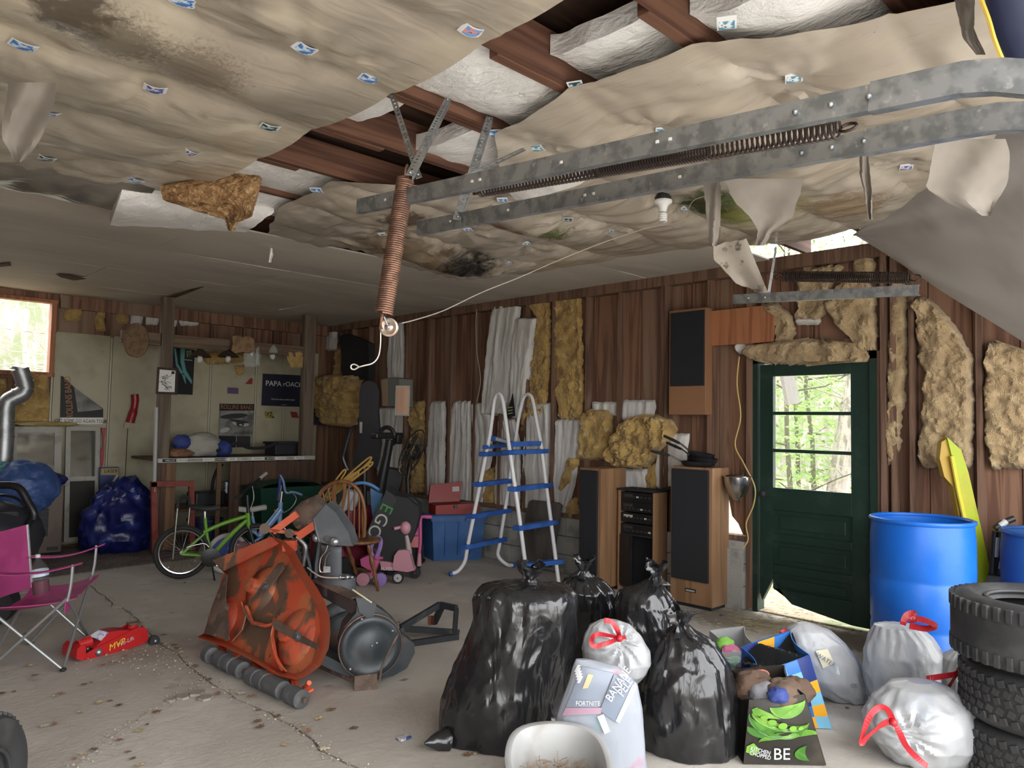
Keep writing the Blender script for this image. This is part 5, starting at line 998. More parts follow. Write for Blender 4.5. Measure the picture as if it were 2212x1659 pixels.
for cx_, cy_, rr in ((566, 1272, .15), (640, 1376, .17), (486, 1340, .13)):
    C0 = D(cx_, cy_, .02); part('spindle_dome', MB().lathe([(rr, .0), (rr*.92, .02), (rr*.4, .05), (.05, .06), (.045, .10), (.0, .10)], 26, frame(C0, l_, upv) if frame(C0, l_, upv).col[2].xyz.dot(ND) < 0 else frame(C0, -l_, upv)), m_org, dk)
bl_ = []
for q in ([(532, 1309), (600, 1217), (609, 1214), (614, 1226), (580, 1270), (538, 1306)], [(588, 1346), (600, 1340), (640, 1366), (686, 1392), (684, 1403), (640, 1384), (592, 1358)], [(474, 1296), (486, 1292), (492, 1340), (493, 1376), (486, 1384), (478, 1340)]):
    bl_.append(part('blade', MB().prism([D(*p_, -.095) for p_ in q], ND, .008), m_rusty, dk))
for bi_, (cx_, cy_) in enumerate(((573, 1266), (642, 1375), (486, 1312))): part('bolt', MB().lathe([(.028, -.012), (.028, .004), (.015, .006), (.015, .012), (.0, .013)], 14, frame(D(cx_, cy_, -.10), l_, upv) if frame(D(0, 0), l_, upv).col[2].xyz.dot(ND) < 0 else frame(D(cx_, cy_, -.10), -l_, upv)), m_galv, bl_[bi_])
for a_, b_ in (((448, 1411), (460, 1417)), ((472, 1422), (489, 1431)), ((489, 1431), (506, 1439)), ((509, 1440), (526, 1449)), ((541, 1458), (558, 1466)), ((560, 1467), (577, 1475)), ((579, 1476), (613, 1492)), ((625, 1498), (653, 1511))):
    ra, rb = at(*a_, z=.052), at(*b_, z=.052); dd = (rb-ra).normalized(); part('roller', MB().tube([ra, ra+dd*.006, rb-dd*.006, rb], [.040, .05, .05, .040], 18), m_roll, dk)
ra, rb = at(440, 1407, z=.052), at(660, 1513, z=.052); part('roller_axle', MB().tube([ra, rb], .014, 8), m_rusty, dk)
for px_, py_ in ((478, 1402), (552, 1440), (634, 1478)):
    a_ = D(px_, py_-8, -.02); b_ = at(px_+6, py_+26, z=.06); part('roller_bracket', MB().bar(a_, b_, .02, .05, ND).bar(b_, b_+aw*.09+V((0, 0, .02)), .05, .012), m_orgc, dk)
part('roller_bracket', MB().tube(smooth_path([D(632, 1470, 0), at(640, 1492, z=.07), at(655, 1488, z=.06), at(668, 1475, z=.12)]), .014, 6), m_orgc, dk)
# linkage on top
DT = lambda x_, y_, o=0: at(x_, y_, d=4.95+o)
part('lift_arm', MB().bar(DT(570, 1143), DT(648, 1152), .03, .022, _U), m_orgc, dk); part('lift_arm', MB().bar(DT(645, 1158), DT(680, 1134), .045, .05, _U), m_orgc, dk); part('lift_arm', MB().bar(DT(590, 1148), DT(642, 1110), .03, .045, _U), m_orgc, dk); part('hinge_block', MB().bar(DT(612, 1178), DT(640, 1178), .05, .07, _U), m_orgc, dk)
part('hinge_pin', MB().tube([DT(625, 1152, -.05), DT(625, 1152, .06)], .03, 12), m_rusty, dk); part('hinge_pin', MB().tube([DT(572, 1142, -.04), DT(572, 1142, .05)], .035, 12), m_rusty, dk); part('bent_rod', MB().tube(smooth_path([DT(640, 1160, .05), DT(652, 1170, .05), DT(660, 1182, .05), DT(657, 1205, .05), DT(654, 1222, .05)], 4), .014, 8), m_galv, dk)
part('link_bar', MB().bar(DT(612, 1190), DT(632, 1165), .012, .03, _fw), m_rusty, dk)
part('gear_cover', MB().tube([DT(640, 1128, .15), DT(668, 1110, .15), DT(697, 1086, .15)], [.075, .10, .07], 16), m_rusty, dk)
part('stay', MB().tube([DT(660, 1190, .3), DT(672, 1235, .3), DT(668, 1300, .2)], .022, 8), m_dkm, dk); part('stay', MB().tube([DT(690, 1160, .3), DT(682, 1220, .3), DT(680, 1300, .2)], .026, 8), m_dkm, dk)
part('prop_leg', MB().bar(DT(640, 1180, .1), V((*gp(700, 1400), 0)), .03, .03), m_dkm, dk)
# ---- bagger blower with chute
m_dgrey = mat('scuffed_grey_plastic', (.055, .06, .066), .5, layers=[((.08, .084, .088), 4, .45, .62), ((.14, .10, .07), 6, .68, .8)], bump=[(30, .12)])
m_dblk = mat('scuffed_black_metal', (.035, .042, .046), .42, .3, layers=[((.06, .066, .07), 4, .45, .6), ((.13, .085, .055), 6, .62, .74)])
bw = thing('bagger_blower', 'dark grey mower blower with a bent chute beside the orange deck', 'blower', (2.7, 3.9, 0)); BD = lambda x_, y_, o=0: at(x_, y_, d=4.62+o)
cc = BD(731, 1270); r0 = .102
def cyl(u, v):
    q = lerp(-.35*math.pi, 1.28*math.pi, u); b0 = BD(731, lerp(1272, 1176, v)); return b0+(-_r)*math.cos(q)*r0*1.0-V((_fw.x, _fw.y, 0)).normalized()*math.sin(q)*r0*.9
o = part('chute_tube', MB().grid(lambda u, v: cyl(lerp(.0, .60, u), v), 24, 8), m_dgrey, bw)
md = o.modifiers.new('thick', 'SOLIDIFY'); md.thickness = .006
o = part('chute_collar', MB().grid(lambda u, v: BD(731, lerp(1282, 1246, v))+_r*math.cos(2*math.pi*u)*r0*1.03-V((_fw.x, _fw.y, 0)).normalized()*math.sin(2*math.pi*u)*r0*.95, 30, 3), m_dgrey, bw)
hood = [(704, 1090), (724, 1106), (738, 1128), (754, 1152), (756, 1163), (762, 1180), (722, 1178), (694, 1172), (684, 1152), (680, 1138), (678, 1121)]
part('chute_hood', MB().prism([BD(*q, -.09) for q in hood], _fw, .17), m_dgrey, bw); part('hood_ridge', MB().tube([BD(*q, -.09) for q in ((704, 1090), (678, 1121), (682, 1142), (690, 1170))], .008, 6), m_dgrey, bw)
part('thumb_screw', MB().tube([BD(704, 1163, -.10), BD(720, 1170, -.13)], [.018, .022], 10), m_galv, bw); part('thumb_screw', MB().ball(BD(723, 1170, -.12), .026, n=12, m=8), m_galv, bw); part('pivot', MB().ball(BD(684, 1162, -.05), .026, n=12, m=8), m_galv, bw)
part('wire_rod', MB().tube(smooth_path([BD(708, 1178, -.12), BD(703, 1192, -.12), BD(693, 1206, -.12), BD(691, 1232, -.12), BD(700, 1236, -.12), BD(714, 1235, -.12)], 5), .004, 6), m_chr, bw); part('wire_rod', MB().tube(smooth_path([BD(715, 1190, -.12), BD(704, 1204, -.12), BD(701, 1232, -.12)], 5), .004, 6), m_chr, bw); part('latch_plate', MB().bar(BD(699, 1230, -.125), BD(714, 1230, -.125), .004, .035, _U), m_galv, bw)
part('cable', MB().tube(smooth_path([BD(664, 1226, -.1), BD(682, 1240, -.13), BD(700, 1247, -.14), BD(735, 1248, -.14), BD(764, 1246, -.12)], 5), .004, 6), m_cable, bw)
for px_, r_ in ((735, .009), (750, .014), (760, .009)): part('cable_clamp', MB().ball(BD(px_, 1247, -.145), r_, n=8, m=6), m_galv, bw)
part('frame_beam', MB().bar(BD(684, 1262, .02), BD(782, 1316, -.25), .05, .085, _U), m_dblk, bw); part('beam_lip', MB().bar(BD(684, 1252, .0), BD(770, 1290, -.24), .07, .012, _U), m_rusty, bw)
part('straw', MB().tube([BD(762, 1274, -.3), BD(802, 1301, -.42)], .0045, 6), mat('pale_straw_plastic', (.75, .72, .5), .5), bw)
hc_ = BD(800, 1395, -.28); Mh = frame(hc_, _R*.94+_fw*.34, (0, 0, 1)); Mh = Mh if Mh.col[2].xyz.dot(_fw) < 0 else frame(hc_, -(_R*.94+_fw*.34), (0, 0, 1))
part('impeller_cover', MB().lathe([(.0, .03), (.06, .03), (.07, .024), (.13, .022), (.14, .028), (.165, .026), (.178, .012), (.178, -.01)], 40, Mh), m_dblk, bw)
part('cover_edge', MB().lathe([(.178, .012), (.184, .008), (.184, -.008), (.178, -.01)], 40, Mh), m_rusty, bw)
HD = lambda x_, y_, o=0: atp(x_, y_, hc_, Mh.col[2].xyz)+Mh.col[2].xyz*o
part('housing', MB().prism([HD(*q, -.012) for q in ((772, 1296), (800, 1306), (815, 1312), (835, 1325), (857, 1345), (862, 1365), (880, 1380), (896, 1392), (897, 1412), (880, 1445), (850, 1462), (818, 1470), (790, 1474), (760, 1460), (740, 1430), (735, 1395), (745, 1355), (770, 1325))], -Mh.col[2].xyz, .13), m_dblk, bw)
part('chute_lip', MB().prism([HD(*q, .02) for q in ((767, 1288), (795, 1292), (812, 1304), (806, 1330), (790, 1332), (775, 1320))], -Mh.col[2].xyz, .02), m_dblk, bw)
part('foot_plate', MB().prism([HD(*q, .04) for q in ((764, 1456), (812, 1450), (813, 1484), (790, 1492), (763, 1486))], -Mh.col[2].xyz, .014), m_rusty, bw)
for q in ((802, 1392), (812, 1386), (780, 1335), (846, 1360), (755, 1442)): part('bolt', MB().ball(HD(*q, .028), .009, n=8, m=6), m_galv, bw)
part('seam_ridge', MB().tube([HD(*q, .03) for q in ((858, 1366), (840, 1400), (822, 1440), (818, 1468))], .006, 6), m_rusty, bw)
for o_, rr, q in ((.30, .15, (752, 1372)), (.40, .13, (730, 1345))): part('inner_disc', MB().lathe([(.0, .02), (rr*.8, .02), (rr, .0), (rr, -.02), (0, -.03)], 30, Matrix.Translation(at(*q, d=4.5+o_)) @ Mh.to_3x3().to_4x4()), m_dblk, bw)
part('lower_pan', MB().prism([HD(*q, -.06) for q in ((700, 1420), (740, 1440), (762, 1462), (757, 1470), (720, 1455), (690, 1440))], -Mh.col[2].xyz, .2), m_dblk, bw)
part('skid', MB().tube([V((*gp(690, 1446), .02)), V((*gp(760, 1476), .02))], .014, 8), m_rusty, bw)
# ---- black hitch frame on the floor
hf = thing('hitch_frame', 'small black steel frame lying on the floor behind the blower', 'steel frame', gp(930, 1380)+(0,))
G = lambda x_, y_, z=.02: at(x_, y_, z=z); m_hf = mat('black_steel', (.022, .026, .03), .5, layers=[((.05, .05, .05), 8, .55, .7)])
g0, g1, g2, g3 = G(872, 1392), G(990, 1375), at(950, 1306, d=5.35), at(986, 1314, d=5.25)
for a_, b_ in ((g0, g1), (at(866, 1356, d=5.15), g2), (g2, g3), (g3, at(982, 1366, d=5.3)), (g2+V((.03, 0, 0)), at(938, 1345, d=5.45)), (at(866, 1358, d=5.15), at(990, 1366, d=5.45)), (at(866, 1358, d=5.15), g0)): part('tube', MB().bar(a_, b_, .03, .04), m_hf, hf)
part('dead_leaf', MB().slab(lambda u, v: at(924+u*14, 1330+v*20, d=5.25+.03*math.sin(u*4)), _fw, .002, 4, 4), mat('red_brown_leaf', (.17, .06, .035), .8), hf)
# ---- wooden chair
m_oak = wood('varnished_oak', (.20, .085, .028), (.13, .05, .018), 'z', 12, .35, .06)
CD = lambda x_, y_, o=0: at(x_, y_, d=6.85+o)
ch = thing('wooden_chair', 'varnished hoop-back wooden chair behind the blower chute', 'chair', gp(790, 1262)+(0,))
hoop = smooth_path([CD(*q) for q in ((683, 1106), (684, 1085), (695, 1062), (714, 1046), (738, 1040), (762, 1047), (780, 1070), (788, 1110), (786, 1160))], 5)
part('hoop', MB().tube(hoop, .018, 10), m_oak, ch)
for xt, yt, xb in ((697, 1061, 714), (708, 1049, 726), (754, 1045, 752), (766, 1052, 764), (776, 1066, 776), (783, 1085, 783)): part('spindle', MB().tube([CD(xt, yt), CD(lerp(xt, xb, .5), lerp(yt, 1162, .5)), CD(xb, 1162)], [.007, .010, .008], 8), m_oak, ch)
spl = [(720, 1046), (746, 1046), (742, 1062), (745, 1085), (737, 1112), (744, 1130), (740, 1160), (724, 1160), (722, 1130), (728, 1112), (716, 1085), (722, 1062)]
for sd_ in ([(720, 1044), (728, 1044), (724, 1062), (726, 1085), (735, 1110), (730, 1114), (718, 1090), (716, 1066)], [(740, 1044), (748, 1044), (748, 1066), (744, 1090), (738, 1114), (733, 1110), (738, 1085), (742, 1062)], [(724, 1116), (744, 1116), (746, 1135), (740, 1162), (732, 1130), (726, 1140)]): part('splat', MB().prism([CD(*q, -.005) for q in sd_], _fw, .014), m_oak, ch)
sc_ = CD(772, 1166); part('seat', MB().lathe([(.0, -.02), (.19, -.022), (.215, -.008), (.215, .010), (.19, .018), (.1, .008), (.0, .006)], 30, Matrix.Translation(sc_+V((.0, .0, 0)))), m_oak, ch)
def leg(name, a_, b_): 
    a_ = V(a_); b_ = V(b_); prof = [.012, .016, .020, .012, .022, .024, .018, .014, .021, .012, .020, .015, .011]; part(name, MB().tube([lerp(a_, b_, i/12) for i in range(13)], prof, 10), m_oak, ch)
f1, f2, f3, f4 = V((*gp(817, 1277), 0)), V((*gp(776, 1260), 0)), V((*gp(835, 1236), 0)), V((*gp(762, 1236), 0))
leg('leg', sc_+V((.02, -.14, -.015)), f1); leg('leg', sc_+V((-.14, -.04, -.015)), f2); leg('leg', sc_+V((.14, .04, -.015)), f3); leg('leg', sc_+V((-.02, .14, -.015)), f4)
part('stretcher', MB().tube([lerp(sc_, f2, .62)+V((-.05, 0, 0)), lerp(sc_, f1, .62)], [.010, .014], 8), m_oak, ch); part('stretcher', MB().tube([lerp(sc_, f4, .62), lerp(sc_, f3, .62)], .011, 8), m_oak, ch)
m_ycord = mat('mustard_cord', (.33, .20, .05), .6); cb = thing('extension_cord', 'bundled mustard yellow cord sticking up behind the wooden chair', 'cord', CD(735, 1045, .1))
for k, (a_, b_) in enumerate((((690, 1090), (742, 1016)), ((700, 1078), (795, 990)), ((705, 1075), (798, 1000)), ((715, 1062), (792, 1006)), ((722, 1055), (770, 1020)))): part('strand', MB().tube(smooth_path([CD(*a_, .12), CD((a_[0]+b_[0])/2, (a_[1]+b_[1])/2-3, .12), CD(*b_, .12), CD(b_[0]+3, b_[1]+6, .12), CD((a_[0]+b_[0])/2+4, (a_[1]+b_[1])/2+5, .13), CD(a_[0]+6, a_[1]+3, .13)], 4), .009, 6), m_ycord, cb)
# ---- toys and bag
tc = thing('toy_car', 'childs ride-on car with a pale blue roof behind the wooden chair', 'toy car', gp(770, 1215)+(0,)); TD = lambda x_, y_, o=0: at(x_, y_, d=7.5+o)
m_tblue = mat('toy_blue', (.10, .24, .46), .4); m_tred = mat('toy_red', (.16, .012, .03), .45); m_twhite = mat('toy_white', (.42, .42, .42), .45)
def roof(u, v): px_ = lerp(752, 822, u); return TD(px_, 1062-26*math.sin(math.pi*(.12+.76*u))**.7+8*u, .45*v)
o = part('roof', MB().grid(roof, 18, 6), m_tblue, tc); md = o.modifiers.new('t', 'SOLIDIFY'); md.thickness = .03
part('pillar', MB().prism([TD(*q) for q in ((800, 1055), (826, 1068), (816, 1110), (806, 1130), (802, 1095))], _fw, .06), m_tblue, tc); part('pillar', MB().tube([TD(760, 1060), TD(742, 1095), TD(732, 1105)], [.05, .05, .04], 10), m_twhite, tc); part('pillar', MB().tube([TD(774, 1062, .05), TD(758, 1098, .05), TD(748, 1118, .05)], [.04, .04, .03], 10), m_twhite, tc)
P = TD(775, 1175); part('body', MB().box((P.x-.36, P.y-.2, .12), (P.x+.3, P.y+.36, .42), None, .06), m_tred, tc); part('seat_back', MB().box((P.x-.1, P.y+.05, .42), (P.x+.3, P.y+.2, .66), None, .05), m_tred, tc)
for sx_, sy_ in ((-.3, -.22), (.25, -.22), (-.3, .38), (.25, .38)): part('wheel', MB().lathe([(.05, -.03), (.12, -.035), (.12, .035), (.05, .03)], 18, Matrix.Translation((P.x+sx_, P.y+sy_, .122)) @ Matrix.Rotation(math.pi/2, 4, 'X')), m_black, tc)
eg = thing('grass_bag', 'black grass catcher bag lettered EGO among the toys', 'bag', gp(845, 1226)+(0,)); ED = lambda x_, y_, o=0: at(x_, y_, d=7.2+o); m_bagf = mat('black_bag_fabric', (.020, .021, .022), .75, bump=[(50, .2)])
part('body', MB().prism([ED(*q) for q in ((789, 1156), (800, 1130), (835, 1058), (852, 1070), (880, 1076), (904, 1096), (905, 1112), (896, 1150), (874, 1200), (850, 1222), (826, 1222), (800, 1200), (788, 1175))], _fw, .28), m_bagf, eg)
part('side_panel', MB().prism([ED(*q, -.02) for q in ((789, 1156), (835, 1058), (858, 1078), (815, 1168), (800, 1172))], _fw, .02), mat('charcoal_fabric', (.028, .029, .031), .65), eg)
for ch_, px_, py_, m_ in (('E', 834, 1098, mat('ego_green', (.05, .22, .05), .5)), ('G', 823, 1122, m_lgp), ('O', 808, 1148, m_lgp)):
    dv = (ED(800, 1165)-ED(845, 1078)).normalized(); text_mesh('lettering', ch_, .17, frame(ED(px_, py_, -.026), dv, (dv.cross(_fw))*-1 if (dv.cross(_fw)*-1).dot(_R) > 0 else dv.cross(_fw)), m_, eg, sx=1.0)
part('handle', MB().tube(smooth_path([ED(880, 1076, .1), ED(893, 1080, .1), ED(906, 1100, .1)], 4), .02, 8), m_black, eg)
m_pink = mat('pale_pink_plastic', (.50, .24, .29), .45); m_hot = mat('hot_pink_plastic', (.52, .10, .25), .45); m_lil = mat('lilac_plastic', (.26, .17, .42), .45)
sc = thing('toy_scooter', 'pale pink toddler scooter lettered FLYER on white-hubbed wheels', 'scooter', gp(862, 1250)+(0,)); SD = lambda x_, y_, o=0: at(x_, y_, d=7.15+o)
part('cowl', MB().prism([SD(*q) for q in ((848, 1222), (852, 1200), (860, 1189), (872, 1188), (884, 1190), (892, 1225), (896, 1232), (880, 1236), (850, 1232))], _fw, .12), m_pink, sc); part('deck', MB().prism([SD(*q, .02) for q in ((820, 1212), (850, 1216), (850, 1233), (824, 1231))], _fw, .14), m_pink, sc); text_mesh('lettering', 'FLYER', .045, frame(SD(836, 1229, .015), _R, _U), m_wpr, sc)
part('column', MB().tube([SD(884, 1195, .06), SD(880, 1165, .06), SD(878, 1156, .06)], [.030, .024, .02], 12), mat('grey_pink_plastic', (.36, .30, .29), .45), sc); part('head', MB().ball(SD(876, 1140, .06), .055, .055, .065), m_pink, sc); part('handlebar', MB().tube([SD(851, 1142, .02), SD(870, 1138, .06), SD(888, 1130, .12)], .016, 10), m_pink, sc)
for px_, py_, rr, o_ in ((860, 1238, .055, -.03), (897, 1230, .055, .22), (800, 1228, .045, .1)):
    c = SD(px_, py_, o_); c.z = rr+.002; wz = part('wheel', MB().lathe([(.035, -.02), (rr, -.018), (rr, .018), (.035, .02)], 24, Matrix.Translation(c) @ frame((0, 0, 0), _R, (0, 0, 1))), m_black, sc); part('hub', MB().lathe([(.0, -.026), (.038, -.022), (.038, .022), (.0, .026)], 20, Matrix.Translation(c) @ frame((0, 0, 0), _R, (0, 0, 1))), m_twhite if px_ != 897 else m_black, wz); part('cap', MB().ball(c-_fw*.024, .008, n=8, m=6), m_redp, wz)
tr_ = thing('toy_trike', 'small hot pink and lilac ride-on toy under the wooden chair', 'toy', gp(800, 1248)+(0,)); RD = lambda x_, y_, o=0: at(x_, y_, d=7.0+o)
part('back', MB().tube(smooth_path([RD(803, 1200), RD(800, 1185), RD(806, 1170), (RD(815, 1161)), RD(822, 1168), RD(820, 1185), RD(812, 1205)], 4), .022, 8), m_lil, tr_); part('body', MB().prism([RD(*q) for q in ((778, 1208), (795, 1200), (815, 1196), (818, 1212), (808, 1240), (800, 1248), (795, 1230), (780, 1222))], _fw, .12), m_hot, tr_); part('footrest', MB().tube([RD(812, 1207, -.02), RD(827, 1205, -.02)], .012, 8), m_hot, tr_)
c = RD(822, 1232); c.z = .062; part('wheel', MB().lathe([(.03, -.03), (.06, -.025), (.06, .025), (.03, .03)], 22, Matrix.Translation(c) @ frame((0, 0, 0), _R, (0, 0, 1))), m_lil, tr_); c = RD(785, 1240); c.z = .062; part('wheel', MB().lathe([(.03, -.03), (.06, -.025), (.06, .025), (.03, .03)], 22, Matrix.Translation(c) @ frame((0, 0, 0), _R, (0, 0, 1))), m_pink, tr_)
st = thing('doll_stroller', 'pink doll bicycle frame with a basket beside the blue tote', 'toy', gp(905, 1228)+(0,)); KD = lambda x_, y_, o=0: at(x_, y_, d=7.6+o)
part('handlebar', MB().tube(smooth_path([KD(932, 1117), KD(914, 1116), KD(909, 1120), KD(908, 1135), KD(908, 1170), KD(905, 1200)], 4), .017, 9), m_hot, st); part('grip', MB().tube([KD(918, 1116), KD(933, 1117)], .020, 9), m_hot, st); part('basket', MB().prism([KD(*q) for q in ((881, 1160), (906, 1158), (904, 1183), (886, 1182))], _fw, .14), mat('salmon_plastic', (.55, .17, .17), .45), st); part('shield', MB().prism([KD(*q) for q in ((890, 1155), (902, 1125), (908, 1128), (906, 1158))], _fw, .02), m_hot, st); part('leg', MB().tube([KD(906, 1195), KD(905, 1222)], [.018, .028], 9), m_pink, st)
c = KD(895, 1212, .05); c.z = .14; part('wheel', MB().lathe([(.10, -.02), (.14, -.015), (.14, .015), (.10, .02)], 26, Matrix.Translation(c) @ frame((0, 0, 0), _R*.5+_fw, (0, 0, 1))), m_tyre, st)
# ---- blue tote, red toolbox
m_tote = mat('blue_tote_plastic', (.030, .105, .29), .4, layers=[((.05, .13, .33), 3, .45, .6)])
tx, ty = 5.37, 6.60
tt = thing('storage_tote', 'blue plastic storage tote standing before the white batts', 'tote', (5.6, 6.9, 0))
a0, a1, a2 = V((5.29, 6.55, 0)), V((5.82, 6.27, 0)), V((5.40, 6.88, 0)); a3 = a1+(a2-a0); ctr = (a0+a3)/2
def ring4(k, z): return [ctr+(p-ctr)*k+V((0, 0, z)) for p in (a0, a1, a3, a2)]
mb = MB().add(ring4(.90, .002)+ring4(1.0, .44), [(3, 2, 1, 0)]+[(i, (i+1) % 4, 4+(i+1) % 4, 4+i) for i in range(4)]); part('tub', mb, m_tote, tt)
mb = MB().add(ring4(1.05, .44)+ring4(1.05, .49)+ring4(1.0, .505), [(3, 2, 1, 0), (8, 9, 10, 11)]+[(b+i, b+(i+1) % 4, b+4+(i+1) % 4, b+4+i) for b in (0, 4) for i in range(4)]); part('lid', mb, m_tote, tt)
for f_ in (.25, .5, .75): part('rib', MB().bar(lerp(a0, a1, f_)*.97+ctr*.03+V((0, 0, .06)), lerp(a0, a1, f_)+V((0, 0, .43)), .02, .012, (a0-a2)), m_tote, tt)
part('handle', MB().bar(lerp(a0, a1, .62)+V((-.02, -.03, .455)), lerp(a0, a1, .85)+V((-.02, -.03, .455)), .03, .03), m_tote, tt)
rb_ = thing('metal_toolbox', 'open red toolbox on top of the blue tote', 'toolbox', ctr+V((0, 0, .506))); m_tbx = mat('toolbox_red', (.27, .02, .015), .4, layers=[((.2, .015, .012), 5, .5, .62)])
d1 = (a1-a0).normalized(); d2 = (a2-a0).normalized(); o0 = a0+d1*.04+d2*.02+V((0, 0, .508))
part('tray', MB().prism([o0, o0+d1*.50, o0+d1*.50+V((0, 0, .12)), o0+V((0, 0, .10))], d2, .22), m_tbx, rb_); part('lid', MB().prism([o0+d2*.23+V((0, 0, .11)), o0+d1*.36+d2*.23+V((0, 0, .12)), o0+d1*.40+d2*.27+V((0, 0, .34)), o0+d1*.03+d2*.27+V((0, 0, .31))], d2, .03), m_tbx, rb_); part('sticker', MB().prism([o0+d1*.28+d2*.248+V((0, 0, .23)), o0+d1*.36+d2*.248+V((0, 0, .235)), o0+d1*.36+d2*.258+V((0, 0, .29)), o0+d1*.28+d2*.258+V((0, 0, .285))], -d2, .003), m_lgp, rb_)
part('latch', MB().box(o0+d1*.22+V((-.02, -.02, .07)), o0+d1*.22+V((.02, .01, .11))), m_galv, rb_)
# ---- pool ladder
m_lad = mat('white_ladder_tube', (.66, .66, .66), .35); m_step = mat('blue_ladder_plastic', (.025, .09, .34), .45, layers=[((.04, .13, .42), 4, .45, .6)])
ld = thing('pool_ladder', 'white A-frame pool ladder with blue steps against the side wall', 'ladder', (5.3, 5.3, 0)); NX, FX = 5.05, 5.60
nl = lambda x_, y_: at(x_, y_, x=NX); fr_ = lambda x_, y_: at(x_, y_, x=FX)
r1 = smooth_path([nl(1057, 945), nl(1063, 905), nl(1068, 866), nl(1076, 851), nl(1085, 862), nl(1092, 905), nl(1099, 960)], 5); r2 = smooth_path([fr_(1112, 960), fr_(1120, 905), fr_(1130, 862), fr_(1140, 852), fr_(1150, 862), fr_(1158, 905), fr_(1168, 958)], 5)
ft1 = V((*gp(975, 1245), .024)); ft2 = V((*gp(1108, 1226), .024)); fb1, fb2 = V((*gp(1141, 1266), .0)), V((*gp(1207, 1262), .0))
L1 = smooth_path([r1[0], nl(1030, 1080), nl(1010, 1180), nl(1004, 1212), lerp(nl(1000, 1228), ft1, .4), ft1], 6); L2 = smooth_path([r2[0], fr_(1094, 1080), fr_(1080, 1170), fr_(1076, 1200), lerp(fr_(1085, 1218), ft2, .4), ft2], 6)
for p_ in (r1, r2): part('handrail', MB().tube(p_, .019, 10), m_lad, ld)
RA = [r1[-1], nl(1120, 1105), fb1]; RB = [r2[-1], fr_(1188, 1110), fb2]
for p_ in (L1, L2, RA, RB): part('rail', MB().tube(p_, .020, 10), m_lad, ld)
for p_ in (L1, L2): part('foot_cap', MB().tube([p_[-2], p_[-1]+(p_[-1]-p_[-2]).normalized()*.02], .026, 10), m_step, ld)
def on(path, z):
    for a_, b_ in zip(path, path[1:]):
        if (a_.z-z)*(b_.z-z) <= 0: return lerp(a_, b_, (a_.z-z)/((a_.z-b_.z) or 1))
    return path[-1]
def step(pa, pb, z, w=.09, h=.045):
    a_, b_ = on(pa, z), on(pb, z); d_ = (b_-a_).normalized(); part('step', MB().bar(a_-d_*.07, b_+d_*.07, w, h, (0, 0, 1), .008), m_step, ld)
for z in (1.23, .93, .61, .30): step(L1, L2, z)
for z in (1.26, .92, .56, .20): step(RA, RB, z)
step(L1[:3]+[r1[0]], [r2[0], r2[0]], 1.30, .04, .04); a_, b_ = r1[-1], r2[-1]; part('brace', MB().bar(a_, b_, .03, .05, (0, 0, 1), .006), m_step, ld); a_, b_ = r1[0], r2[0]; part('brace', MB().bar(a_, b_, .03, .05, (0, 0, 1), .006), m_step, ld); part('brace_label', MB().bar(lerp(a_, b_, .2)-V((0.0, .018, 0)), lerp(a_, b_, .7)-V((0, .018, 0)), .004, .03), m_lgp, ld)
# leaning dark board behind ladder
solo('cutting_board', MB().prism([at(*q, x=5.82) for q in ((1142, 1084), (1148, 1080), (1205, 1086), (1212, 1092), (1188, 1226), (1124, 1221), (1136, 1110))], (1, 0, .0), .03), mat('grey_weathered_board', (.10, .085, .07), .8, layers=[((.06, .05, .042), 6, .45, .6, (1, 1, .2))]), 'weathered dark board leaning on the blocks behind the ladder', 'board')
P = at(1103, 885, x=5.8); mo = thing('energy_banner', 'small black banner with green claw marks behind the ladder', 'banner', P-V((0, 0, .15))); part('cloth', MB().prism([at(*q, x=5.86) for q in ((1096, 890), (1107, 850), (1112, 898), (1098, 902), (1092, 900))], (1, 0, 0), .01), m_blkp, mo)
for dy in (0, 7, 14): part('claw', MB().prism([at(1097+q, 880+dy*.9+r_, x=5.855) for q, r_ in ((0, 0), (10, -2), (10, .4), (0, 2.4))], (1, 0, 0), .003), m_claw, mo)
# ---- speakers
m_spk = wood('speaker_veneer', (.29, .165, .085), (.21, .115, .058), 'z', 9, .45, .05); m_grl = mat('black_grille_cloth', (.014, .015, .018), .85, bump=[(300, .2)])
def tower(name, label, x0, x1, y0, y1, h, gz0, plate=True, rz=0):
    t = thing(name, label, 'speaker', ((x0+x1)/2, (y0+y1)/2, 0))
    part('cabinet', MB().box((x0, y0, .03), (x1, y1, h), None, .006), m_spk, t); part('plinth', MB().box((x0+.02, y0+.02, 0), (x1, y1-.02, .03)), m_black, t); part('grille', MB().box((x0-.022, y0+.03, gz0), (x0+.002, y1-.02, h-.02), None, .008), m_grl, t)
    if plate: part('badge', MB().box((x0-.006, (y0+y1)/2-.05, .13), (x0+.002, (y0+y1)/2+.05, .16), None, .002), m_black, t); part('badge_strip', MB().box((x0-.008, (y0+y1)/2-.042, .137), (x0, (y0+y1)/2+.042, .15)), m_lgp, t)
    return t
tower('tower_speaker', 'wood veneer tower speaker carrying frying pans, right of the stereo', 5.655, 5.93, 3.30, 3.71, 1.19, .23)
tower('tower_speaker', 'wood veneer tower speaker left of the stereo cabinet', 5.50, 5.88, 4.36, 4.62, 1.13, .15)
sp_ = thing('wall_speaker', 'long black grilled speaker hung on the wall above the pans', 'speaker', at(1486, 895, x=5.88)); Q = lambda x_, y_: at(x_, y_, x=5.86)
q0, q1 = Q(1446, 672), Q(1524, 896); part('cabinet', MB().box((5.86, q0.y, q1.z), (5.97, q1.y, q0.z), None, .005), mat('tan_hardboard', (.26, .13, .065), .6), sp_); q0, q1 = Q(1450, 677), Q(1522, 833); part('grille', MB().box((5.845, q0.y, q1.z), (5.862, q1.y, q0.z), None, .006), m_grl, sp_)
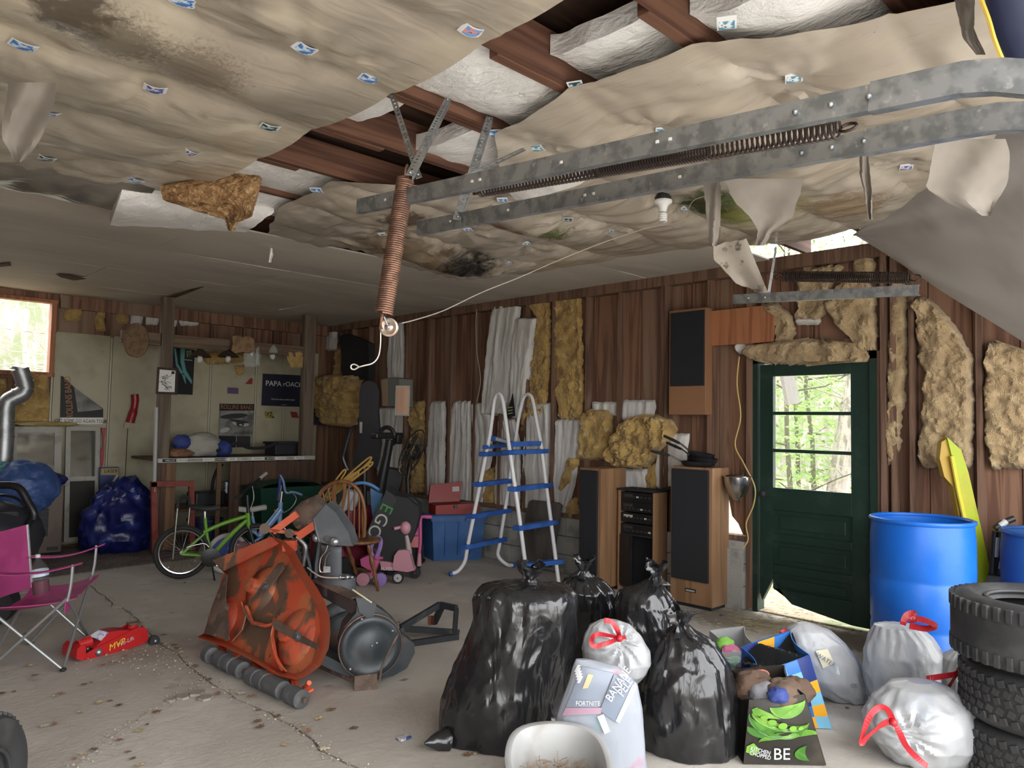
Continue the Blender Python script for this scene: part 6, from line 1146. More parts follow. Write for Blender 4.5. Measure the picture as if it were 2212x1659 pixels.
cb = thing('stereo_cabinet', 'black-fronted stereo cabinet between the tower speakers', 'stereo', (5.85, 4.1, 0)); cy0, cy1, cxx = 3.92, 4.33, 5.72
part('side', MB().box((cxx, cy0, 0), (5.94, cy0+.02, .93)), m_spk, cb); part('side', MB().box((cxx, cy1-.02, 0), (5.94, cy1, .93)), m_spk, cb); part('top', MB().box((cxx-.01, cy0-.005, .93), (5.95, cy1+.005, .95), None, .003), m_grl, cb); part('back', MB().box((5.92, cy0, 0), (5.94, cy1, .93)), m_grl, cb); part('shelf', MB().box((cxx+.01, cy0+.02, .52), (5.93, cy1-.02, .535)), m_grl, cb); part('bottom', MB().box((cxx+.01, cy0+.02, .05), (5.93, cy1-.02, .07)), m_grl, cb); part('door', MB().box((cxx, cy0+.24, .07), (cxx+.012, cy1-.02, .52)), mat('smoked_glass', (.008, .008, .01), .08, spec=.8), cb)
m_hifi = mat('hifi_black', (.010, .010, .011), .35)
for k, z in enumerate((.54, .64, .74, .83)):
    c = part('component', MB().box((cxx+.012, cy0+.025, z), (5.9, cy1-.025, z+.088), None, .003), m_hifi, cb)
    for j in range(7): part('button', MB().box((cxx+.006, cy0+.05+j*.045, z+.02+.02*(k % 2)), (cxx+.014, cy0+.075+j*.045, z+.035+.02*(k % 2))), m_dgp if j != k else m_lgp, c)
    part('display', MB().box((cxx+.008, cy1-.16, z+.045), (cxx+.013, cy1-.06, z+.07)), m_lgp if k == 1 else m_dgp, c)
solo('turntable_arm', MB().tube(smooth_path([at(x_, y_, x=5.8) for x_, y_ in ((1372, 1056), (1392, 1060), (1420, 1060), (1448, 1053))], 4), .012, 6), m_blkm, 'black tool lying on top of the stereo cabinet', 'tool')
# pans
m_pan = mat('black_nonstick', (.018, .019, .021), .32, .2); GP_ = 'frying pans on the tower speaker'
def pan(label, c, r, h, hd, tilt, m=m_pan):
    c = V(c); M = Matrix.Translation(c) @ Matrix.Rotation(tilt[0], 4, 'X') @ Matrix.Rotation(tilt[1], 4, 'Y'); t = thing('frying_pan', label, 'pan', c, 0, GP_)
    part('bowl', MB().lathe([(.0, 0), (r*.75, 0), (r*.9, h*.4), (r, h), (r*.97, h), (r*.86, h*.42), (r*.72, .006), (.0, .006)], 32, M), m, t)
    d_ = V((*hd, 0)).normalized(); up = V((0, 0, 1)); p = [M @ (d_*(r*.96)+up*h*.8), M @ (d_*(r+.06)+up*(h+.025)), M @ (d_*(r+.10)+up*(h+.04))]; part('handle_stem', MB().tube(p, .008, 8), m_chr, t); part('handle', MB().tube([p[-1], M @ (d_*(r+.17)+up*(h+.055)), M @ (d_*(r+.27)+up*(h+.075))], [.011, .014, .012], 8), m_black, t)
zt = 1.192; pcx, pcy = 5.76, 3.50
pan('widest black frying pan, lowest of the stack on the speaker', (pcx, pcy, zt), .155, .045, (-.3, .95), (0, 0)); pan('middle black frying pan in the stack on the speaker', (pcx+.01, pcy-.03, zt+.035), .135, .045, (.1, 1), (.10, .02)); pan('topmost tilted frying pan in the stack on the speaker', (pcx, pcy-.02, zt+.075), .12, .045, (-.05, 1), (.16, .05))
# steel bowl lamp, hanging block
P = at(1592, 1030, x=5.86); bo = thing('steel_bowl', 'shiny steel bowl hanging on the wall by the entry door', 'bowl', P-V((0, 0, .2))); part('bowl', MB().lathe([(.0, -.195), (.03, -.195), (.035, -.18), (.085, -.13), (.108, -.05), (.112, 0), (.118, .003), (.114, .008), (.104, -.0), (.08, -.12), (.0, -.17)], 32, Matrix.Translation(P)), mat('brushed_steel', (.55, .54, .50), .22, 1.0), bo); part('hook', MB().tube([P+V((.1, 0, .0)), P+V((.13, 0, .05))], .005, 6), m_galv, bo)
solo('concrete_pier', MB().prism([(5.90, 3.36, .0), (5.90, 3.19, .0), (5.90, 3.17, .25), (5.90, 3.17, .5), (5.90, 3.38, .5), (5.90, 3.38, .1)], (1, 0, 0), .04), m_block, 'pale concrete pier face beside the right tower speaker', 'pier')
# ================================================================ FRONT: CHAIR, JACK, BAGS, BARRELS, TYRES
# ---- pink camp chair
m_pnk = mat('pink_canvas', (.36, .045, .17), .75, layers=[((.28, .03, .125), 3, .45, .62)], bump=[(160, .15), (8, .4)]); m_leg = mat('grey_chair_steel', (.30, .31, .31), .4, .6)
N0, F0 = V((1.34, 5.13, 0)), V((1.64, 5.70, 0)); s_ = (F0-N0).normalized(); f_ = V((s_.y, -s_.x, 0)); f_ = f_ if f_.x > 0 else -f_
NR, FR = N0-f_*.42+s_*.02, F0-f_*.35
cc = thing('camp_chair', 'hot pink folding camp chair on grey crossed legs', 'chair', (N0+FR)/2)
z = V((0, 0, 1)); tnf, tff, tnr, tfr = N0+z*.43+s_*.02+f_*.0, F0+z*.45-s_*.02, NR+z*.38+s_*.03, FR+z*.38-s_*.03
for a_, b_ in ((N0, tff), (F0, tnf), (NR, tfr), (FR, tnr), (N0, tnr), (NR, tnf), (F0, tfr), (FR, tff)): part('leg', MB().tube([a_+z*.012, b_], .0095, 8), m_leg, cc)
for p_ in (N0, F0, NR, FR): part('foot', MB().ball(p_+z*.013, .02, .02, .013, 10, 6), m_black, cc)
def seat(u, v):
    a_ = lerp(tnr, tnf, u); b_ = lerp(tfr, tff, u); p = lerp(a_, b_, v); return p-z*(.055*math.sin(math.pi*v)*(1-.4*u)+.02*math.sin(math.pi*u))+f_*(.05*u*(1-math.sin(math.pi*v)*.6))+z*.006*math.sin(v*14+u*5)
part('seat', MB().slab(seat, (0, 0, 1), .006, 18, 18), m_pnk, cc)
bt_n, bt_f = NR+z*.82-f_*.10+s_*.02, FR+z*.80-f_*.05-s_*.02
def back(u, v):
    a_ = lerp(tnr+z*.0, bt_n, u); b_ = lerp(tfr, bt_f, u); p = lerp(a_, b_, v); return p-f_*(.07*math.sin(math.pi*v))-z*(.03*math.sin(math.pi*v)*u)
part('backrest', MB().slab(back, (*(-f_*1)[:2], 0), .006, 16, 16), m_pnk, cc)
for a_, b_ in ((tnr, bt_n), (tfr, bt_f)): part('back_post', MB().tube([a_, b_], .0095, 8), m_leg, cc)
for q, tf_, bp, arm in ((1, tnf, bt_n, (N0, NR)), (2, tff, bt_f, (F0, FR))):
    top = tf_+z*.20+f_*.02; part('arm_post', MB().tube(smooth_path([tf_-z*.02, tf_+z*.08+f_*.015, top-f_*.0], 4), .0095, 8), m_leg, cc)
    r_ = lerp(tnr if q == 1 else tfr, bp, .48); part('armrest', MB().slab(lambda u, v: lerp(r_, top+f_*.05, u)-z*.035*math.sin(math.pi*u)+s_*lerp(-.04, .04, v)*(1-.4*u)+z*.012*abs(v-.5), (0, 0, 1), .005, 14, 4), m_pnk, cc)
part('pocket_flap', MB().slab(lambda u, v: tnf-z*(.02+.07*v)+s_*lerp(-.01, .11, u)*(1-.3*v)-f_*.01, (*f_[:2], 0), .004, 6, 4), m_pnk, cc)
m_bot = mat('clear_bottle_plastic', (.35, .32, .33), .06, alpha=.07, spec=1.0); m_jui = mat('dark_red_drink', (.10, .028, .045), .15)
bb = at(90, 1284, d=4.62); bt = thing('drink_bottle', 'clear plastic bottle of dark red drink standing on the pink chair', 'bottle', bb); MB_ = Matrix.Translation(bb) @ Matrix.Rotation(-.12, 4, 'Y') @ Matrix.Rotation(-.06, 4, 'X')
part('bottle', MB().lathe([(.0, 0), (.044, .002), (.05, .012), (.05, .15), (.046, .17), (.035, .19), (.015, .215), (.013, .235), (0, .236)], 24, MB_), m_bot, bt); part('drink', MB().lathe([(.0, .004), (.045, .006), (.047, .012), (.047, .085), (.0, .085)], 24, MB_), m_jui, bt); part('label', MB().lathe([(.0507, .115), (.0507, .152)], 24, MB_, close=False), mat('pale_blue_label', (.45, .62, .78), .4, layers=[((.7, .75, .78), 30, .5, .6)]), bt); part('cap', MB().lathe([(.015, .228), (.015, .246), (.0, .247)], 16, MB_), m_twhite, bt)
# ---- red floor jack
m_jk = mat('jack_red', (.42, .016, .018), .35, layers=[((.33, .014, .014), 5, .5, .64)]); plj, nj = vplane(gp(172, 1428), gp(330, 1388)); J = lambda x_, y_, o=0: plj(x_, y_)+nj*o
jk = thing('floor_jack', 'red trolley jack lettered MVP Pro-Lift on the cracked floor', 'jack', gp(250, 1408)+(0,))
sp_ = [(186, 1432), (183, 1414), (200, 1404), (296, 1356), (312, 1354), (319, 1362), (320, 1384), (306, 1392), (216, 1424)]
part('side_plate', MB().prism([J(*q, 0) for q in sp_], nj, .012), m_jk, jk); part('side_plate', MB().prism([J(*q, .13) for q in sp_], nj, .012), m_jk, jk); part('body', MB().prism([J(*q, .012) for q in ((206, 1402), (240, 1366), (262, 1362), (296, 1362), (296, 1378), (220, 1412))], nj, .118), m_jk, jk)
part('end_plate', MB().prism([J(*q, -.02) for q in ((161, 1422), (163, 1402), (172, 1392), (182, 1396), (182, 1420), (174, 1426))], nj, .17), m_jk, jk); part('cylinder', MB().tube([J(178, 1398, .06), J(206, 1388, .06)], [.032, .036], 14), m_jk, jk); part('sticker', MB().prism([J(*q, .02)+V((0, 0, .012)) for q in ((210, 1384), (232, 1370), (248, 1372), (222, 1390))], nj, .08), mat('jack_sticker', (.45, .42, .46), .3, layers=[((.1, .14, .4), 30, .52, .58)]), jk)
part('saddle_post', MB().tube([J(300, 1374, .07), J(300, 1352, .07)], .034, 14), m_jk, jk); part('saddle', MB().lathe([(.02, 0), (.036, .004), (.042, .018), (.036, .02), (.03, .01), (0, .01)], 18, Matrix.Translation(J(300, 1353, .07))), m_rusty, jk)
for o_ in (-.03, .16): c = J(327, 1382, o_); part('wheel', MB().lathe([(.006, -.018), (.034, -.018), (.036, 0), (.034, .018), (.006, .018)], 20, frame(c, (1, 0, 0) if abs(nj.x) < .5 else (0, 1, 0), (0, 0, 1))), m_black, jk); part('hub', MB().ball(c-nj*.016, .012, n=10, m=6), m_galv, jk)
for o_ in (.0, .13): c = J(212, 1428, o_); c.z = .026; part('caster', MB().ball(c, .024, .024, .024, 12, 8), m_galv, jk)
text_mesh('lettering', 'MVP', .058, frame(J(251, 1393, -.004), (J(270, 1384)-J(240, 1398)), z), mat('jack_yellow', (.7, .5, .03), .4), jk, shear=.25); text_mesh('lettering', 'Pro-Lift', .036, frame(J(271, 1386, -.004), (J(280, 1380)-J(250, 1394)), z), m_twhite, jk, shear=.15)
# ---- bags
m_trash = mat('black_bin_liner', (.012, .012, .013), .19, layers=[((.02, .02, .021), 3, .45, .6)], bump=[(2.2, 1.0, (1, 1, .5), 2.0), (5.5, .55, (1, 1, .4), 2.0), (16, .15, (1, 1, .5), 1.2)], spec=.7, bd=.03)
m_wbag = mat('white_bin_liner', (.36, .368, .376), .33, layers=[((.29, .30, .315), 4, .45, .65), ((.36, .34, .28), 3.5, .56, .70), ((.28, .33, .38), 4.5, .60, .74)], bump=[(9, .6, (1, 1, .5), 1.0), (70, .12)], spec=.5)
m_rib = mat('red_drawstring', (.40, .014, .022), .3)
fh = V((_fw.x, _fw.y, 0)).normalized(); rh = V((_r.x, _r.y, 0))
class Bag:
    def __init__(s, rows, d, ratio=.85): s.rows = sorted(rows); s.d = d; s.ratio = ratio; s.L = [(r[0], r[1]) for r in s.rows]; s.R = [(r[0], r[2]) for r in s.rows]
    def cw(s, py): l, r = pl(s.L, py), pl(s.R, py); return (l+r)/2, (r-l)/2*s.d/F
    def on(s, px, py, off=.006):
        c, w = s.cw(py); hw = w*F/s.d; q = max(-1, min(1, (px-c)/max(hw, 1e-6))); return at(px, py, d=s.d-w*s.ratio*math.sqrt(1-q*q)*.97-off)
    def mesh(s, seed, wr=.02, pleat=.0, nu=96, nv=64, knot=None, fold=3.0, pinch=None):
        y0, y1 = s.rows[0][0], s.rows[-1][0]; pts = []
        def f(u, v):
            py = lerp(y0, y1, v); c, w = s.cw(py); C = at(c, py, d=s.d); q = 2*math.pi*u
            k = 1+wr*1.5*NZ.noise(V((math.cos(q)*1.6, math.sin(q)*1.6, v*2.5+seed)))+wr*(1-2.4*abs(NZ.noise(V((math.cos(q)*fold, math.sin(q)*fold, v*fold*1.3+seed*1.7)))))+wr*.5*NZ.noise(V((math.cos(q)*8, math.sin(q)*8, v*9+seed)))
            k += pleat*math.sin(q*17+3*NZ.noise(V((v*3, seed, 0))))*max(0, 1-v*2.2)
            P = C+rh*w*math.cos(q)*k-fh*w*s.ratio*math.sin(q)*k; P.z += wr*.5*NZ.noise(V((math.cos(q)*3, math.sin(q)*3, v*6+seed)))*min(1, v*6)
            if pinch and math.sin(q) > 0:
                hx = c+w*F/s.d*math.cos(q)-pinch[0]; hy = py-pinch[1]; rr = math.hypot(hx, hy); P -= fh*(.010*math.sin(math.atan2(hy, hx)*11+NZ.noise(V((rr*.02, seed, 0)))*2)*math.exp(-((rr-28)/34)**2)-.035*math.exp(-(rr/22)**2))
            P.z = max(P.z, .004+.002*abs(NZ.noise(V((u*9, v*9, seed))))); return P
        mb = MB().grid(f, nu, nv, True); k = len(mb.v); mb.f.append(list(range(nu))); mb.mi.append(0); mb.f.append(list(range(k-nu, k))[::-1]); mb.mi.append(0); return mb
def ribbon(pts_, d, w, up=None):
    P = smooth_path([at(*q[:2], d=(q[2] if len(q) > 2 else d)) for q in pts_], 5); mb = MB(); vs = []; fs = []
    for i, p in enumerate(P):
        t_ = (P[min(i+1, len(P)-1)]-P[max(i-1, 0)]).normalized(); sd = t_.cross(_fw).normalized(); tw = math.sin(i*.35)*.5; sd = (sd*math.cos(tw)+_fw*math.sin(tw)); vs += [p-sd*w/2, p+sd*w/2]
    n_ = len(P); vs2 = [v_+_fw*.002 for v_ in vs]
    for i in range(n_-1): fs += [(2*i, 2*i+1, 2*i+3, 2*i+2), (2*n_+2*i, 2*n_+2*i+2, 2*n_+2*i+3, 2*n_+2*i+1), (2*i, 2*i+2, 2*n_+2*i+2, 2*n_+2*i), (2*i+1, 2*n_+2*i+1, 2*n_+2*i+3, 2*i+3)]
    return mb.add(vs+vs2, fs)
def bbag(label, rows, d, seed, knot, ratio=.85, wr=.05):
    B = Bag(rows, d, ratio); t = thing('garbage_bag', label, 'garbage bag', (at(B.cw(rows[-1][0])[0], rows[-1][0], d=d).x, at(B.cw(rows[-1][0])[0], rows[-1][0], d=d).y, 0), 0, 'black garbage bags')
    part('bag', B.mesh(seed, wr, .03), m_trash, t); kx, ky = knot; K = at(kx, ky, d=d-.03)
    def tail(u, v): q = 2*math.pi*u; r_ = pl([(0, .055), (.2, .028), (.38, .020), (.5, .034), (1, .058)], v); k = 1+.5*math.sin(q*4+v*3+seed)+.5*NZ.noise(V((math.cos(q)*2, math.sin(q)*2, v*5+seed))); return K+V((0, 0, lerp(-.05, .07, v)+.02*math.sin(q*2+seed)*v))+rh*(r_*math.cos(q)*k+.02*v*math.sin(seed))+fh*r_*math.sin(q)*k
    part('knot', MB().grid(tail, 30, 12, True), m_trash, t); return B, t
bA, tA = bbag('tall black garbage bag, leftmost and largest of the heap', [(1252, 1122, 1150), (1258, 1090, 1185), (1265, 1046, 1228), (1282, 1029, 1243), (1320, 1022, 1246), (1360, 1019, 1243), (1400, 1006, 1236), (1450, 985, 1230), (1510, 962, 1226), (1560, 952, 1222), (1600, 948, 1208), (1625, 960, 1190)], 3.72, 1, (1140, 1248))
part('corner', MB().tube([at(960, 1600, d=3.55), at(935, 1602, d=3.5), at(917, 1606, d=3.48)], [.06, .03, .006], 10), m_trash, tA)
bbag('black garbage bag with an upright knot between the tallest bag and the stereo', [(1232, 1250, 1262), (1250, 1222, 1296), (1275, 1210, 1325), (1310, 1208, 1328), (1350, 1212, 1322), (1410, 1222, 1310), (1460, 1225, 1305)], 4.7, 2, (1257, 1228))
bbag('black garbage bag standing in front of the right tower speaker', [(1246, 1408, 1424), (1262, 1380, 1432), (1278, 1340, 1442), (1305, 1328, 1458), (1345, 1325, 1474), (1400, 1332, 1484), (1450, 1345, 1480), (1480, 1350, 1470)], 4.35, 3, (1418, 1242))
bbag('wide black garbage bag next to the pea pod shopping bag', [(1345, 1464, 1484), (1362, 1440, 1500), (1388, 1428, 1540), (1430, 1405, 1570), (1480, 1389, 1585), (1540, 1382, 1591), (1600, 1386, 1592), (1640, 1394, 1582)], 3.6, 4, (1472, 1348))
def wbag(label, rows, d, seed, ratio=.8, wr=.025, pleat=.02, m=None, pinch=None): B = Bag(rows, d, ratio); c_ = at(B.cw(rows[-1][0])[0], rows[-1][0], d=d); t = thing('garbage_bag', label, 'garbage bag', (c_.x, c_.y, max(0, c_.z)), 0, 'white garbage bags'); part('bag', B.mesh(seed, wr, pleat, pinch=pinch), m or m_wbag, t); return B, t
bF, tF = wbag('printed grey and pastel bag leaning in the middle of the heap, lettered BANANE', [(1424, 1244, 1272), (1438, 1238, 1335), (1475, 1228, 1376), (1530, 1208, 1387), (1580, 1196, 1391), (1640, 1200, 1396), (1690, 1225, 1402)], 3.26, 11, .42, .012, 0, mat('pastel_printed_film', (.27, .29, .325), .32, layers=[((.32, .21, .26), 5, .54, .64), ((.20, .30, .33), 6, .56, .66)], bump=[(10, .4, (1, 1, .5), 1)]))
def decal(B, t, name, quad, m, off=.010):
    q = [V((*p, 0)) for p in quad]
    def f(u, v): p = lerp(lerp(q[0], q[1], u), lerp(q[3], q[2], u), v); return B.on(p.x, p.y, off)
    part(name, MB().slab(f, _fw, .003, 10, 10), m, t)
m_gpf = mat('grey_print_film', (.20, .23, .28), .32); m_gpf2 = mat('darker_grey_print_film', (.16, .19, .24), .32); m_pkf = mat('rose_print_film', (.36, .23, .29), .32); m_wht = mat('bright_white_print', (.55, .56, .57), .4); m_tan2 = mat('tan_print', (.55, .42, .24), .5)
decal(bF, tF, 'print_panel', ((1258, 1440), (1326, 1454), (1292, 1528), (1222, 1528)), m_gpf); decal(bF, tF, 'print_panel', ((1327, 1456), (1372, 1472), (1330, 1560), (1296, 1535)), m_gpf2, .011); decal(bF, tF, 'print_stripe', ((1222, 1529), (1300, 1529), (1297, 1542), (1214, 1546)), m_pkf, .011); decal(bF, tF, 'print_stripe', ((1366, 1480), (1376, 1484), (1338, 1562), (1330, 1558)), m_wht, .014); decal(bF, tF, 'print_panel', ((1290, 1548), (1304, 1543), (1318, 1580), (1306, 1586)), m_wht, .014); decal(bF, tF, 'print_mark', ((1270, 1456), (1282, 1458), (1270, 1486), (1258, 1488)), m_tan2, .014)
for k in range(5): decal(bF, tF, 'pinstripe', ((1248-k*.0+1.5*k, 1436+k*6), (1254+1.5*k, 1437+k*6), (1246+1.5*k, 1452+k*6), (1240+1.5*k, 1451+k*6)), m_wht, .014)
d_ = (bF.on(1350, 1460)-bF.on(1325, 1500)).normalized(); text_mesh('lettering', 'BANANE', .050, frame(bF.on(1336, 1478, .020), d_, _fw.cross(d_)*(1 if (_fw.cross(d_)).dot(_R) < 0 else -1)), m_wht, tF, sx=.8); text_mesh('lettering', 'PELE', .050, frame(bF.on(1351, 1484, .020), d_, _fw.cross(d_)*(1 if (_fw.cross(d_)).dot(_R) < 0 else -1)), m_wht, tF, sx=.8); text_mesh('lettering', 'FORTNITE', .028, frame(bF.on(1270, 1520, .020), _R, _U), m_wht, tF, sx=.8)
bE, tE = wbag('small white drawstring bag with red tie, topmost in the middle of the heap', [(1340, 1296, 1335), (1350, 1276, 1362), (1375, 1264, 1385), (1402, 1257, 1404), (1428, 1260, 1406), (1452, 1276, 1396), (1478, 1315, 1372)], 3.58, 12, .75, .02, .03, None, (1338, 1378))
part('drawstring', ribbon([(1305, 1340), (1322, 1344), (1334, 1362), (1338, 1378)], 3.36, .022), m_rib, tE); part('drawstring', ribbon([(1340, 1378), (1320, 1374), (1290, 1370), (1278, 1382), (1283, 1396), (1310, 1390), (1336, 1380), (1352, 1376)], 3.34, .02), m_rib, tE); part('knot', MB().ball(at(1338, 1379, d=3.335), .016), m_rib, tE)
bH, tH = wbag('white bag of bottles and packs slumped before the entry door', [(1346, 1722, 1754), (1358, 1700, 1788), (1385, 1692, 1824), (1420, 1692, 1850), (1460, 1712, 1866), (1495, 1760, 1872), (1525, 1830, 1872)], 4.25, 13, .7, .03, 0)
for q, tx_ in ((((1762, 1406), (1788, 1402), (1802, 1432), (1778, 1444)), 'WATER'), (((1808, 1440), (1862, 1446), (1858, 1470), (1806, 1464)), ''), (((1804, 1472), (1846, 1474), (1842, 1492), (1802, 1488)), 'FACTORY')): decal(bH, tH, 'pack_print', q, mat('pale_yellow_print' if tx_ else 'pale_blue_print', (.62, .58, .42) if tx_ else (.50, .60, .64), .4), .012)
text_mesh('lettering', 'WATER', .035, frame(bH.on(1784, 1426, .022), _R*.8-_U*.5, _U*.8+_R*.5), m_gpf2, tH); text_mesh('lettering', 'SMARTFOOD', .034, frame(bH.on(1824, 1482, .022), _R, _U), m_gpf2, tH, sx=.75); part('drawstring', ribbon([(1690, 1380), (1688, 1366), (1700, 1362)], 4.2, .02), m_rib, tH)
bI, tI = wbag('white drawstring bag with a red bow standing against the blue barrel', [(1346, 1925, 1955), (1352, 1892, 1986), (1374, 1883, 2012), (1412, 1873, 2036), (1452, 1870, 2050), (1492, 1878, 2058), (1535, 1892, 2050)], 4.05, 14, .8, .025, .03); part('drawstring', ribbon([(1950, 1350), (1958, 1330), (1975, 1325), (1968, 1340), (1990, 1338), (2022, 1352), (2000, 1358), (1965, 1352)], 3.82, .03), m_rib, tI)
bJ, tJ = wbag('white bag squeezed between the tyres and the red bow bag', [(1398, 2066, 2088), (1420, 2030, 2104), (1460, 2010, 2114), (1510, 2006, 2124), (1570, 2010, 2120)], 3.95, 15, .7, .025, .03); part('drawstring', ribbon([(2002, 1466), (2030, 1462), (2062, 1456), (2074, 1444), (2066, 1458), (2050, 1484)], 3.60, .025), m_rib, tJ)
bK, tK = wbag('round white drawstring bag lying nearest the tyres with its tie facing forward', [(1471, 1962, 2012), (1482, 1922, 2050), (1512, 1892, 2092), (1552, 1876, 2106), (1592, 1882, 2106), (1632, 1914, 2082), (1655, 1960, 2040)], 3.5, 16, .85, .03, .0, None, (1930, 1560))
part('drawstring', ribbon([(1930, 1560), (1918, 1534), (1900, 1528), (1880, 1545), (1866, 1580), (1860, 1606), (1876, 1590), (1905, 1566), (1928, 1560), (1942, 1580), (1958, 1612), (1984, 1640), (2004, 1655)], 3.12, .024), m_rib, tK); part('knot', MB().ball(at(1930, 1561, d=3.11), .016), m_rib, tK)
# ---- shopping bags
FRONTS = []
def tote(name, label, fq, d, dep, m, group='reusable shopping bags'):
    """fq: front face px TL TR BR BL"""
    P = [at(*q, d=d) for q in fq]; zb = min(P[2].z, P[3].z); back_ = fh*dep; P[2].z = P[3].z = .004
    t = thing(name, label, 'shopping bag', ((P[2]+P[3])/2)+back_*.5, 0, group)
    def face(a_, b_, c_, e_, amp, sgn): return lambda u, v: lerp(lerp(a_, b_, u), lerp(e_, c_, u), v)+fh*amp*sgn*(math.sin(math.pi*u)*math.sin(math.pi*min(1, v+.15))+.15*NZ.noise(V((u*5, v*5, d))))
    ft = face(P[0], P[1], P[2], P[3], .03, -1); t_front = part('front', MB().slab(ft, fh, .003, 14, 14), m, t); FRONTS.append(t_front); B2 = [p+back_+V((0, 0, .05 if i < 2 else 0)) for i, p in enumerate(P)]
    part('back', MB().slab(face(B2[0], B2[1], B2[2], B2[3], .02, 1), fh, .003, 10, 10), m, t)
    for a_, b_, c_, e_ in ((P[0], B2[0], B2[3], P[3]), (P[1], B2[1], B2[2], P[2])): part('side', MB().slab(lambda u, v: lerp(lerp(a_, b_, u), lerp(e_, c_, u), v)+(rh*.03*math.sin(math.pi*u)*(1 if a_ is P[0] else -1)), rh, .003, 8, 10), m, t)
    part('bottom', MB().prism([P[3], P[2], B2[2], B2[3]], (0, 0, 1), .003), m, t); return t, ft, P, B2
m_pbag = mat('black_laminated_bag', (.025, .022, .018), .38, layers=[((.06, .05, .035), 3, .55, .7)]); m_pea = mat('pea_green_print', (.085, .22, .02), .38, layers=[((.18, .36, .06), 6, .45, .62)]); m_pea2 = mat('dark_pea_print', (.045, .15, .02), .38, layers=[((.08, .24, .03), 5, .45, .6)]); m_pea3 = mat('bright_pea_print', (.16, .34, .045), .35)
t, ft, P, B2 = tote('shopping_bag', 'black shopping bag printed with green pea pods, full of clothes', ((1618, 1512), (1738, 1500), (1784, 1692), (1606, 1672)), 3.42, .26, m_pbag)
def onf(px_, py_, off): 
    # inverse of the face quad by simple bilinear search in pixel space
    q = [(1618, 1512), (1738, 1500), (1784, 1692), (1606, 1672)]; v = (py_-1506)/(1682-1506); l = lerp(q[0][0], q[3][0], v); r_ = lerp(q[1][0], q[2][0], v); u = (px_-l)/(r_-l); return ft(min(1, max(0, u)), min(1, max(0, v)))-fh*off
def shape(name, pts_, m, off): part(name, MB().prism([onf(*p, off) for p in pts_], fh, .002), m, FRONTS[0])
def cres(cx_, cy_, rx, ry, th, rot, m, name, off=.006, n_=16):
    pt = []
    for i in range(n_+1): a_ = math.pi*i/n_; pt.append((rx*math.cos(a_), ry*math.sin(a_)))
    for i in range(n_+1): a_ = math.pi*(1-i/n_); pt.append((rx*math.cos(a_)*.98, ry*math.sin(a_)*(1-th)-.0))
    shape(name, [(cx_+x_*math.cos(rot)-y_*math.sin(rot), cy_+x_*math.sin(rot)+y_*math.cos(rot)) for x_, y_ in pt], m, off)
cres(1698, 1522, 40, 34, .9, -.08, m_pea, 'pod_print'); cres(1680, 1562, 66, 46, .55, .30, m_pea2, 'pod_print', .007); cres(1684, 1556, 64, 30, .6, .28, m_pea, 'pod_print', .009); cres(1702, 1612, 66, 24, .75, -3.24, m_pea, 'pod_print', .007); cres(1640, 1582, 30, 24, .9, .25, m_pea2, 'pod_print'); cres(1745, 1650, 20, 30, .8, 1.4, m_pea2, 'pod_print'); shape('pod_print', [(1622, 1530), (1632, 1524), (1660, 1540), (1680, 1555), (1650, 1552), (1626, 1545)], m_pea, .008); shape('leaf_print', [(1612, 1632), (1626, 1622), (1640, 1640), (1630, 1655), (1610, 1648)], m_pea3, .008)
for px_, py_, rr in ((1646, 1550, 8), (1662, 1562, 9), (1684, 1572, 10), (1706, 1580, 8), (1724, 1582, 6)): shape('pea_print', [(px_+rr*math.cos(a_), py_+rr*.8*math.sin(a_)) for a_ in [i*math.pi/8 for i in range(16)]], m_pea3, .013)
for k, w_ in enumerate(('KITCHEN', 'CHOPPED')): text_mesh('lettering', w_, .026, frame(onf(1640, 1642+k*13, .014), _R*.96-_U*.25, _U), m_wht, FRONTS[0], sx=.85)
text_mesh('lettering', 'BE', .075, frame(onf(1686, 1652, .014), _R, _U), m_wht, t)
cl = [('brown cloth', (.10, .06, .04)), ('grey cloth', (.22, .22, .24)), ('blue cloth', (.10, .20, .38)), ('salmon cloth', (.5, .18, .12)), ('brown cloth two', (.12, .08, .055))]
cm = [mat(n_.replace(' ', '_'), c_, .85, bump=[(20, .6)]) for n_, c_ in cl]
def cloth(px_, py_, d, r, k, s, label, group='clothes stuffed in the shopping bags'): P_ = at(px_, py_, d=d); return solo('clothing', blob(P_, (r*1.2, r, r*.75), s, .2, 3, 26, 18, False), cm[k], label, 'clothing', group)
cloth(1625, 1480, 3.6, .085, 0, 51, 'brown garment at the left mouth of the pea pod bag'); cloth(1655, 1500, 3.52, .075, 1, 52, 'grey garment in the middle of the pea pod bag'); cloth(1690, 1500, 3.5, .085, 4, 53, 'brown garment wrapped round the blue knit in the pea pod bag'); cloth(1718, 1492, 3.58, .075, 0, 54, 'brown garment at the right mouth of the pea pod bag'); cloth(1640, 1462, 3.7, .05, 3, 55, 'salmon striped garment at the back of the pea pod bag'); cloth(1681, 1502, 3.39, .042, 2, 56, 'blue knit ball on top of the pea pod bag')
m_cb = [mat('checker_blue', (.03, .16, .50), .4), mat('checker_navy', (.02, .035, .16), .4), mat('checker_sky', (.17, .42, .58), .4), mat('checker_orange', (.72, .34, .02), .4)]
t, ft, P, B2 = tote('shopping_bag', 'blue and orange checked shopping bag behind the pea pod bag', ((1634, 1452), (1748, 1414), (1796, 1562), (1680, 1620)), 3.85, .26, m_cb[0])
pat = [[0, 2, 0, 1], [3, 0, 2, 1], [0, 1, 0, 3], [3, 0, 1, 2], [1, 3, 0, 3], [0, 1, 3, 2]]
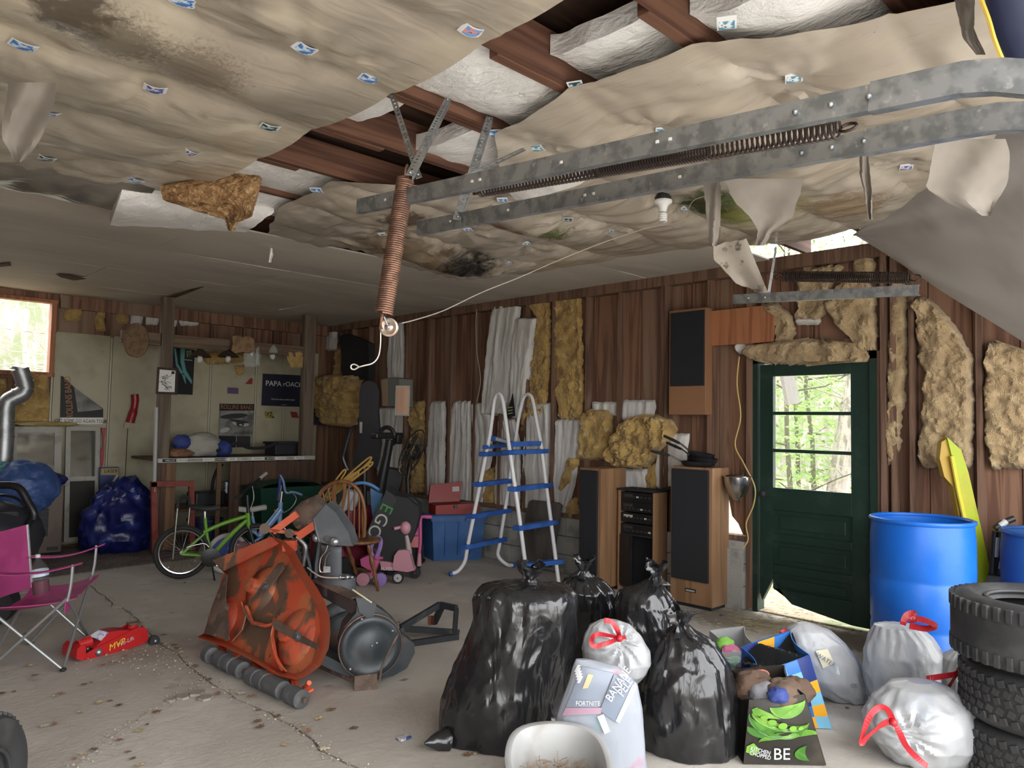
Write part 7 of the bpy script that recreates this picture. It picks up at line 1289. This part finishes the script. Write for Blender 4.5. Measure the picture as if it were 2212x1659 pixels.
for j in range(6):
    for i in range(4): part('check_print', MB().slab(lambda u, v, i=i, j=j: ft((i+u)/4, (j+v)/6)-fh*.005, fh, .002, 3, 3), m_cb[pat[j][i]], FRONTS[1])
for i in range(3): part('check_print', MB().slab(lambda u, v, i=i: lerp(B2[0], B2[1], (i+u)/3)-V((0, 0, .16*v))-fh*.008, fh, .002, 2, 2), m_cb[(1, 3, 0)[i]], t)
o = part('inner_liner', MB().slab(lambda u, v: lerp(lerp(P[0], P[1], u)+fh*.03, lerp(B2[0], B2[1], u)-fh*.03, v)+V((0, 0, .03*math.sin(u*9+v*5)-.03)), (0, 0, -1), .01, 12, 6), mat('black_liner', (.012, .014, .016), .3, bump=[(12, .8)]), t)
t, ft, P, B2 = tote('shopping_bag', 'open grey and black shopping bag of bright clothes behind the black bag', ((1560, 1410), (1640, 1400), (1640, 1500), (1560, 1510)), 4.35, .28, mat('silver_grey_bag', (.36, .36, .36), .45))
cm += [mat('pink_cloth', (.6, .16, .3), .8), mat('mint_cloth', (.35, .5, .42), .8), mat('lime_cloth', (.22, .5, .08), .7)]
cloth(1578, 1408, 4.42, .05, 5, 61, 'pink garment in the grey shopping bag'); cloth(1588, 1424, 4.38, .06, 6, 62, 'mint garment in the grey shopping bag'); cloth(1566, 1392, 4.48, .05, 7, 63, 'lime garment at the left mouth of the grey shopping bag'); cloth(1606, 1432, 4.36, .055, 1, 64, 'pale grey garment in the grey shopping bag')
# ---- basin with dry grass
m_bas = mat('grey_white_tub', (.34, .34, .33), .4, layers=[((.26, .245, .22), 5, .52, .7)]); bc = at(1205, 1690, d=2.90); bc.z = 0
ba = thing('litter_basin', 'grey white plastic basin of dry grass at the bottom edge', 'basin', bc)
def basin(prof):
    def f(u, v): r_, h = prof(v); q = 2*math.pi*u; c_, s2 = math.cos(q), math.sin(q); e = (abs(c_)**4+abs(s2)**4)**-.25*.5+.5; return bc+rh*(.195*r_*c_*e)+fh*(.27*r_*s2*e)+V((0, 0, h*1.0+.03*max(0, s2)*(h/.24)))
    return f
prof = [(0, (.0, .004)), (.18, (.72, .004)), (.5, (.93, .22)), (.54, (1.06, .225)), (.60, (1.06, .245)), (.64, (.95, .25)), (.68, (.90, .23)), (.9, (.68, .02)), (1, (0.0, .02))]
def pf(v): return pl([(a_, b_[0]) for a_, b_ in prof], v), pl([(a_, b_[1]) for a_, b_ in prof], v)
part('tub', MB().grid(basin(pf), 48, 40, True), m_bas, ba)
gr = MB()
for k in range(320):
    a_ = random.uniform(0, 6.283); r_ = random.random()**.5*.15; p = bc+rh*r_*math.cos(a_)+fh*(r_*1.3*math.sin(a_))+V((0, 0, .135+.03*random.random())); d_ = V((random.uniform(-1, 1), random.uniform(-1, 1), random.uniform(-.1, .6))).normalized(); gr.tube([p, p+d_*.02, p+d_*.045+V((0, 0, -.006))], .0013, 3)
solo('dry_grass', gr, mat('dry_grass_straw', (.30, .19, .10), .9), 'dry brown grass heaped in the white basin', 'grass', kind='stuff')
solo('grass_bed', blob(bc+V((0, 0, .10)), (.145, .20, .05), 71, .15, 3, 30, 14, False), mat('grass_mulch', (.16, .10, .06), .95, layers=[((.3, .2, .12), 60, .5, .6)], bump=[(120, 1)]), 'matted mulch under the dry grass in the basin', 'mulch')
# ---- barrels
m_bar = mat('blue_barrel_plastic', (.008, .115, .50), .38, layers=[((.012, .13, .54), 3, .45, .6), ((.2, .3, .5), 40, .74, .8)], bump=[(30, .06)])
def barrel(label, c, r, h, m):
    t = thing('plastic_barrel', label, 'barrel', (c[0], c[1], 0), 0, 'blue plastic barrels'); M = Matrix.Translation((c[0], c[1], 0))
    part('drum', MB().lathe([(.0, .002), (r*.9, .002), (r*.965, .03), (r, .12), (r, .31), (r*.985, .32), (r*.985, .34), (r, .35), (r*1.005, .60), (r*.99, .61), (r*.99, .63), (r*1.0, .64), (r*.995, h-.12), (r*.97, h-.03), (r*.97, h-.02), (r*.93, h-.02), (r*.93, h-.12), (r*.95, h-.13), (r*.95, .05), (.0, .04)], 56, M, close=False), m, t)
    part('rim', MB().tube([V((c[0]+r*.975*math.cos(a_), c[1]+r*.975*math.sin(a_), h-.012)) for a_ in [i*2*math.pi/56 for i in range(56)]], .014, 8, True), m, t); return t
C1 = at(1992, 1250, d=4.74); barrel('large blue plastic barrel beside the entry door', (C1.x, C1.y), .298, .985, m_bar)
C2 = at(2282, 1250, d=4.6); barrel('darker blue barrel cut off by the right edge', (C2.x, C2.y), .29, .93, mat('dull_blue_barrel', (.02, .075, .24), .45, layers=[((.45, .42, .38), 10, .70, .8)]))
# ---- yellow board, poles
m_ylg = mat('yellow_green_foam', (.36, .44, .02), .45, layers=[((.16, .32, .03), 6, .55, .66), ((.42, .40, .03), 3, .5, .65)]); yb2 = thing('bodyboard', 'yellow green foam board leaning upright behind the blue barrel', 'foam board', at(2100, 1240, d=5.25)); YD = lambda x_, y_, o=0: at(x_, y_, d=5.08+o)
part('edge', MB().prism([YD(*q) for q in ((2046, 944), (2076, 972), (2092, 1020), (2108, 1090), (2124, 1160), (2138, 1228), (2112, 1300), (2104, 1240), (2090, 1150), (2072, 1060), (2060, 1000))], _fw, .03), m_ylg, yb2); part('face', MB().prism([YD(*q, .02) for q in ((2034, 955), (2048, 946), (2062, 1005), (2076, 1075), (2072, 1120), (2058, 1050), (2040, 1030), (2030, 990))], _fw, .05), mat('amber_foam', (.42, .27, .04), .5), yb2)
part('bead', MB().tube([YD(*q, -.01) for q in ((2056, 985), (2070, 1060), (2090, 1150), (2108, 1240))], .014, 8), mat('yellow_bead', (.65, .55, .06), .45), yb2)
m_bw = mat('black_pole', (.02, .02, .022), .4); po = thing('folding_poles', 'black and white jointed poles leaning by the second barrel', 'poles', at(2150, 1300, d=4.9)); PD = lambda x_, y_: at(x_, y_, d=4.9)
for q, m in ((((2150, 1148), (2143, 1240)), m_bw), (((2152, 1160), (2149, 1202)), m_twhite), (((2166, 1146), (2158, 1240)), m_bw), (((2162, 1212), (2160, 1228)), m_twhite), (((2150, 1142), (2165, 1130), (2190, 1120)), m_bw), (((2158, 1136), (2172, 1126)), m_twhite)): part('pole', MB().tube([PD(*p)-(_fw*.004 if m is m_twhite else V()) for p in q], .020 if m is m_bw else .021, 10), m, po)
# ---- tyres
m_tr = mat('worn_tyre_rubber', (.022, .022, .023), .62, layers=[((.04, .04, .04), 5, .5, .66)], bump=[(40, .1)])
def tyre(label, c, r, w, hole, rz, lug, group='stacked car tyres', M=None):
    t = thing('car_tyre', label, 'tyre', c, 0, group); M = M or (Matrix.Translation(V(c)+V((0, 0, w/2))) @ Matrix.Rotation(rz, 4, 'Z'))
    part('carcass', MB().lathe([(hole, -.30*w), (hole+.02, -.40*w), (hole+.5*(r-hole), -.5*w), (r*.93, -.46*w), (r*.985, -.36*w), (r, -.2*w), (r, .2*w), (r*.985, .36*w), (r*.93, .46*w), (hole+.5*(r-hole), .5*w), (hole+.02, .40*w), (hole, .30*w), (hole+.03, .25*w), (r*.94, .3*w), (r*.94, -.3*w), (hole+.03, -.25*w), (hole, -.30*w)], 64, M, close=False), m_tr, t)
    part('bead', MB().tube([M @ V(((hole+.012)*math.cos(a_), (hole+.012)*math.sin(a_), .40*w)) for a_ in [i*2*math.pi/48 for i in range(48)]], .010, 6, True), m_tr, t)
    tb = MB(); k = 46
    for i in range(k):
        a_ = 2*math.pi*i/k; R = M @ Matrix.Rotation(a_, 4, 'Z')
        if lug == 'rib':
            for s in (-1, 1): tb.box((r*.955, -.013, s*.24*w), (r*1.012, .013, s*.44*w), R, .004)
        else:
            for j in range(5): tb.box((r*.97, -.014+.01*(-1)**j, (-.38+j*.16)*w), (r*1.02, .016+.01*(-1)**j, (-.26+j*.16)*w), R @ Matrix.Rotation(.35*(-1)**j, 4, 'X'), .003)
    part('tread', tb, m_tr, t, kind='stuff'); return t
T0 = at(2262, 1500, d=3.32); TX, TY = T0.x, T0.y
tyre('lowest tyre of the stack at the right edge', (TX+.02, TY+.01, .002), .325, .255, .20, .3, 'block'); tyre('middle tyre of the stack at the right edge', (TX+.01, TY, .26), .335, .255, .20, 0, 'block'); tyre('topmost tyre of the stack at the right edge', (TX, TY, .525), .368, .285, .215, .1, 'rib')
WL = at(-88, 1700, d=2.55); tyre('knobbly upright tyre cut off at the lower left corner', (WL.x, WL.y, 0.002), .245, .22, .12, 0, 'block', 'loose tyre', Matrix.Translation((WL.x, WL.y, .25)) @ Matrix.Rotation(math.radians(-40), 4, 'Z') @ Matrix.Rotation(math.pi/2, 4, 'Y'))
# ---- litter on the floor
m_lf = [mat('dry_leaf_%d' % i, c_, .85) for i, c_ in enumerate(((.20, .11, .06), (.13, .085, .055), (.42, .33, .18), (.30, .17, .11), (.55, .48, .34)))]
def leafmesh(s, m):
    mb = MB(); k = 9; pt = [(0, -.022), (.009, -.016), (.007, -.008), (.018, -.004), (.010, .004), (.014, .014), (.004, .012), (0, .024), (-.004, .012), (-.014, .014), (-.010, .004), (-.018, -.004), (-.007, -.008), (-.009, -.016)]
    vs = [V((x_*1.3, y_*1.3, .004+.010*abs(NZ.noise(V((x_*60+s, y_*60, s)))))) for x_, y_ in pt]+[V((0, 0, .006))]; mb.add(vs, [(i, (i+1) % 14, 14) for i in range(14)]); me = mesh('leaf', mb, m); return me
LM = [leafmesh(i*1.7, m_lf[i % 5]) for i in range(8)]
spots = [(375, 1395), (350, 1392), (300, 1412), (270, 1418), (245, 1430), (222, 1438), (385, 1402), (392, 1412), (420, 1440), (455, 1468), (500, 1490), (545, 1505), (520, 1500), (470, 1500), (440, 1512), (430, 1505), (560, 1535), (600, 1548), (650, 1570), (662, 1582), (700, 1620), (340, 1540), (318, 1566), (300, 1580), (255, 1600), (205, 1620), (180, 1630), (160, 1640), (250, 1632), (275, 1626), (290, 1640), (60, 1440), (75, 1460), (55, 1370), (120, 1505), (135, 1500), (90, 1480), (180, 1480), (200, 1475), (215, 1520), (240, 1515), (255, 1525), (175, 1540), (115, 1565), (95, 1570), (560, 1560), (563, 1572), (618, 1610), (715, 1535), (765, 1575), (690, 1555), (368, 1325), (340, 1345), (355, 1372), (398, 1260), (375, 1290), (930, 1262), (862, 1345), (760, 1250), (820, 1250), (1025, 1630), (1008, 1632), (1038, 1628), (385, 1473), (30, 1495), (5, 1500), (300, 1655), (875, 1470), (650, 1465), (1830, 1530), (1560, 1330), (1515, 1338)]
for k, (px_, py_) in enumerate(spots):
    P_ = at(px_+random.uniform(-3, 3), py_, z=0); o = bpy.data.objects.new('dry_leaf', LM[k % 8]); COL.objects.link(o); o.location = (P_.x, P_.y, .001); s_k = random.uniform(.45, 1.15); o.scale = (s_k, s_k, s_k); o.rotation_euler = (0, 0, random.uniform(0, 6.28)); tag(o, 'curled dry leaf lying on the concrete floor', 'leaf', 'dry leaves on the floor')
cr = MB()
def crumb(x_, y_, r_): 
    vs = [V((x_+r_*random.uniform(.5, 1)*math.cos(a_), y_+r_*random.uniform(.5, 1)*math.sin(a_), 0.001)) for a_ in (0, 1.6, 3.1, 4.7)]+[V((x_, y_, r_*random.uniform(.4, .9)))]; cr.add(vs, [(0, 1, 4), (1, 2, 4), (2, 3, 4), (3, 0, 4)])
for P_ in (jm, jb):
    for (x_, y_) in P_:
        if x_ > .3 and y_ < 7:
            for _ in range(6): crumb(x_+random.gauss(0, .026), y_+random.gauss(0, .026), random.uniform(.003, .011))
for _ in range(160): P_ = at(random.gauss(330, 70), random.gauss(1425, 22), z=0); crumb(P_.x, P_.y, random.uniform(.004, .013))
for _ in range(260): P_ = at(random.uniform(0, 900), random.uniform(1400, 1655), z=0); crumb(P_.x, P_.y, random.uniform(.002, .006))
solo('floor_crumbs', cr, mat('grit', (.30, .25, .19), .95, layers=[((.5, .45, .36), 60, .5, .6), ((.14, .09, .06), 40, .55, .65)]), 'grit and crumbled concrete along the floor cracks', 'debris', kind='stuff')
ch2 = MB()
for px_, py_, r_ in ((395, 1508, .05), (425, 1500, .06), (445, 1510, .05), (370, 1515, .03)): P_ = at(px_, py_, z=0); ch2 = MB(); a0_ = random.random()*6; ch2.prism([(P_.x+r_*random.uniform(.6, 1)*math.cos(a0_+a_), P_.y+r_*random.uniform(.6, 1.)*math.sin(a0_+a_), .0) for a_ in (0, 1.1, 2.2, 3.3, 4.4, 5.4)], (0, 0, 1), .014); solo('concrete_chip', ch2, mat('chip_concrete', (.27, .245, .21), .9), 'flat broken chip of concrete beside the branching crack', 'chip', 'broken concrete chips')
stw = MB()
for _ in range(420): P_ = at(random.gauss(1700, 70), random.gauss(1350, 14), z=0); a_ = random.uniform(0, 6.28); L_ = random.uniform(.02, .05); stw.tube([V((P_.x, P_.y, .004)), V((P_.x+L_*math.cos(a_), P_.y+L_*math.sin(a_), .008))], .002, 3)
solo('straw_litter', stw, mat('yellow_straw', (.45, .36, .14), .9), 'yellow straw scattered on the floor at the entry door', 'straw', kind='stuff')
P_ = at(874, 1597, z=0); solo('crushed_can', MB().box((P_.x-.035, P_.y-.02, .001), (P_.x+.03, P_.y+.02, .014), None, .006), mat('can_print', (.6, .6, .62), .3, .4, layers=[((.06, .09, .25), 30, .5, .56)]), 'small crushed blue and silver pack on the bare floor', 'can')
# ================================================================ OUTDOORS
m_brch = mat('pale_bark', (.42, .39, .34), .9, layers=[((.20, .18, .15), 9, .5, .62, (1, 1, .3))]); m_dbr = mat('dark_bark', (.08, .065, .05), .9)
GT = 'trees outside the entry door'
def tree(label, base, lean, h, r, m, nb, seed, crown=None):
    rnd = random.Random(seed); b = V(base); t = thing('tree', label, 'tree', b, 0, GT); top = b+V((lean[0], lean[1], h)); tk = [lerp(b, top, k/6)+V((.08*rnd.uniform(-1, 1), .08*rnd.uniform(-1, 1), 0)) for k in range(7)]
    part('trunk', MB().tube(tk, [lerp(r, r*.4, k/6) for k in range(7)], 8), m, t); mb = MB()
    for k in range(nb):
        p = lerp(b, top, rnd.uniform(.08, 1)); a_ = rnd.uniform(0, 6.28); L = rnd.uniform(.5, 1.8); d_ = V((math.cos(a_), math.sin(a_), rnd.uniform(-.1, .7))).normalized(); q = p+d_*L*.5+V((0, 0, rnd.uniform(-.1, .1))); e_ = p+d_*L; mb.tube([p, q, e_], [.014, .009, .003], 4)
        for _ in range(3): g_ = lerp(q, e_, rnd.random()); w_ = V((rnd.uniform(-1, 1), rnd.uniform(-1, 1), rnd.uniform(-.3, .7)))*.4; mb.tube([g_, g_+w_], [.005, .002], 3)
    part('branches', mb, m, t)
    if crown: 
        lf = MB(); crv, cn = crown
        for _ in range(cn):
            p = lerp(b, top, rnd.uniform(.15, 1))+V((rnd.gauss(0, crv), rnd.gauss(0, crv), rnd.gauss(0, .2))); x_ = V((rnd.uniform(-1, 1), rnd.uniform(-1, 1), rnd.uniform(-.5, .5))).normalized(); y_ = x_.orthogonal().normalized(); s = rnd.uniform(.03, .07); lf.add([p-x_*s, p+y_*s*.4, p+x_*s, p-y_*s*.4], [(0, 1, 2, 3)])
        part('foliage', lf, m_spr, t, kind='stuff')
m_spr = mat('spring_green_leaves', (.15, .27, .05), .7, layers=[((.22, .34, .08), 3, .5, .6)])
for k, (x_, y_, lx, ly, r_) in enumerate(((9.3, 3.80, .5, -.6, .075), (9.6, 3.95, .6, -.9, .07), (9.2, 3.68, .4, -.75, .06), (9.9, 4.15, .6, -.7, .08), (10.2, 4.0, .2, -1.1, .06))): tree('pale grey trunk in the clump right of the door panes', (x_, y_, -.13), (lx*.4, ly*.5-.2, ), 7, r_, m_brch, 14, 100+k) if 0 else tree('pale grey trunk in the clump seen through the door panes', (x_, y_, -.13), (lx, ly), 7.0, r_, m_brch, 14, 100+k)
for k, (x_, y_) in enumerate(((10.5, 4.6), (11.5, 5.2), (12.5, 4.2), (9.4, 4.4), (13, 3.4))): tree('young conifer with spring green sprays beyond the entry door', (x_, y_, -.13), (.1, .1), 4.5, .04, m_dbr, 10, 200+k, (.55, 1500))
for k in range(22): rnd = random.Random(300+k); tree('thin bare tree of the thicket behind the garage', (rnd.uniform(7.5, 24), rnd.uniform(1.5, 13), -.13), (rnd.uniform(-.8, .8), rnd.uniform(-.8, .8)), rnd.uniform(5, 8), rnd.uniform(.02, .06), m_brch, 16, 400+k)
for k in range(16): rnd = random.Random(500+k); tree('thin bare tree outside the back window', (rnd.uniform(.5, 7), rnd.uniform(11.6, 20), -.13), (rnd.uniform(-.8, .8), rnd.uniform(-.8, .8)), rnd.uniform(5, 7), rnd.uniform(.02, .05), m_brch, 22, 600+k)
Pg = at(1700, 850, d=8.5); ds = thing('downspout', 'pale broken downspout hanging outside the top door pane', 'downspout', Pg-V((0, 0, .6))); part('pipe', MB().bar(at(1690, 760, d=7.2), at(1712, 872, d=7.2), .11, .09, _fw), m_pvc, ds); part('bracket', MB().bar(at(1700, 740, d=7.2), at(1690, 765, d=7.2), .05, .02), m_galv, ds)
solo('thicket_bank', MB().grid(lambda u, v: V((26+2*math.sin(u*9), lerp(-12, 40, u), lerp(-.2, 5.5, v)+.5*nz(u*30, v*3))), 60, 10), mat('distant_thicket', (.22, .21, .175), .95, layers=[((.15, .18, .09), 1.5, .5, .62), ((.28, .265, .235), 6, .5, .6, (1, 1, .2))], bump=[(8, 1)]), 'hazy grey green thicket far beyond the entry door', 'thicket', kind='stuff')
solo('thicket_bank', MB().grid(lambda u, v: V((lerp(-14, 28, u), 26+2*math.sin(u*9), lerp(-.2, 5.5, v)+.5*nz(u*30, v*3))), 60, 10), MATS['distant_thicket'], 'hazy grey thicket far beyond the back window', 'thicket', kind='stuff')
